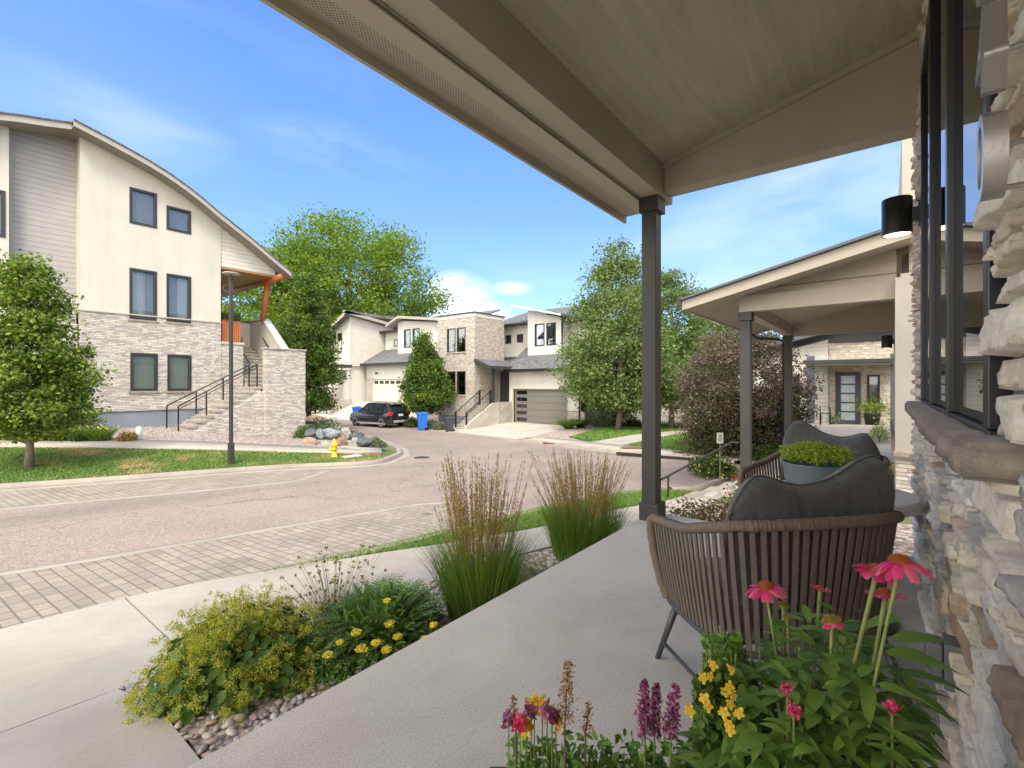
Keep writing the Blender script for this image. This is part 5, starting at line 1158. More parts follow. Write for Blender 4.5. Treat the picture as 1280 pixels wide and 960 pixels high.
# shrubs on the mound and around
for px, py, Y, r, hh, mm, nm, lab in [(404, 520, 22.8, .85, .75, 'lf_shrub', 'mound_shrub', 'round green shrub highest on the mound above the boulders'), (383, 530, 20.5, .6, .55, 'lf_dark', 'mound_shrub', 'dark shrub against the right side of the stone stair wall'), (402, 534, 20.3, .6, .42, 'lf_shrub', 'mound_shrub', 'low green shrub left of the ochre one above the boulders'), (423, 534, 20.4, .5, .42, 'lf_ochre', 'mound_shrub', 'ochre brown low shrub above the pale boulder'), (438, 535, 20.6, .5, .40, 'lf_shrub', 'mound_shrub', 'low green shrub at the driveway end of the mound'), (469, 558, 17.9, .42, .38, 'lf_sage', 'sage_shrub', 'silvery sage shrub at the right end of the boulders'), (390, 515, 25, .7, .6, 'rk_t', 'mound_rock', '')]:
    w_ = at(px, py, Y)
    if nm == 'mound_rock': boulder(w_[0], w_[1], h(*w_[:2])+.15, .6, .5, .4, 'rk_t', 'buff boulder behind the shrubs on top of the mound', 31)
    else: shrub(nm, lab, w_[0], w_[1], r, hh, mm, 1700, .075)
for px, Y, r, hh, mm, lab, ex in [(551, 29.5, .5, .40, 'lf_sage', 'pale yellowish shrub between the blue bin and the black bin', 'lf_ochre'), (540, 30.2, .5, .5, 'lf_sage', 'pale shrub just right of the blue bin', None), (515, 31.2, .5, .6, 'lf_shrub', 'green shrub between the parked car and the blue bin', None), (500, 32.6, .7, 1.2, 'lf_shrub', 'shrub with brownish leaves right behind the parked car', None), (478, 34.2, .7, 1.2, 'lf_ochre', 'dry hedge plant behind the roof of the parked car', None)]:
    w_ = at(px, 520, Y); shrub('tower_shrub', lab, w_[0], w_[1], r, hh, mm, 1500, .09, extra=ex)
for px, Y, lab in [(710, 26.9, 'left of two spiky green grass balls beside the grey garage drive'), (725.5, 27.6, 'right of two spiky green grass balls beside the grey garage drive')]:
    w_ = at(px, 530, Y); tuft('grass_ball', lab, w_[0], w_[1], 700, .75, .025, 'gr_green' if px < 715 else 'lf_shrub', .12, .9, .8, cat='ornamental grass')
for px, Y, r, hh, mm, lab in [(756, 28.2, .8, .8, 'lf_dark', 'dark shrub at the foot of the garage side wall'), (790, 28.5, .7, .6, 'lf_shrub', 'shrub on the gravel behind the tall aspen trunk')]:
    w_ = at(px, 520, Y); shrub('garden_shrub', lab, w_[0], w_[1], r, hh, mm, 1500, .09)
w_ = at(872, 545, 21.5); t = thing('garden_hoop', 'small light metal hoop standing on the lawn left of the plum', 'hoop', (w_[0], w_[1], h(*w_[:2])+.1), R(50))
MB().tube([(0, -.22, 0), (0, -.22, .38), (0, -.15, .45), (0, .15, .45), (0, .22, .38), (0, .22, 0)], .02, 8).build('hoop_bar', 'paint_w', t, smooth=True)
# kerb inlets
for (px, py, Y, lab, w, d) in [(702, 555, 20.5, 'brown metal plate set in the drive apron below the garage', 1.6, .55), (797, 563, 17.6, 'brown metal lid on the far walk left of the porch post', 1.2, .45), (858, 567, 16.2, 'brown metal lid on the far walk right of the porch post', .9, .4), (462, 569, 15.6, 'brown tactile metal plate at the corner of the island walk', .8, .4)]:
    w_ = at(px, py, Y); o = tag(MB().box(-w/2, w/2, -d/2, d/2, 0, .012).build('metal_plate', plain('rusty plate', (.20, .095, .06), .7, .25, 4), bevel=.003), lab, 'metal plate')
    o.location = (w_[0], w_[1], h(w_[0], w_[1])+.127 if px != 702 else h(w_[0], w_[1])+.06); o.rotation_euler = (0, 0, R(-52) if px != 462 else R(-40))
w_ = at(820, 572, 15.6); o = tag(MB().box(-1.3, 1.3, -.06, .06, 0, .09).build('storm_inlet', 'black'), 'long dark storm drain slot in the kerb behind the porch post', 'storm drain'); o.location = (w_[0]-.1, w_[1], h(*w_[:2])+.02); o.rotation_euler = (0, 0, R(-84)+R(0))
w_ = at(527, 574.5, 15.6); o = tag(MB().lathe([(.26, 0), (.26, .006), (.24, .008), (.01, .008)], 28).build('manhole_cover', 'charcoal'), 'round dark manhole cover in the asphalt right of the island', 'manhole cover'); o.location = (w_[0], w_[1], h(*w_[:2])+.014)
# ---- wheelie bins
M['bin_b'] = plain('blue plastic', (.015, .13, .52), .4, .06, 3, .05); M['bin_k'] = plain('black plastic', (.035, .042, .055), .45, .1, 3, .05)
def bin_(label, px, Y, s, m, rz):
    w_ = at(px, 530, Y); t = thing('wheelie_bin', label, 'bin', (w_[0], w_[1], h(*w_[:2])+.02), rz)
    MB().hexa([(-.24*s, -.24*s, .06), (.24*s, -.24*s, .06), (.24*s, .24*s, .06), (-.24*s, .24*s, .06)], [(-.31*s, -.30*s, .96*s), (.31*s, -.30*s, .96*s), (.31*s, .30*s, .96*s), (-.31*s, .30*s, .96*s)]).box(-.33*s, .33*s, -.32*s, .32*s, .90*s, .96*s).box(-.25*s, .1*s, -.22*s, .22*s, .0, .07).build('body', m, t, bevel=.02)
    MB().prism([(-.36*s, .965*s), (.34*s, .965*s), (.38*s, 1.02*s), (.1*s, 1.08*s), (-.34*s, 1.02*s)], 'y', -.34*s, .34*s).build('lid', m, t, bevel=.02)
    MB().tube([(.36*s, -.24*s, .9*s), (.42*s, -.24*s, .93*s), (.42*s, .24*s, .93*s), (.36*s, .24*s, .9*s)], .018, 8).build('handle', m, t, smooth=True)
    for q in (-1, 1): MB().lathe([(.02, -.03), (.12*s, -.03), (.13*s, -.015), (.13*s, .015), (.12*s, .03), (.02, .03)], 20, (.24*s, q*.27*s, .13*s), 'y').build('wheel', 'black', t, smooth=True)
bin_('blue wheelie bin standing alone on the asphalt right of the parked car', 528, 29.4, 1.04, 'bin_b', R(-35))
bin_('black wheelie bin nearest the entry steps', 561.5, 28.4, .82, 'bin_k', R(-35))
bin_('blue wheelie bin half hidden by the bonnet of the parked car', 446, 36.6, 1.04, 'bin_b', R(-35))
# ---- garden right of the slab
shrub('nandina', 'low red and green leaved shrub at the end of the porch floor', 5.35, 1.55, .50, .50, 'lf_red', 1900, .045, z=-.45)
shrub('nandina', 'greener flowering shrub behind the red leaved one, left of the far chair', 6.3, 1.15, .55, .62, 'lf_red', 1800, .05, z=-.45, extra='fl_pink')
shrub('bed_shrub', 'yellow green low plant beside the far chair', 5.5, .7, .45, .42, 'lf_tip', 1300, .05, z=-.45)
tuft('fountain_grass', 'straw coloured fountain grass beside the first neighbouring post', 8.3, 1.45, 420, .75, .008, 'gr_tan', .12, .3, .5, z=-.75)
for px, Y, mm, lab in [(898, 11.4, 'fl_yellow', 'yellow flowering plant under the small white sign'), (884, 11.9, 'fl_yellow', 'pale yellow flowering plant left of the small white sign'), (952, 14.2, 'lf_shrub', 'bright green shrub between the two neighbouring posts'), (972, 13.8, 'lf_dark', 'dark green shrub left of the rear neighbouring post')]:
    w_ = at(px, 560, Y); shrub('garden_plant', lab, w_[0], w_[1], .5, .42, 'lf_shrub' if mm == 'fl_yellow' else mm, 1500, .07, extra=mm if mm == 'fl_yellow' else None, cat='plant')
for px, Y, lab in [(1117, 8.0, 'yellow flowering plant at the corner of the neighbouring wall'), (1104, 15.4, 'yellow leaved plant in front of the blue door house')]:
    w_ = at(px, 560, Y); shrub('corner_plant', lab, w_[0], w_[1]+.1, .32, .55, 'lf_tip', 900, .05, extra='fl_yellow', cat='plant', z=-.5)
w_ = at(900, 547, 10.5); t = thing('yard_sign', 'small white printed yard sign on a thin stake left of the neighbouring post', 'sign', (w_[0], w_[1], h(*w_[:2])), R(230-90-90))
sz_ = w_[2]-h(*w_[:2])
sp_ = MB().box(-.006, .006, -.075, .075, sz_-.12, sz_+.12).build('panel', 'paint_w', t)
MB().box(-.008, .008, -.008, .008, -.1, sz_-.12).build('stake', 'steel', t)
mk = MB()
for z0, wd in ((.06, .03), (.03, .045), (-.0, .02), (-.03, .05), (-.06, .035)): mk.box(-.0085, -.0065, -wd, wd, sz_+z0, sz_+z0+.012)
tag(mk.build('lettering', 'pgrey', sp_), None)
# potted plant & chair by the blue door
w_ = at(1090, 530, 18.7); t = thing('door_planter', 'dark tapered pot of leafy plants beside the slate blue door', 'potted plant', (w_[0], w_[1], -.45))
MB().lathe([(.20, 0), (.28, .55), (.30, .58), (.26, .58), (.25, .5), (.01, .5)], 20).build('pot', 'charcoal', t, smooth=True)
leaves('foliage', rng.normal(size=(900, 3))*np.array([.24, .24, .16])+np.array([0, 0, .8]), .09, 'lf_tip', t)
w_ = at(1043, 530, 18.9); t = thing('door_planter', 'small pot with pale flowers left of the slate blue door', 'potted plant', (w_[0], w_[1], -.45))
MB().lathe([(.14, 0), (.18, .22), (.15, .22), (.01, .2)], 16).build('pot', 'charcoal', t, smooth=True); leaves('foliage', rng.normal(size=(350, 3))*np.array([.14, .14, .1])+np.array([0, 0, .34]), .07, 'lf_sage', t)
w_ = at(1031, 525, 18.6); t = thing('plant_stand', 'thin black open metal stand left of the slate blue door', 'stand', (w_[0], w_[1], -.45))
MB().tube([(0, -.16, 0), (0, -.16, .85), (0, .16, .85), (0, .16, 0)], .02, 6).tube([(0, -.16, .6), (0, .16, .6)], .02, 6).tube([(.3, -.16, 0), (.3, -.16, .6), (.3, .16, .6), (.3, .16, 0)], .02, 6).tube([(0, -.16, .6), (.3, -.16, .6)], .02, 6).tube([(0, .16, .6), (.3, .16, .6)], .02, 6).build('frame', 'black', t)
# planter plants on house 1 deck
for x, y, lab in ((8.25, 22.3, 'mixed green plants spilling from the left timber planter'), (8.66, 22.35, 'mixed green plants spilling from the right timber planter')): 
    shrub('planter_plant', lab, x, y, .28, .4, 'lf_shrub', 500, .09, z=4.02, cat='plant')
for k, (x, y, z, c_) in enumerate(((9.25, 24.5, 3.1, 'terracotta'), (9.6, 24.3, 2.93, 'terracotta'))):
    t = thing('terracotta_pot', ['left terracotta pot with a spiky plant at the top of the stairs', 'right terracotta pot with a cactus at the top of the stairs'][k], 'potted plant', (x, y, z))
    MB().lathe([(.12, 0), (.19, .26), (.20, .3), (.17, .3), (.01, .26)], 18).build('pot', plain('terracotta', (.52, .13, .05), .7), t, smooth=True)
    blades('foliage', rng.normal(size=(40, 3))*np.array([.05, .05, 0])+np.array([0, 0, .27]), .42, .03, M['lf_dark'], t, leanamt=.3, bend=.3)
w_ = (8.3, 24.2, 5.2); o = tag(MB().tube([(.16*math.cos(a), 0, .16*math.sin(a)) for a in np.linspace(0, 6.283, 20)[:-1]], .035, 8, closed=True).build('wreath', 'gr_tan', smooth=True), 'round straw wreath hanging on the raised porch', 'wreath'); o.location = (8.55, 22.9, 5.55)
# ================================================================== parked car
M['carpaint'] = plain('black car paint', (.012, .013, .018), .22, .1, 2, 0); M['carpaint'].node_tree.nodes['Principled BSDF'].inputs['Coat Weight'].default_value = .8
M['carglass'] = plain('car glass', (.02, .025, .03), .04, .1, 2, 0); M['tyre'] = plain('tyre rubber', (.02, .02, .021), .85)
M['rim'] = plain('alloy rim', (.55, .55, .56), .3, .1, 3, 0, metal=.8); M['red'] = plain('tail light red', (.55, .02, .02), .15, .1, 3, 0); M['plate'] = plain('licence plate', (.7, .72, .75), .4)
car = thing('parked_car', 'black compact estate car parked along the driveway seen from its left rear', 'car')
def loft(st, n=None):
    """st: list of (x, outline[(y,z)...]) sections"""
    v = []; k = len(st[0][1]); f = []
    for x, o in st: v += [(x, y, z) for y, z in o]
    for i in range(len(st)-1):
        for j in range(k): f.append((i*k+j, i*k+(j+1) % k, (i+1)*k+(j+1) % k, (i+1)*k+j))
    f += [tuple(range(k))[::-1], tuple(range((len(st)-1)*k, len(st)*k))]
    return MB().add(v, f)
def sec(w, zb, zt, r=.12): return [(-w+.06, zb), (w-.06, zb), (w, zb+.12), (w, (zb+zt)/2), (w-.03, zt-r*.4), (w-r, zt), (-w+r, zt), (-w+.03, zt-r*.4), (-w, (zb+zt)/2), (-w, zb+.12)]
body = [(-2.22, sec(.66, .42, .86)), (-2.16, sec(.80, .30, .98)), (-1.9, sec(.88, .24, 1.02)), (-1.0, sec(.90, .22, 1.02)), (0, sec(.90, .22, 1.0)), (.85, sec(.90, .22, .99)), (1.3, sec(.89, .22, .96)), (1.9, sec(.84, .26, .86)), (2.15, sec(.74, .32, .74)), (2.25, sec(.6, .4, .66))]
b_ = loft(body).build('body', 'carpaint', car, smooth=True); b_.modifiers.new('es', 'EDGE_SPLIT').split_angle = R(50)
def cab(w0, w1, z0, z1): return [(-w0, z0), (w0, z0), (w1, z1-.03), (w1-.1, z1), (-w1+.1, z1), (-w1, z1-.03)]
gl = [(-2.12, cab(.78, .72, .98, 1.06)), (-1.95, cab(.81, .68, .98, 1.42)), (-1.7, cab(.82, .66, .98, 1.58)), (-.6, cab(.83, .67, .98, 1.62)), (.15, cab(.83, .67, .97, 1.58)), (.55, cab(.82, .68, .96, 1.34)), (1.15, cab(.80, .76, .93, .99))]
loft(gl).build('glasshouse', 'carglass', car)
rf = [(-2.05, cab(.69, .62, 1.50, 1.53)), (-1.65, cab(.69, .64, 1.55, 1.635)), (-.6, cab(.69, .65, 1.57, 1.665)), (.12, cab(.69, .63, 1.55, 1.62)), (.28, cab(.68, .60, 1.49, 1.53))]
loft(rf).build('roof', 'carpaint', car)
for s in (-1, 1):
    for pp, rr_ in (([(1.1, s*.80, .98), (.28, s*.70, 1.50), (.1, s*.69, 1.58)], .035), ([(-.45, s*.835, .98), (-.45, s*.69, 1.6)], .035), ([(-1.3, s*.83, .98), (-1.42, s*.69, 1.58)], .05), ([(-2.08, s*.79, 1.0), (-1.75, s*.70, 1.56)], .05)): MB().tube(pp, rr_, 6).build('roof_pillar', 'carpaint', car)
    MB().tube([(-1.6, s*.60, 1.66), (-1.4, s*.60, 1.71), (-.1, s*.60, 1.70), (.1, s*.60, 1.63)], .018, 6).build('roof_rail', 'black', car)
    MB().box(-2.19, -1.95, s*.60, s*.885, .80, 1.03).build('tail_light', 'red', car, bevel=.02)
    MB().box(.55, .75, s*.88, s*1.02, .98, 1.12).build('mirror', 'carpaint', car, bevel=.03)
    MB().box(-1.7, 1.5, s*.885, s*.91, .22, .32).build('side_sill', 'fascia', car)
    for x in (-1.32, 1.32):
        t = MB().lathe([(.20, s*.0), (.31, s*.0), (.335, s*.02), (.335, s*.18), (.31, s*.20), (.22, s*.20)], 28, (x, s*.71, .335), 'y').build('wheel', 'tyre', car, smooth=True)
        m2 = MB().lathe([(.235, s*.185), (.235, s*.20), (.20, s*.203), (.20, s*.17), (.02, s*.17)], 28, (x, s*.71, .335), 'y')
        for k in range(5):
            a = k*1.2566; m2.hexa([(x+.03*math.cos(a+1.57), s*.88, .335+.03*math.sin(a+1.57)), (x-.03*math.cos(a+1.57), s*.88, .335-.03*math.sin(a+1.57)), (x-.03*math.cos(a+1.57)+.2*math.cos(a), s*.88, .335-.03*math.sin(a+1.57)+.2*math.sin(a)), (x+.03*math.cos(a+1.57)+.2*math.cos(a), s*.88, .335+.03*math.sin(a+1.57)+.2*math.sin(a))],
            [(x+.03*math.cos(a+1.57), s*.905, .335+.03*math.sin(a+1.57)), (x-.03*math.cos(a+1.57), s*.905, .335-.03*math.sin(a+1.57)), (x-.03*math.cos(a+1.57)+.2*math.cos(a), s*.905, .335-.03*math.sin(a+1.57)+.2*math.sin(a)), (x+.03*math.cos(a+1.57)+.2*math.cos(a), s*.905, .335+.03*math.sin(a+1.57)+.2*math.sin(a))])
        m2.build('rim', 'rim', t)
MB().box(-2.245, -2.20, -.62, .62, .34, .50).build('bumper_trim', 'fascia', car, bevel=.02)
MB().box(-2.235, -2.20, -.20, .20, .76, .90).build('licence_plate', 'plate', car)
wr = at(479, 533, 31.5); cx, cy = 19.62, 27.2
car.location = (cx, cy, -1.56); car.rotation_euler = (0, 0, R(94)); car.scale = (1, 1, 1)
# ================================================================== chairs
def ropemat(name, c, axis=2, sc=220):
    m = NT(name); g = m.noise(18, 3, m.mapping((6, 6, 1)))
    w = m.n('ShaderNodeTexWave', wave_type='BANDS', bands_direction='DIAGONAL'); m.l(m.tc, w.inputs['Vector']); w.inputs['Scale'].default_value = sc/3; w.inputs['Distortion'].default_value = 1.2
    m.col(m.mix(w.outputs['Fac'], var(c, .60), m.ramp(g, [(.3, var(c, .85)), (.7, var(c, 1.35))]))); m.setp(Roughness=.75); m.bump(w.outputs['Fac'], .6, .003); return m.m
M['rope'] = ropemat('brown taupe rope', (.165, .130, .100)); M['wicker'] = ropemat('wound wicker', (.20, .152, .112), sc=300)
def fabric():
    m = NT('charcoal woven fabric'); a = m.noise(170, 3, m.mapping((1, 5, 1))); b = m.noise(170, 3, m.mapping((5, 1, 5)))
    f = m.math('ADD', m.math('MULTIPLY', a, .5), m.math('MULTIPLY', b, .5))
    m.col(m.ramp(f, [(.35, (.022, .022, .022)), (.65, (.100, .098, .094))])); m.setp(Roughness=.95); m.b.inputs['Sheen Weight'].default_value = .3
    b1 = m.bump(m.noise(8, 5, m.mapping((1, 1, .45)), dist=1.2), .9, .022); m.bump(f, .8, .003, b1); return m.m
M['fabric'] = fabric(); M['leg'] = plain('graphite metal legs', (.055, .057, .062), .4, .1)
def rail_path(n=90):
    """top rail of the chair: front foot of arm, arm, back, other arm; local +x is forward"""
    pts = []
    plan = smooth_line([(.30, .345), (.10, .365), (-.12, .365), (-.26, .31), (-.325, .15), (-.335, 0)], 8)
    hz = lambda x: float(np.interp(x, [-.34, -.25, .0, .30], [.805, .785, .70, .655]))
    top = [(x, y, hz(x)) for x, y in plan]
    front = [(.235, .315, .30), (.27, .325, .36), (.315, .335, .48), (.338, .34, .57), (.335, .343, .625), (.318, .345, .650)]
    half = front+top; other = [(x, -y, z) for x, y, z in half[::-1]][1:]
    return half+other
def make_chair(label, x, y, rz, flip=False):
    t = thing('rope_armchair', label, 'armchair', (x, y, 0), rz, 'rope armchairs on the porch')
    path = [Vector(p) for p in rail_path()]
    # resample to fine rings and let the radius swell with every turn of the winding
    L = [0]
    for a, b in zip(path[:-1], path[1:]): L.append(L[-1]+(b-a).length)
    tot = L[-1]; n = int(tot/.0032); P = []; rr = []
    for i in range(n+1):
        s = tot*i/n; j = max(k for k in range(len(L)) if L[k] <= s+1e-9); j = min(j, len(path)-2); u = (s-L[j])/(L[j+1]-L[j]); P.append(path[j].lerp(path[j+1], u))
    for _ in range(6): P = [P[0]]+[(P[i-1]+P[i]*2+P[i+1])/4 for i in range(1, len(P)-1)]+[P[-1]]
    wr_ = rng.uniform(-.0012, .0012, n//4+3)
    rr = [.0195+.0022*abs(math.sin(math.pi*i/4))+wr_[i//4] for i in range(n+1)]
    MB().tube(P, rr, 12).build('woven_rail', 'wicker', t, smooth=True)
    low = smooth_line([(.235, .315), (.05, .325), (-.13, .315), (-.225, .25), (-.262, .12), (-.265, 0)], 6)
    low = [(x_, y_, .295) for x_, y_ in low]; lower = low+[(x_, -y_, z_) for x_, y_, z_ in low[::-1]][1:]
    MB().tube(lower, .014, 10, closed=True).build('lower_frame', 'leg', t, smooth=True)
    # paired flat rope straps between rail and lower frame
    hp = [p for p in path if p.z > .645]; 
    def samp(Q, f):
        Q = [Vector(q) for q in Q]; l = [0]
        for a, b in zip(Q[:-1], Q[1:]): l.append(l[-1]+(b-a).length)
        s = f*l[-1]; j = min(max(k for k in range(len(l)) if l[k] <= s+1e-9), len(Q)-2); return Q[j].lerp(Q[j+1], (s-l[j])/(l[j+1]-l[j]))
    mb = MB(); N = 54
    for i in range(N):
        f = (i+.5)/N
        for dx in (-.0042, .0042):
            a = samp(hp, min(1, max(0, f+dx*.62*.75))); b = samp(lower, min(1, max(0, f+dx*.62)))
            d = (b-a); mid = (a+b)/2; tn = (samp(hp, min(1, f+.01))-samp(hp, max(0, f-.01))).normalized(); nn = tn.cross(Vector((0, 0, 1))).normalized()
            w2, th = .0048, .0035; m2 = MB()
            for s1, c in ((0, a), (.5, mid+nn*.004), (1, b)): mb_v = [c+tn*w2-nn*th, c+tn*w2+nn*th, c-tn*w2+nn*th, c-tn*w2-nn*th]; m2.v += [tuple(q) for q in mb_v]
            for k in range(2):
                for q in range(4): m2.f.append((k*4+q, k*4+(q+1) % 4, (k+1)*4+(q+1) % 4, (k+1)*4+q))
            mb.add(m2.v, m2.f)
    mb.build('rope_straps', 'rope', t)
    for sx_, sy_ in ((1, 1), (1, -1), (-1, 1), (-1, -1)):
        x1, x2 = (.20, .27) if sx_ > 0 else (-.22, -.31)
        MB().tube([(x1, sy_*.285, .30), (x2, sy_*.345, 0.0)], [.016, .011], 12).build('leg', 'leg', t, smooth=True)
    for sy_ in (1, -1): MB().tube([(.252, sy_*.33, .085), (-.285, sy_*.33, .085)], .0085, 8).build('stretcher', 'leg', t, smooth=True)
    # seat cushion
    bm = bmesh.new(); bmesh.ops.create_cube(bm, size=1); bmesh.ops.scale(bm, vec=(.60, .60, .125), verts=bm.verts); bmesh.ops.translate(bm, vec=(.06, 0, .375), verts=bm.verts)
    bmesh.ops.bevel(bm, geom=bm.edges[:], offset=.045, segments=4, affect='EDGES'); me = bpy.data.meshes.new('seat_cushion'); bm.to_mesh(me); bm.free()
    link('seat_cushion', me, 'fabric', t, smooth=True)
    # back cushion: plump pillow with raised ears and a dip between
    nu, nv = 44, 30; V = []; F = []
    def shp(u, v, s):
        W2 = .335; ex = np.sign(u)*abs(u)**.9
        hh = .455+.055*math.exp(-((u-.72)/.36)**2)+.115*math.exp(-((u+.66)/.50)**2); hh *= 1-.13*abs(u)**9; yy = W2*ex*(1-.05*(1-v)); e = (1-abs(u)**3.2)*(1-abs(2*v-1)**3.0); th = .085*max(0, e)**.42
        rnd = 1-.12*max(0, abs(u)-.72)/.28*(abs(2*v-1)**4)*2.2
        zz = .425+hh*(.5+(v-.5)*min(1, rnd)); x_ = -.135-.18*(v-.1)*.42+s*th+.008*math.sin(6*u+3*v)*e+.006*math.sin(11*v-4*u)*e
        yy -= .022; zz += .022*v; x_ += -.03*(1-u*u)*.6; x_ -= s*e*(.016*math.exp(-((u-.18-.25*(v-.5))/.045)**2)+.010*math.exp(-((u+.1+.5*(v-.6))/.04)**2)*(v > .45)+.008*math.exp(-((u-.62+.3*v)/.05)**2))
        return (x_, yy, zz)
    for s in (1, -1):
        for i in range(nu+1):
            for j in range(nv+1): V.append(shp(-1+2*i/nu, j/nv, s))
    k = (nu+1)*(nv+1)
    for s in (0, 1):
        for i in range(nu):
            for j in range(nv):
                q = s*k+i*(nv+1)+j; F.append((q, q+1, q+nv+2, q+nv+1) if s else (q, q+nv+1, q+nv+2, q+1))
    pl = MB().add(V, F); bc = pl.build('back_cushion', 'fabric', t, smooth=True)
    edge = [shp(-1, j/nv, 0) for j in range(nv+1)]+[shp(-1+2*i/nu, 1, 0) for i in range(1, nu+1)]+[shp(1, 1-j/nv, 0) for j in range(1, nv+1)]+[shp(1-2*i/nu, 0, 0) for i in range(1, nu)]
    MB().tube(edge, .0062, 8, closed=True).build('piping', 'fabric', bc, smooth=True)
    return t
make_chair('rope armchair nearest the viewer, seen from behind over the coneflowers', 2.285, .392, R(49)).scale = (1.04, 1.09, 1.0)
make_chair('rope armchair facing the viewer beyond the planted bowl at the far end of the porch', 3.98, .40, math.atan2(.42, -.91))
# round side table with planted bowl
M['tabletop'] = plain('pale concrete tabletop', (.56, .52, .51), .6, .05, 6, .15)
t = thing('side_table', 'round side table with thick pale grey top between the two rope armchairs', 'table', (3.25, .19, 0))
MB().lathe([(.01, .635), (.325, .635), (.338, .645), (.338, .692), (.330, .70), (.01, .70)], 56).build('tabletop', 'tabletop', t, smooth=True).modifiers.new('e', 'EDGE_SPLIT').split_angle = R(35)
MB().lathe([(.24, 0), (.24, .02), (.05, .04), (.045, .635)], 32).build('pedestal', 'leg', t, smooth=True)
M['bowl'] = plain('blue grey glazed bowl', (.115, .15, .165), .42, .12, 5, .1)
t = thing('planted_bowl', 'blue grey bowl full of bright green sedum on the side table', 'potted plant', (3.34, .33, .7005)); t.scale = (.92, .92, 1.0)
MB().lathe([(.14, 0), (.165, .006), (.178, .03), (.188, .125), (.190, .130), (.180, .130), (.172, .10), (.01, .095)], 48).build('bowl', 'bowl', t, smooth=True)
P = []; N_ = 95
for k in range(N_):
    a = k*2.39996; r = .178*math.sqrt((k+.5)/N_); c = np.array([r*math.cos(a), r*math.sin(a), .145+.050*math.cos(r/.2*1.4)+rng.uniform(-.012, .014)])
    P.append(c+rng.normal(size=(130, 3))*np.array([.013, .013, .012]))
leaves('sedum', np.concatenate(P)*np.array([1.08, 1.08, 1.25])-np.array([0, 0, .03]), .014, foliage('sedum leaves', [(.13, .22, .02), (.26, .36, .035), (.40, .46, .06), (.50, .52, .10)], trans=.25), t, up=.9, aspect=.45)
# ================================================================== bed in front of the porch
def reed(label, x, y, w, hgt, nb, ns, z):
    t = thing('feather_reed_grass', label, 'ornamental grass', (x, y, z), 0, 'feather reed grasses along the porch edge')
    a = rng.uniform(0, 6.283, nb); q = w*.30*np.sqrt(rng.uniform(0, 1, nb)); D = np.stack([np.cos(a), np.sin(a), 0*a], 1)
    D = D+.25*rng.normal(size=D.shape)*np.array([1, 1, 0])
    blades('blades', np.stack([q*np.cos(a), q*np.sin(a), 0*a], 1), hgt*.52*rng.uniform(.45, 1.2, nb), .0052, 'gr_green', t, lean=D, bend=.24, leanamt=.26, seg=6)
    mb = MB(); PL = []; V = []; F = []
    for i in range(ns):
        a = rng.uniform(0, 6.283); q = w*.20*math.sqrt(rng.uniform()); l = rng.uniform(.03, .24)*w*1.1/.8; hh = hgt*rng.uniform(.66, 1.0)
        p0 = np.array([q*math.cos(a), q*math.sin(a), 0]); d = np.array([math.cos(a+rng.normal()*.4), math.sin(a+rng.normal()*.4), 0])*l
        pts = [p0+d*s**1.3+np.array([0, 0, hh*s]) for s in (0, .35, .66, 1)]
        mb.tube(pts[:3]+[pts[3]], [.0022, .002, .0014, .0006], 4, cap=False)
        # plume: slender spindle of florets
        k = 70; s = rng.uniform(0, 1, k); p_lo = pts[1]*.35+pts[2]*.65; ax_ = p_lo*(1-s[:, None])+pts[3]*s[:, None]+np.array([0, 0, 0])
        rad = .0075*np.sin(np.pi*np.clip(s*.92+.06, 0, 1))**.6; PL.append(ax_+rng.normal(size=(k, 3))*rad[:, None]*np.array([.75, .75, .4]))
    mb.build('stalks', 'gr_stem', t)
    P = np.concatenate(PL); n = len(P)
    up_ = np.tile(np.array([0, 0, 1.]), (n, 1)); leaves('plumes', P, .021, 'gr_tan', t, out=up_, outw=3.0, aspect=.22, up=0)
reed('tall feather reed grass clump with tan plumes nearer the viewer, beside the yarrow', 2.74, 2.50, .80, 1.26, 2300, 150, -.50)
reed('tall feather reed grass clump with tan plumes nearer the porch post', 4.40, 2.52, 1.05, 1.14, 3000, 190, -.52)
tuft('low_grass', 'short bright green grass tuft between the two feather reed grasses', 3.35, 2.22, 420, .42, .006, 'gr_green', .12, .6, .8, z=-.5)
tuft('low_grass', 'short yellowish grass tuft at the far foot of the nearer feather reed grass', 3.05, 2.55, 300, .36, .006, 'gr_stem', .12, .7, .8, z=-.5)
# lady's mantle: scalloped round leaves under a chartreuse froth
t = thing('lady_mantle', 'wide chartreuse flowering mound of lady mantle at the corner of the pebble bed', 'plant', (1.24, 3.08, -.52)); t.scale = (.93, .93, 1.0)
def round_leaves(name, P, N, size, m, parent, lobes=9):
    n = len(P); k = lobes*2; A = rand_dirs(n); A -= N*(A*N).sum(1, keepdims=True); A /= np.linalg.norm(A, axis=1, keepdims=True); B = np.cross(N, A)
    s = size*rng.uniform(.6, 1.2, n); V = [P-N*(s*.18)[:, None]]
    for j in range(k):
        a = 2*np.pi*(j+.25)/k; r = s*(.5 if j % 2 else .42)*(.75 if j in (0, k-1) else 1); V.append(P+A*(r*math.cos(a))[:, None]+B*(r*math.sin(a))[:, None])
    V = np.stack(V, 1).reshape(-1, 3); i = np.arange(n)*(k+1); F = np.concatenate([np.stack([i, i+1+j, i+1+(j+1) % k], 1) for j in range(k)])
    return npmesh(name, V, F, m, parent)
n = 1500; d = rand_dirs(n, .2); d[:, 2] = abs(d[:, 2]); rad = rng.uniform(.55, 1.06, n)[:, None]; P = d*rad*np.array([.52, .49, .38]); P[:, 2] += .03
Nn = d+rng.normal(size=(n, 3))*.35+np.array([0, 0, .5]); Nn /= np.linalg.norm(Nn, axis=1, keepdims=True)
round_leaves('leaves', P, Nn, .062, 'lf_mantle', t)
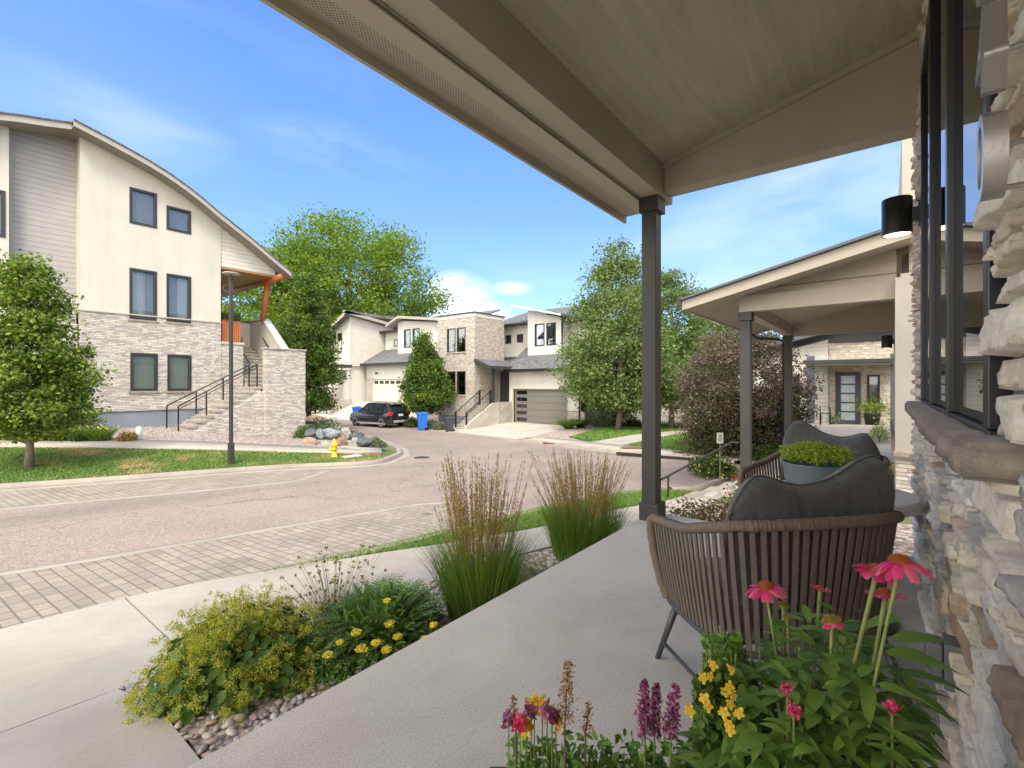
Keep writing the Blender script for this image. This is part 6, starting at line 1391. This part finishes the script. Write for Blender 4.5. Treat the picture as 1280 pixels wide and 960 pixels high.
mb = MB(); FR = []
for i in range(330):
    d = rand_dirs(1, .45)[0]; d[2] = abs(d[2]); tip = d*np.array([.52, .50, .46])*rng.uniform(.78, 1.16)*(1+.10*math.sin(6*d[0]+2)*math.cos(5*d[1])); b0 = tip*np.array([.4, .4, .2])
    mb.tube([b0, (b0+tip)/2+np.array([0, 0, .03]), tip], .0013, 4, cap=False)
    for q in range(7): c = tip+rng.normal(size=3)*np.array([.026, .026, .02]); FR.append(c+rng.normal(size=(26, 3))*.0095)
mb.build('flower_stems', 'stem', t); leaves('flower_froth', np.concatenate(FR), .0085, 'fl_mantle', t, up=.8, aspect=.8)
# yarrow: long feathery blades, flat yellow heads
def feather_leaves(name, base, tip, width, m, parent, nl=9):
    """pinnate leaf: many small leaflets both sides of an arched midrib"""
    V = []; F = []
    for b, e in zip(base, tip):
        up_ = np.array([0, 0, .28*np.linalg.norm(e-b)]); pts = [b*(1-s)**2+(b+(e-b)*.5+up_)*2*s*(1-s)+e*s*s for s in np.linspace(0, 1, nl+1)]
        ax_ = (e-b)/np.linalg.norm(e-b); sd_ = np.cross(ax_, [0, 0, 1.]); sd_ /= np.linalg.norm(sd_)+1e-6
        for j in range(1, nl+1):
            w = width*math.sin(math.pi*(.15+.8*j/nl))**.6; st_ = (pts[j]-pts[j-1])
            for s in (-1, 1):
                k = len(V); q = pts[j-1]; V += [q, q+st_*.55, q+st_*.95+sd_*s*w+np.array([0, 0, .15*w])]; F.append((k, k+1, k+2))
    return npmesh(name, np.array(V), np.array(F), m, parent)
t = thing('yarrow', 'grey green feathery yarrow clump with yellow flower heads beside the porch edge', 'plant', (1.98, 2.74, -.50))
n = 1500; d = rand_dirs(n, .35); d[:, 2] = abs(d[:, 2]); base = d*np.array([.22, .22, .16]); tip = d*np.array([.58, .44, .42])*rng.uniform(.6, 1.08, n)[:, None]
feather_leaves('leaves', base, tip, .034, 'lf_yarrow', t, 10)
n = 1100; d = rand_dirs(n, .4); d[:, 2] = abs(d[:, 2]); P = d*np.array([.50, .38, .37])*rng.uniform(.6, 1.0, n)[:, None]
leaves('broad_leaves', P, .075, 'lf_cone', t, out=d, outw=2.2, aspect=.26, six=True, droop=.1)
def head_disc(name, c, r, m, parent, n=90, thick=.25, size=.010):
    q = rng.normal(size=(n, 3)); q /= np.linalg.norm(q, axis=1, keepdims=True); q *= (rng.uniform(0, 1, n)**.4*r)[:, None]; q[:, 2] *= thick
    return leaves(name, q+np.array(c), size, m, parent, up=1.5, aspect=.9)
for (px, py, Y) in [(484, 750, 3.0), (487, 779, 2.95), (425, 802, 2.8), (452, 810, 2.72), (470, 803, 2.72), (483, 811, 2.72), (542, 780, 3.05), (531, 797, 2.9), (497, 795, 2.85), (410, 818, 2.7), (445, 790, 2.85)]:
    w_ = np.array(at(px, py, Y))-np.array([1.98, 2.74, -.50]); sm_ = rng.uniform(.7, 1.15)
    mb = MB().tube([(w_[0]*.6, w_[1]*.6, 0), (w_[0]*.9, w_[1]*.9, w_[2]*.6), tuple(w_)], .002, 5, cap=False); st_ = mb.build('flower_stem', 'stem', t)
    head_disc('flower_head', w_, .034*sm_, 'fl_yellow', st_, 170, .5)
t = thing('coreopsis', 'wiry coreopsis with small spent brown and yellow heads between the lady mantle and the yarrow', 'plant', (1.90, 3.18, -.55))
mb = MB(); pts_ = []
for i in range(75):
    a = rng.uniform(0, 6.283); r = rng.uniform(.08, .50); tip = np.array([r*math.cos(a)*.9, r*math.sin(a)*.55, rng.uniform(.30, .58)])
    mb.tube([tip*np.array([.2, .2, 0]), tip*np.array([.6, .6, .65]), tip], .0012, 4, cap=False); pts_.append(tip)
mb.build('stems', 'twig', t)
leaves('spent_heads', np.concatenate([p+rng.normal(size=(16, 3))*.006 for p in pts_]), .013, foliage('spent heads', [(.05, .03, .015), (.14, .085, .03), (.30, .22, .06), (.12, .07, .03)], trans=.1), t, up=1, aspect=.7)
leaves('petals', np.concatenate([p+rng.normal(size=(5, 3))*.013 for p in pts_[::2]]), .015, 'fl_yellow', t, up=1.5, aspect=.45)
blades('foliage', rng.normal(size=(700, 3))*np.array([.16, .11, 0]), .34, .003, 'gr_green', t, bend=.3, leanamt=.35)
t = thing('creeping_plant', 'low bright green leafy plant spilling to the porch edge below the yarrow', 'plant', (1.70, 2.70, -.48))
q = rng.normal(size=(2600, 3))*np.array([.17, .12, .045]); q[:, 2] = abs(q[:, 2])+.02; leaves('foliage', q, .026, foliage('fresh ground leaves', [(.06, .15, .02), (.12, .25, .03), (.20, .34, .05)]), t, up=.8, six=True)
blades('shoots', rng.normal(size=(160, 3))*np.array([.15, .1, 0]), .2, .005, 'lf_cone', t, bend=.4)
t = thing('pink_sedum', 'small dusty pink flower head on the pebbles', 'flower', (1.47, 2.74, -.46)); head_disc('flower_head', (0, 0, .05), .045, 'fl_pink', t, 160, .5, .012); leaves('foliage', rng.normal(size=(90, 3))*np.array([.05, .05, .015])+np.array([0, 0, .02]), .025, 'lf_cone', t)
# river pebbles (nobody could count them)
def pebbles():
    bm = bmesh.new(); bmesh.ops.create_icosphere(bm, subdivisions=2, radius=1); bv = np.array([v.co[:] for v in bm.verts]); bf = np.array([[v.index for v in f.verts] for f in bm.faces]); bm.free()
    poly = [(.80, 1.87), (.83, 3.9), (2.5, 3.62), (3.6, 3.25), (3.6, 1.87)]
    q = scatter(poly, 4200); keep = (q[:, 0]+.3*(q[:, 1]-1.9) < 2.2) | (rng.uniform(size=len(q)) < .45); q = q[keep]; n = len(q)
    s = rng.uniform(.011, .031, n); V = []; F = []
    z = H(q[:, 0], q[:, 1])+rng.uniform(.008, .032, n)
    for i in range(n):
        e = rng.uniform(.65, 1.1, 3)*np.array([1.1, .85, .55]); a = rng.uniform(0, 6.283); ti = rng.normal()*.35; v = bv*e*s[i]
        v = v*(1+.10*np.sin(bv@rng.normal(size=3)*2.2+a))[:, None]
        ca, sa, ct, st_ = math.cos(a), math.sin(a), math.cos(ti), math.sin(ti)
        v = v@np.array([[1, 0, 0], [0, ct, st_], [0, -st_, ct]])@np.array([[ca, sa, 0], [-sa, ca, 0], [0, 0, 1]])
        V.append(v+np.array([q[i, 0], q[i, 1], z[i]])); F.append(bf+i*len(bv))
    m = NT('river pebble stone'); k = m.island()
    c = m.ramp(k, [(0, (.34, .26, .21)), (.14, (.22, .21, .205)), (.28, (.42, .29, .22)), (.40, (.13, .13, .14)), (.52, (.48, .42, .36)), (.64, (.30, .20, .15)), (.76, (.55, .50, .45)), (.88, (.24, .25, .26))], 'CONSTANT')
    m.col(m.mix(.4, c, m.mix(m.noise(60, 5), var((.3, .26, .23), .5), var((.3, .26, .23), 1.7)))); m.setp(Roughness=.6); m.bump(m.noise(120, 3), .2, .002)
    return npmesh('river_pebbles', np.concatenate(V), np.concatenate(F), m.m, smooth=True)
tag(pebbles(), 'mixed grey tan and rust river pebbles filling the bed beside the porch', 'pebbles', kind='stuff')
# ================================================================== flower trough right in front of the viewer
M['trough'] = plain('dark fibre planter', (.06, .055, .05), .7, .15); M['soil'] = plain('potting soil', (.045, .03, .02), .95, .4, 30, .8, 40, bd=.01)
tr_c = at(560, 480, .80); TRZ = YAW-R(90)
pt_ = thing('flower_trough', 'long dark planter box full of flowers right in front of the viewer', 'planter', (tr_c[0], tr_c[1], 0), TRZ)
tr2 = MB(); X0, X1, Y0, Y1, ZT = -.05+.11, 1.00, -.19, .19, .50
for b in ((X0, X1, Y0, Y0+.02), (X0, X1, Y1-.02, Y1), (X0, X0+.02, Y0+.02, Y1-.02), (X1-.02, X1, Y0+.02, Y1-.02)): tr2.box(*b, 0, ZT)
tr2.build('box', 'trough', pt_, bevel=.004); MB().box(X0+.02, X1-.02, Y0+.02, Y1-.02, 0, ZT-.03).build('soil', 'soil', pt_)
def loc(px, py, Y): return np.array(at(px, py, Y))
def lance_leaf(b, d, L, w, m_v, m_f, droop=.4, seg=6, fold=.25):
    """adds one long pointed leaf with a folded midrib"""
    d = np.array(d, float); d /= np.linalg.norm(d); s_ = np.cross(d, [0, 0, 1.]); s_ /= np.linalg.norm(s_)+1e-9; k = len(m_v)
    for i in range(seg+1):
        t_ = i/seg; p = b+d*L*t_-np.array([0, 0, 1])*droop*L*t_*t_; ww = w*(math.sin(math.pi*min(1, t_*.93+.07))**.75)*(1-.25*t_) if i < seg else 0.0005
        u_ = np.array([0, 0, fold*ww]); wv = .12*ww*math.sin(5*t_+k)
        m_v += [p-s_*ww+u_+np.array([0, 0, wv]), p, p+s_*ww+u_-np.array([0, 0, wv])]
    for i in range(seg): q = k+3*i; m_f += [(q, q+1, q+4, q+3), (q+1, q+2, q+5, q+4)]
def leafmesh(name, V, F, m, parent): return npmesh(name, np.array(V), np.array(F), m, parent, smooth=True)
M['cone'] = None
def conemat():
    m = NT('orange seed cone'); sp = m.n('ShaderNodeSeparateXYZ'); m.l(m.n('ShaderNodeTexCoord').outputs['Generated'], sp.inputs[0])
    m.col(m.mix(.6, m.ramp(m.island(), [(0, (.12, .025, .01)), (.5, (.42, .10, .015)), (1, (.62, .24, .03))]), (.30, .06, .012))); m.setp(Roughness=.5); return m.m
M['cone'] = conemat(); M['cone_g'] = foliage('green cone spikes', [(.14, .17, .03), (.30, .24, .05), (.45, .14, .03)], trans=.1)
def coneflower(head, r, n_pet, droop, parent, base, tilt=(0, 0), petals=True, cone=1.0, young=False, stem_r=.0023, plen=1.0):
    head = np.array(head); hd = thing_part(parent, 'flower_head', head)
    o = np.array([0, 0, 0.]); V = []; F = []
    if petals:
        for i in range(n_pet):
            a = 2*math.pi*i/n_pet+rng.normal()*.05; L = r*rng.uniform(.88, 1.06)*plen; w = r*.125*rng.uniform(.85, 1.15); d = np.array([math.cos(a), math.sin(a), 0]); s_ = np.array([-math.sin(a), math.cos(a), 0]); k = len(V); n = 6; dr = droop*rng.uniform(.7, 1.3)
            for j in range(n+1):
                t_ = j/n; p = d*(r*.22+L*.78*t_)+np.array([0, 0, .10*r*t_-dr*r*t_*t_]); ww = w*(.55+.55*math.sin(math.pi*min(1, .18+.62*t_))) if j < n else w*.62
                V += [p-s_*ww-np.array([0, 0, .22*ww]), p+np.array([0, 0, .12*ww]), p+s_*ww-np.array([0, 0, .22*ww])]
            for j in range(n): q = k+3*j; F += [(q, q+1, q+4, q+3), (q+1, q+2, q+5, q+4)]
        leafmesh('petals', V, F, 'fl_pink', hd)
    # domed cone of little spikes
    mb = MB(); N_ = 170; rc = r*.36*cone; mb.lathe([(rc*.9, -.15*rc), (rc*.93, .1*rc), (rc*.7, .5*rc), (rc*.35, .72*rc), (.0005, .78*rc)], 16)
    for i in range(N_):
        a = i*2.39996; q = math.sqrt((i+.5)/N_); el = q*1.45; n_ = Vector((math.sin(el)*math.cos(a), math.sin(el)*math.sin(a), math.cos(el))); p = Vector((n_.x*rc*.92, n_.y*rc*.92, n_.z*rc*.75)); e = p+n_*rc*(.26 if not young else .42)*rng.uniform(.8, 1.15)+Vector((0, 0, rc*.05))
        u_ = n_.orthogonal().normalized()*rc*.055; w_ = n_.cross(u_).normalized()*rc*.055; mb.add([p+u_, p+w_, p-u_, p-w_, e], [(0, 1, 4), (1, 2, 4), (2, 3, 4), (3, 0, 4)])
    mb.build('seed_cone', 'cone_g' if young else 'cone', hd)
    mb = MB().lathe([(.0008, -.34*rc-.002), (rc*.55, -.24*rc), (rc*.85, -.12*rc), (rc*.6, -.05*rc)], 12); mb.build('calyx', 'stem', hd, smooth=True)
    hd.rotation_euler = (tilt[0], tilt[1], 0)
    b = np.array(base); mid = (b+head)/2+np.array([rng.normal()*.012, rng.normal()*.012, 0])
    MB().tube([b, b*.72+mid*.28, mid, mid*.3+head*.7, head-np.array([0, 0, .2*rc])], [stem_r*1.2, stem_r*1.15, stem_r, stem_r, stem_r*1.25], 8).build('flower_stem', 'stem_c', parent, smooth=True)
M['stem_c'] = plain('coneflower stems', (.20, .24, .07), .55, .25, 30, .2)
def thing_part(parent, name, loc_):
    o = bpy.data.objects.new(name, None); C.objects.link(o); o.parent = parent; o.location = tuple(loc_); o.empty_display_size = .02; return o
cf = thing('coneflower_plant', 'coneflower plant with pink drooping petals and lush pointed leaves', 'flowering plant', (0, 0, 0))
g0 = lambda px, Y, z=.52: np.array([*loc(px, 480, Y)[:2], z])
coneflower(loc(1125, 702, .66), .035, 24, .55, cf, g0(1010, .80), (R(-8), R(5)))
coneflower(loc(1096, 713, .74), .032, 18, .25, cf, g0(1000, .84), (R(10), R(-5)), stem_r=.003)
coneflower(loc(1107, 742, .78), .030, 18, .15, cf, g0(1020, .86), (R(-5), R(8)), stem_r=.003)
coneflower(loc(957, 734, .88), .036, 22, .35, cf, g0(985, .84), (R(-10), R(-4)))
coneflower(loc(1025, 737, .92), .022, 14, -.15, cf, g0(1010, .86), (R(8), R(12)), stem_r=.0026, plen=.8)
coneflower(loc(1040, 778, .78), .026, 26, .30, cf, g0(1055, .80), (R(-20), R(10)), young=True, cone=1.35, plen=.55)
coneflower(loc(979, 757, .90), .018, 1, 0, cf, g0(1000, .84), (0, R(8)), petals=False, young=True, cone=1.3, stem_r=.0022)
coneflower(loc(984, 772, .88), .016, 1, 0, cf, g0(1004, .83), (0, R(-8)), petals=False, young=True, cone=1.2, stem_r=.0022)
for px, py, Y in ((984, 861, .70), (992, 888, .68), (1115, 884, .66)):
    p = loc(px, py, Y); q_ = thing_part(cf, 'flower_bud', p); leaves('bud_petals', rng.normal(size=(110, 3))*.0040, .006, 'fl_pink', q_, up=1, aspect=.6); MB().tube([g0(px, .78), p-np.array([0, 0, .004])], .0018, 6).build('bud_stem', 'stem_c', cf)
V = []; F = []
fw = np.array([.7837, .6211, 0]); rt = np.array([.6211, -.7837, 0])
for i in range(950):
    px = rng.uniform(893, 1145); Y = rng.uniform(.66, .92); u_ = (px-1025)/125; zt = .57+.315*math.sqrt(max(0, 1-u_*u_*.85))*rng.uniform(.15, 1.0)
    b = np.array([*loc(px, 480, Y)[:2], zt]); a = rng.uniform(0, 6.283); el = rng.uniform(-.1, .9); d = np.array([math.cos(a), math.sin(a), el*.7])+rt*u_*.5
    L = rng.uniform(.035, .082)*(1-.25*(zt-.6)/.3); lance_leaf(b, d, L, L*rng.uniform(.15, .22), V, F, rng.uniform(.15, .6))
# the big leaves at the right
for (px, py, Y, dx, up_, L) in [(1118, 800, .72, .95, .22, .085), (1110, 818, .70, 1.0, .0, .105), (1080, 785, .80, .9, .55, .07), (1130, 842, .70, 1, -.05, .09), (1100, 858, .68, .8, -.1, .08)]:
    b = loc(px, py, Y); lance_leaf(b, rt*dx+np.array([0, 0, up_])-fw*.1, L, L*.21, V, F, .25, 9)
leafmesh('leaves', V, F, 'lf_cone', cf)
mb = MB()
for i in range(26): a = g0(rng.uniform(950, 1110), rng.uniform(.7, .9), .48); mb.tube([a, a+np.array([rng.normal()*.03, rng.normal()*.03, rng.uniform(.15, .36)])], .0028, 6)
mb.build('stalks', 'stem_c', cf)
# little yellow pansies
pz = thing('pansy_plant', 'small yellow pansies with rounded dark leaves just left of the coneflower leaves', 'flowering plant', (0, 0, 0))
P = []; 
for i in range(900): 
    px = rng.uniform(868, 965); Y = rng.uniform(.76, .95); top = 822+abs(px-905)*.8; py = rng.uniform(top, 960); P.append(loc(px, py, Y))
P = np.array(P); P = P[P[:, 2] > .47]; Nn = rand_dirs(len(P), .9); round_leaves('leaves', P, Nn, .020, 'lf_dark', pz, 5)
Q = np.array([loc(rng.uniform(880, 925), rng.uniform(792, 850), rng.uniform(.84, .95)) for _ in range(420)]); leaves('top_foliage', Q, .016, 'lf_cone', pz, up=.6, six=True)
mb = MB()
for i in range(40): a = loc(rng.uniform(878, 950), rng.uniform(800, 880), rng.uniform(.8, .93)); mb.tube([a, (a[0]+rng.normal()*.02, a[1]+rng.normal()*.02, .46)], .0013, 5)
mb.build('stems', 'stem', pz)
for (px, py, Y) in [(897, 828, .86), (887, 842, .85), (893, 851, .82), (912, 855, .84), (901, 858, .8), (880, 867, .82), (908, 838, .9), (879, 885, .8), (901, 888, .78), (919, 893, .78), (886, 893, .76), (917, 862, .86), (909, 880, .84), (925, 905, .76), (903, 908, .76)]:
    c = loc(px+rng.normal()*9, py+rng.normal()*7, Y*.88); q_ = thing_part(pz, 'flower', c); V = []; F = []; nrm = -fw+np.array([rng.normal()*.3, rng.normal()*.3, .5]); nrm /= np.linalg.norm(nrm); a1 = np.cross(nrm, [0, 0, 1.]); a1 /= np.linalg.norm(a1); a2 = np.cross(nrm, a1)
    for k in range(5):
        a = k*1.2566+.3; d = a1*math.cos(a)+a2*math.sin(a); s_ = np.cross(nrm, d); r_ = .0080*rng.uniform(.75, 1.15); n0 = len(V)
        V += [nrm*.001*k, d*r_*.5-s_*r_*.42+nrm*.001, d*r_-s_*r_*.30, d*r_*1.08+nrm*.002, d*r_+s_*r_*.30, d*r_*.5+s_*r_*.42+nrm*.001]; F.append(tuple(n0+j for j in range(6)))
    me = bpy.data.meshes.new('petals'); me.from_pydata([tuple(v) for v in V], [], F); link('petals', me, 'fl_mix', q_)
def spike(name, label, px, pybot, pytop, Y, r, m, n=420, size=.010, sub=None, twig='stem'):
    t = thing(name, label, 'flowering plant', (0, 0, 0)); a = loc(px[0], pybot, Y); b = loc(px[1], pytop, Y); base = np.array([a[0], a[1], .46])
    MB().tube([base, a, b], [.0022, .0018, .0006], 6).build('stem', twig, t)
    k = np.linspace(0, 1, 15)[rng.integers(0, 15, n)]; c = a*(1-k[:, None])+b*k[:, None]; rad = r*(1-.65*k)
    leaves('florets', c+rng.normal(size=(n, 3))*np.stack([rad*.55, rad*.55, rad*.28], 1), size, m, t, up=.3, aspect=.5)
    return t
spike('agastache', 'left purple agastache spike between the porch slab and the pansies', (806, 806), 915, 852, .86, .012, 'fl_purple', 520)
spike('agastache', 'middle purple agastache spike, brownish at the tip', (818, 820), 915, 856, .88, .012, 'fl_purple', 480)
spike('agastache', 'right and tallest purple agastache spike beside the chair stretcher', (838, 845), 915, 858, .84, .013, 'fl_purple', 520)
spike('dry_spike', 'tall dried rust brown flower spike at the left of the trough', (706, 710), 900, 828, .84, .020, 'fl_dry', 420, .006, twig='twig')
spike('dry_spike', 'short dried brown spray right of the tall rust brown spike', (732, 736), 915, 878, .86, .012, 'fl_dry', 150, .006, twig='twig')
spike('dry_spike', 'short dried brown spray left of the snapdragons', (645, 641), 905, 872, .86, .013, 'fl_dry', 150, .006, twig='twig')
sn = thing('snapdragon', 'dark magenta and yellow snapdragon flowers at the left end of the trough', 'flowering plant', (0, 0, 0))
mb = MB()
for (px, py, Y, m) in [(664, 888, .86, 'fl_purple'), (684, 889, .84, 'fl_purple'), (690, 893, .84, 'fl_purple'), (668, 880, .88, 'fl_mix'), (678, 884, .86, 'fl_mix'), (650, 903, .83, 'fl_pink'), (636, 899, .86, 'fl_purple'), (695, 900, .85, 'fl_mix'), (657, 905, .84, 'fl_mix')]:
    p = loc(px, py, Y); q_ = thing_part(sn, 'flower', p); leaves('petals', rng.normal(size=(46, 3))*np.array([.0055, .0055, .006]), .014, m, q_, up=.4, aspect=.8); mb.tube([p, (p[0], p[1], .46)], .0013, 5)
mb.build('stems', 'stem', sn)
Q = np.array([loc(rng.uniform(635, 860), 480, rng.uniform(.72, .95)) for _ in range(3400)]); Q[:, 2] = rng.uniform(.47, .60, len(Q)); leaves('low_foliage', Q, .021, 'lf_cone', sn, up=.7, six=True)
Q = np.array([loc(rng.uniform(860, 1130), 480, rng.uniform(.68, .95)) for _ in range(2600)]); Q[:, 2] = rng.uniform(.49, .62, len(Q)); leaves('low_foliage', Q, .024, 'lf_cone', cf, up=.7, six=True)
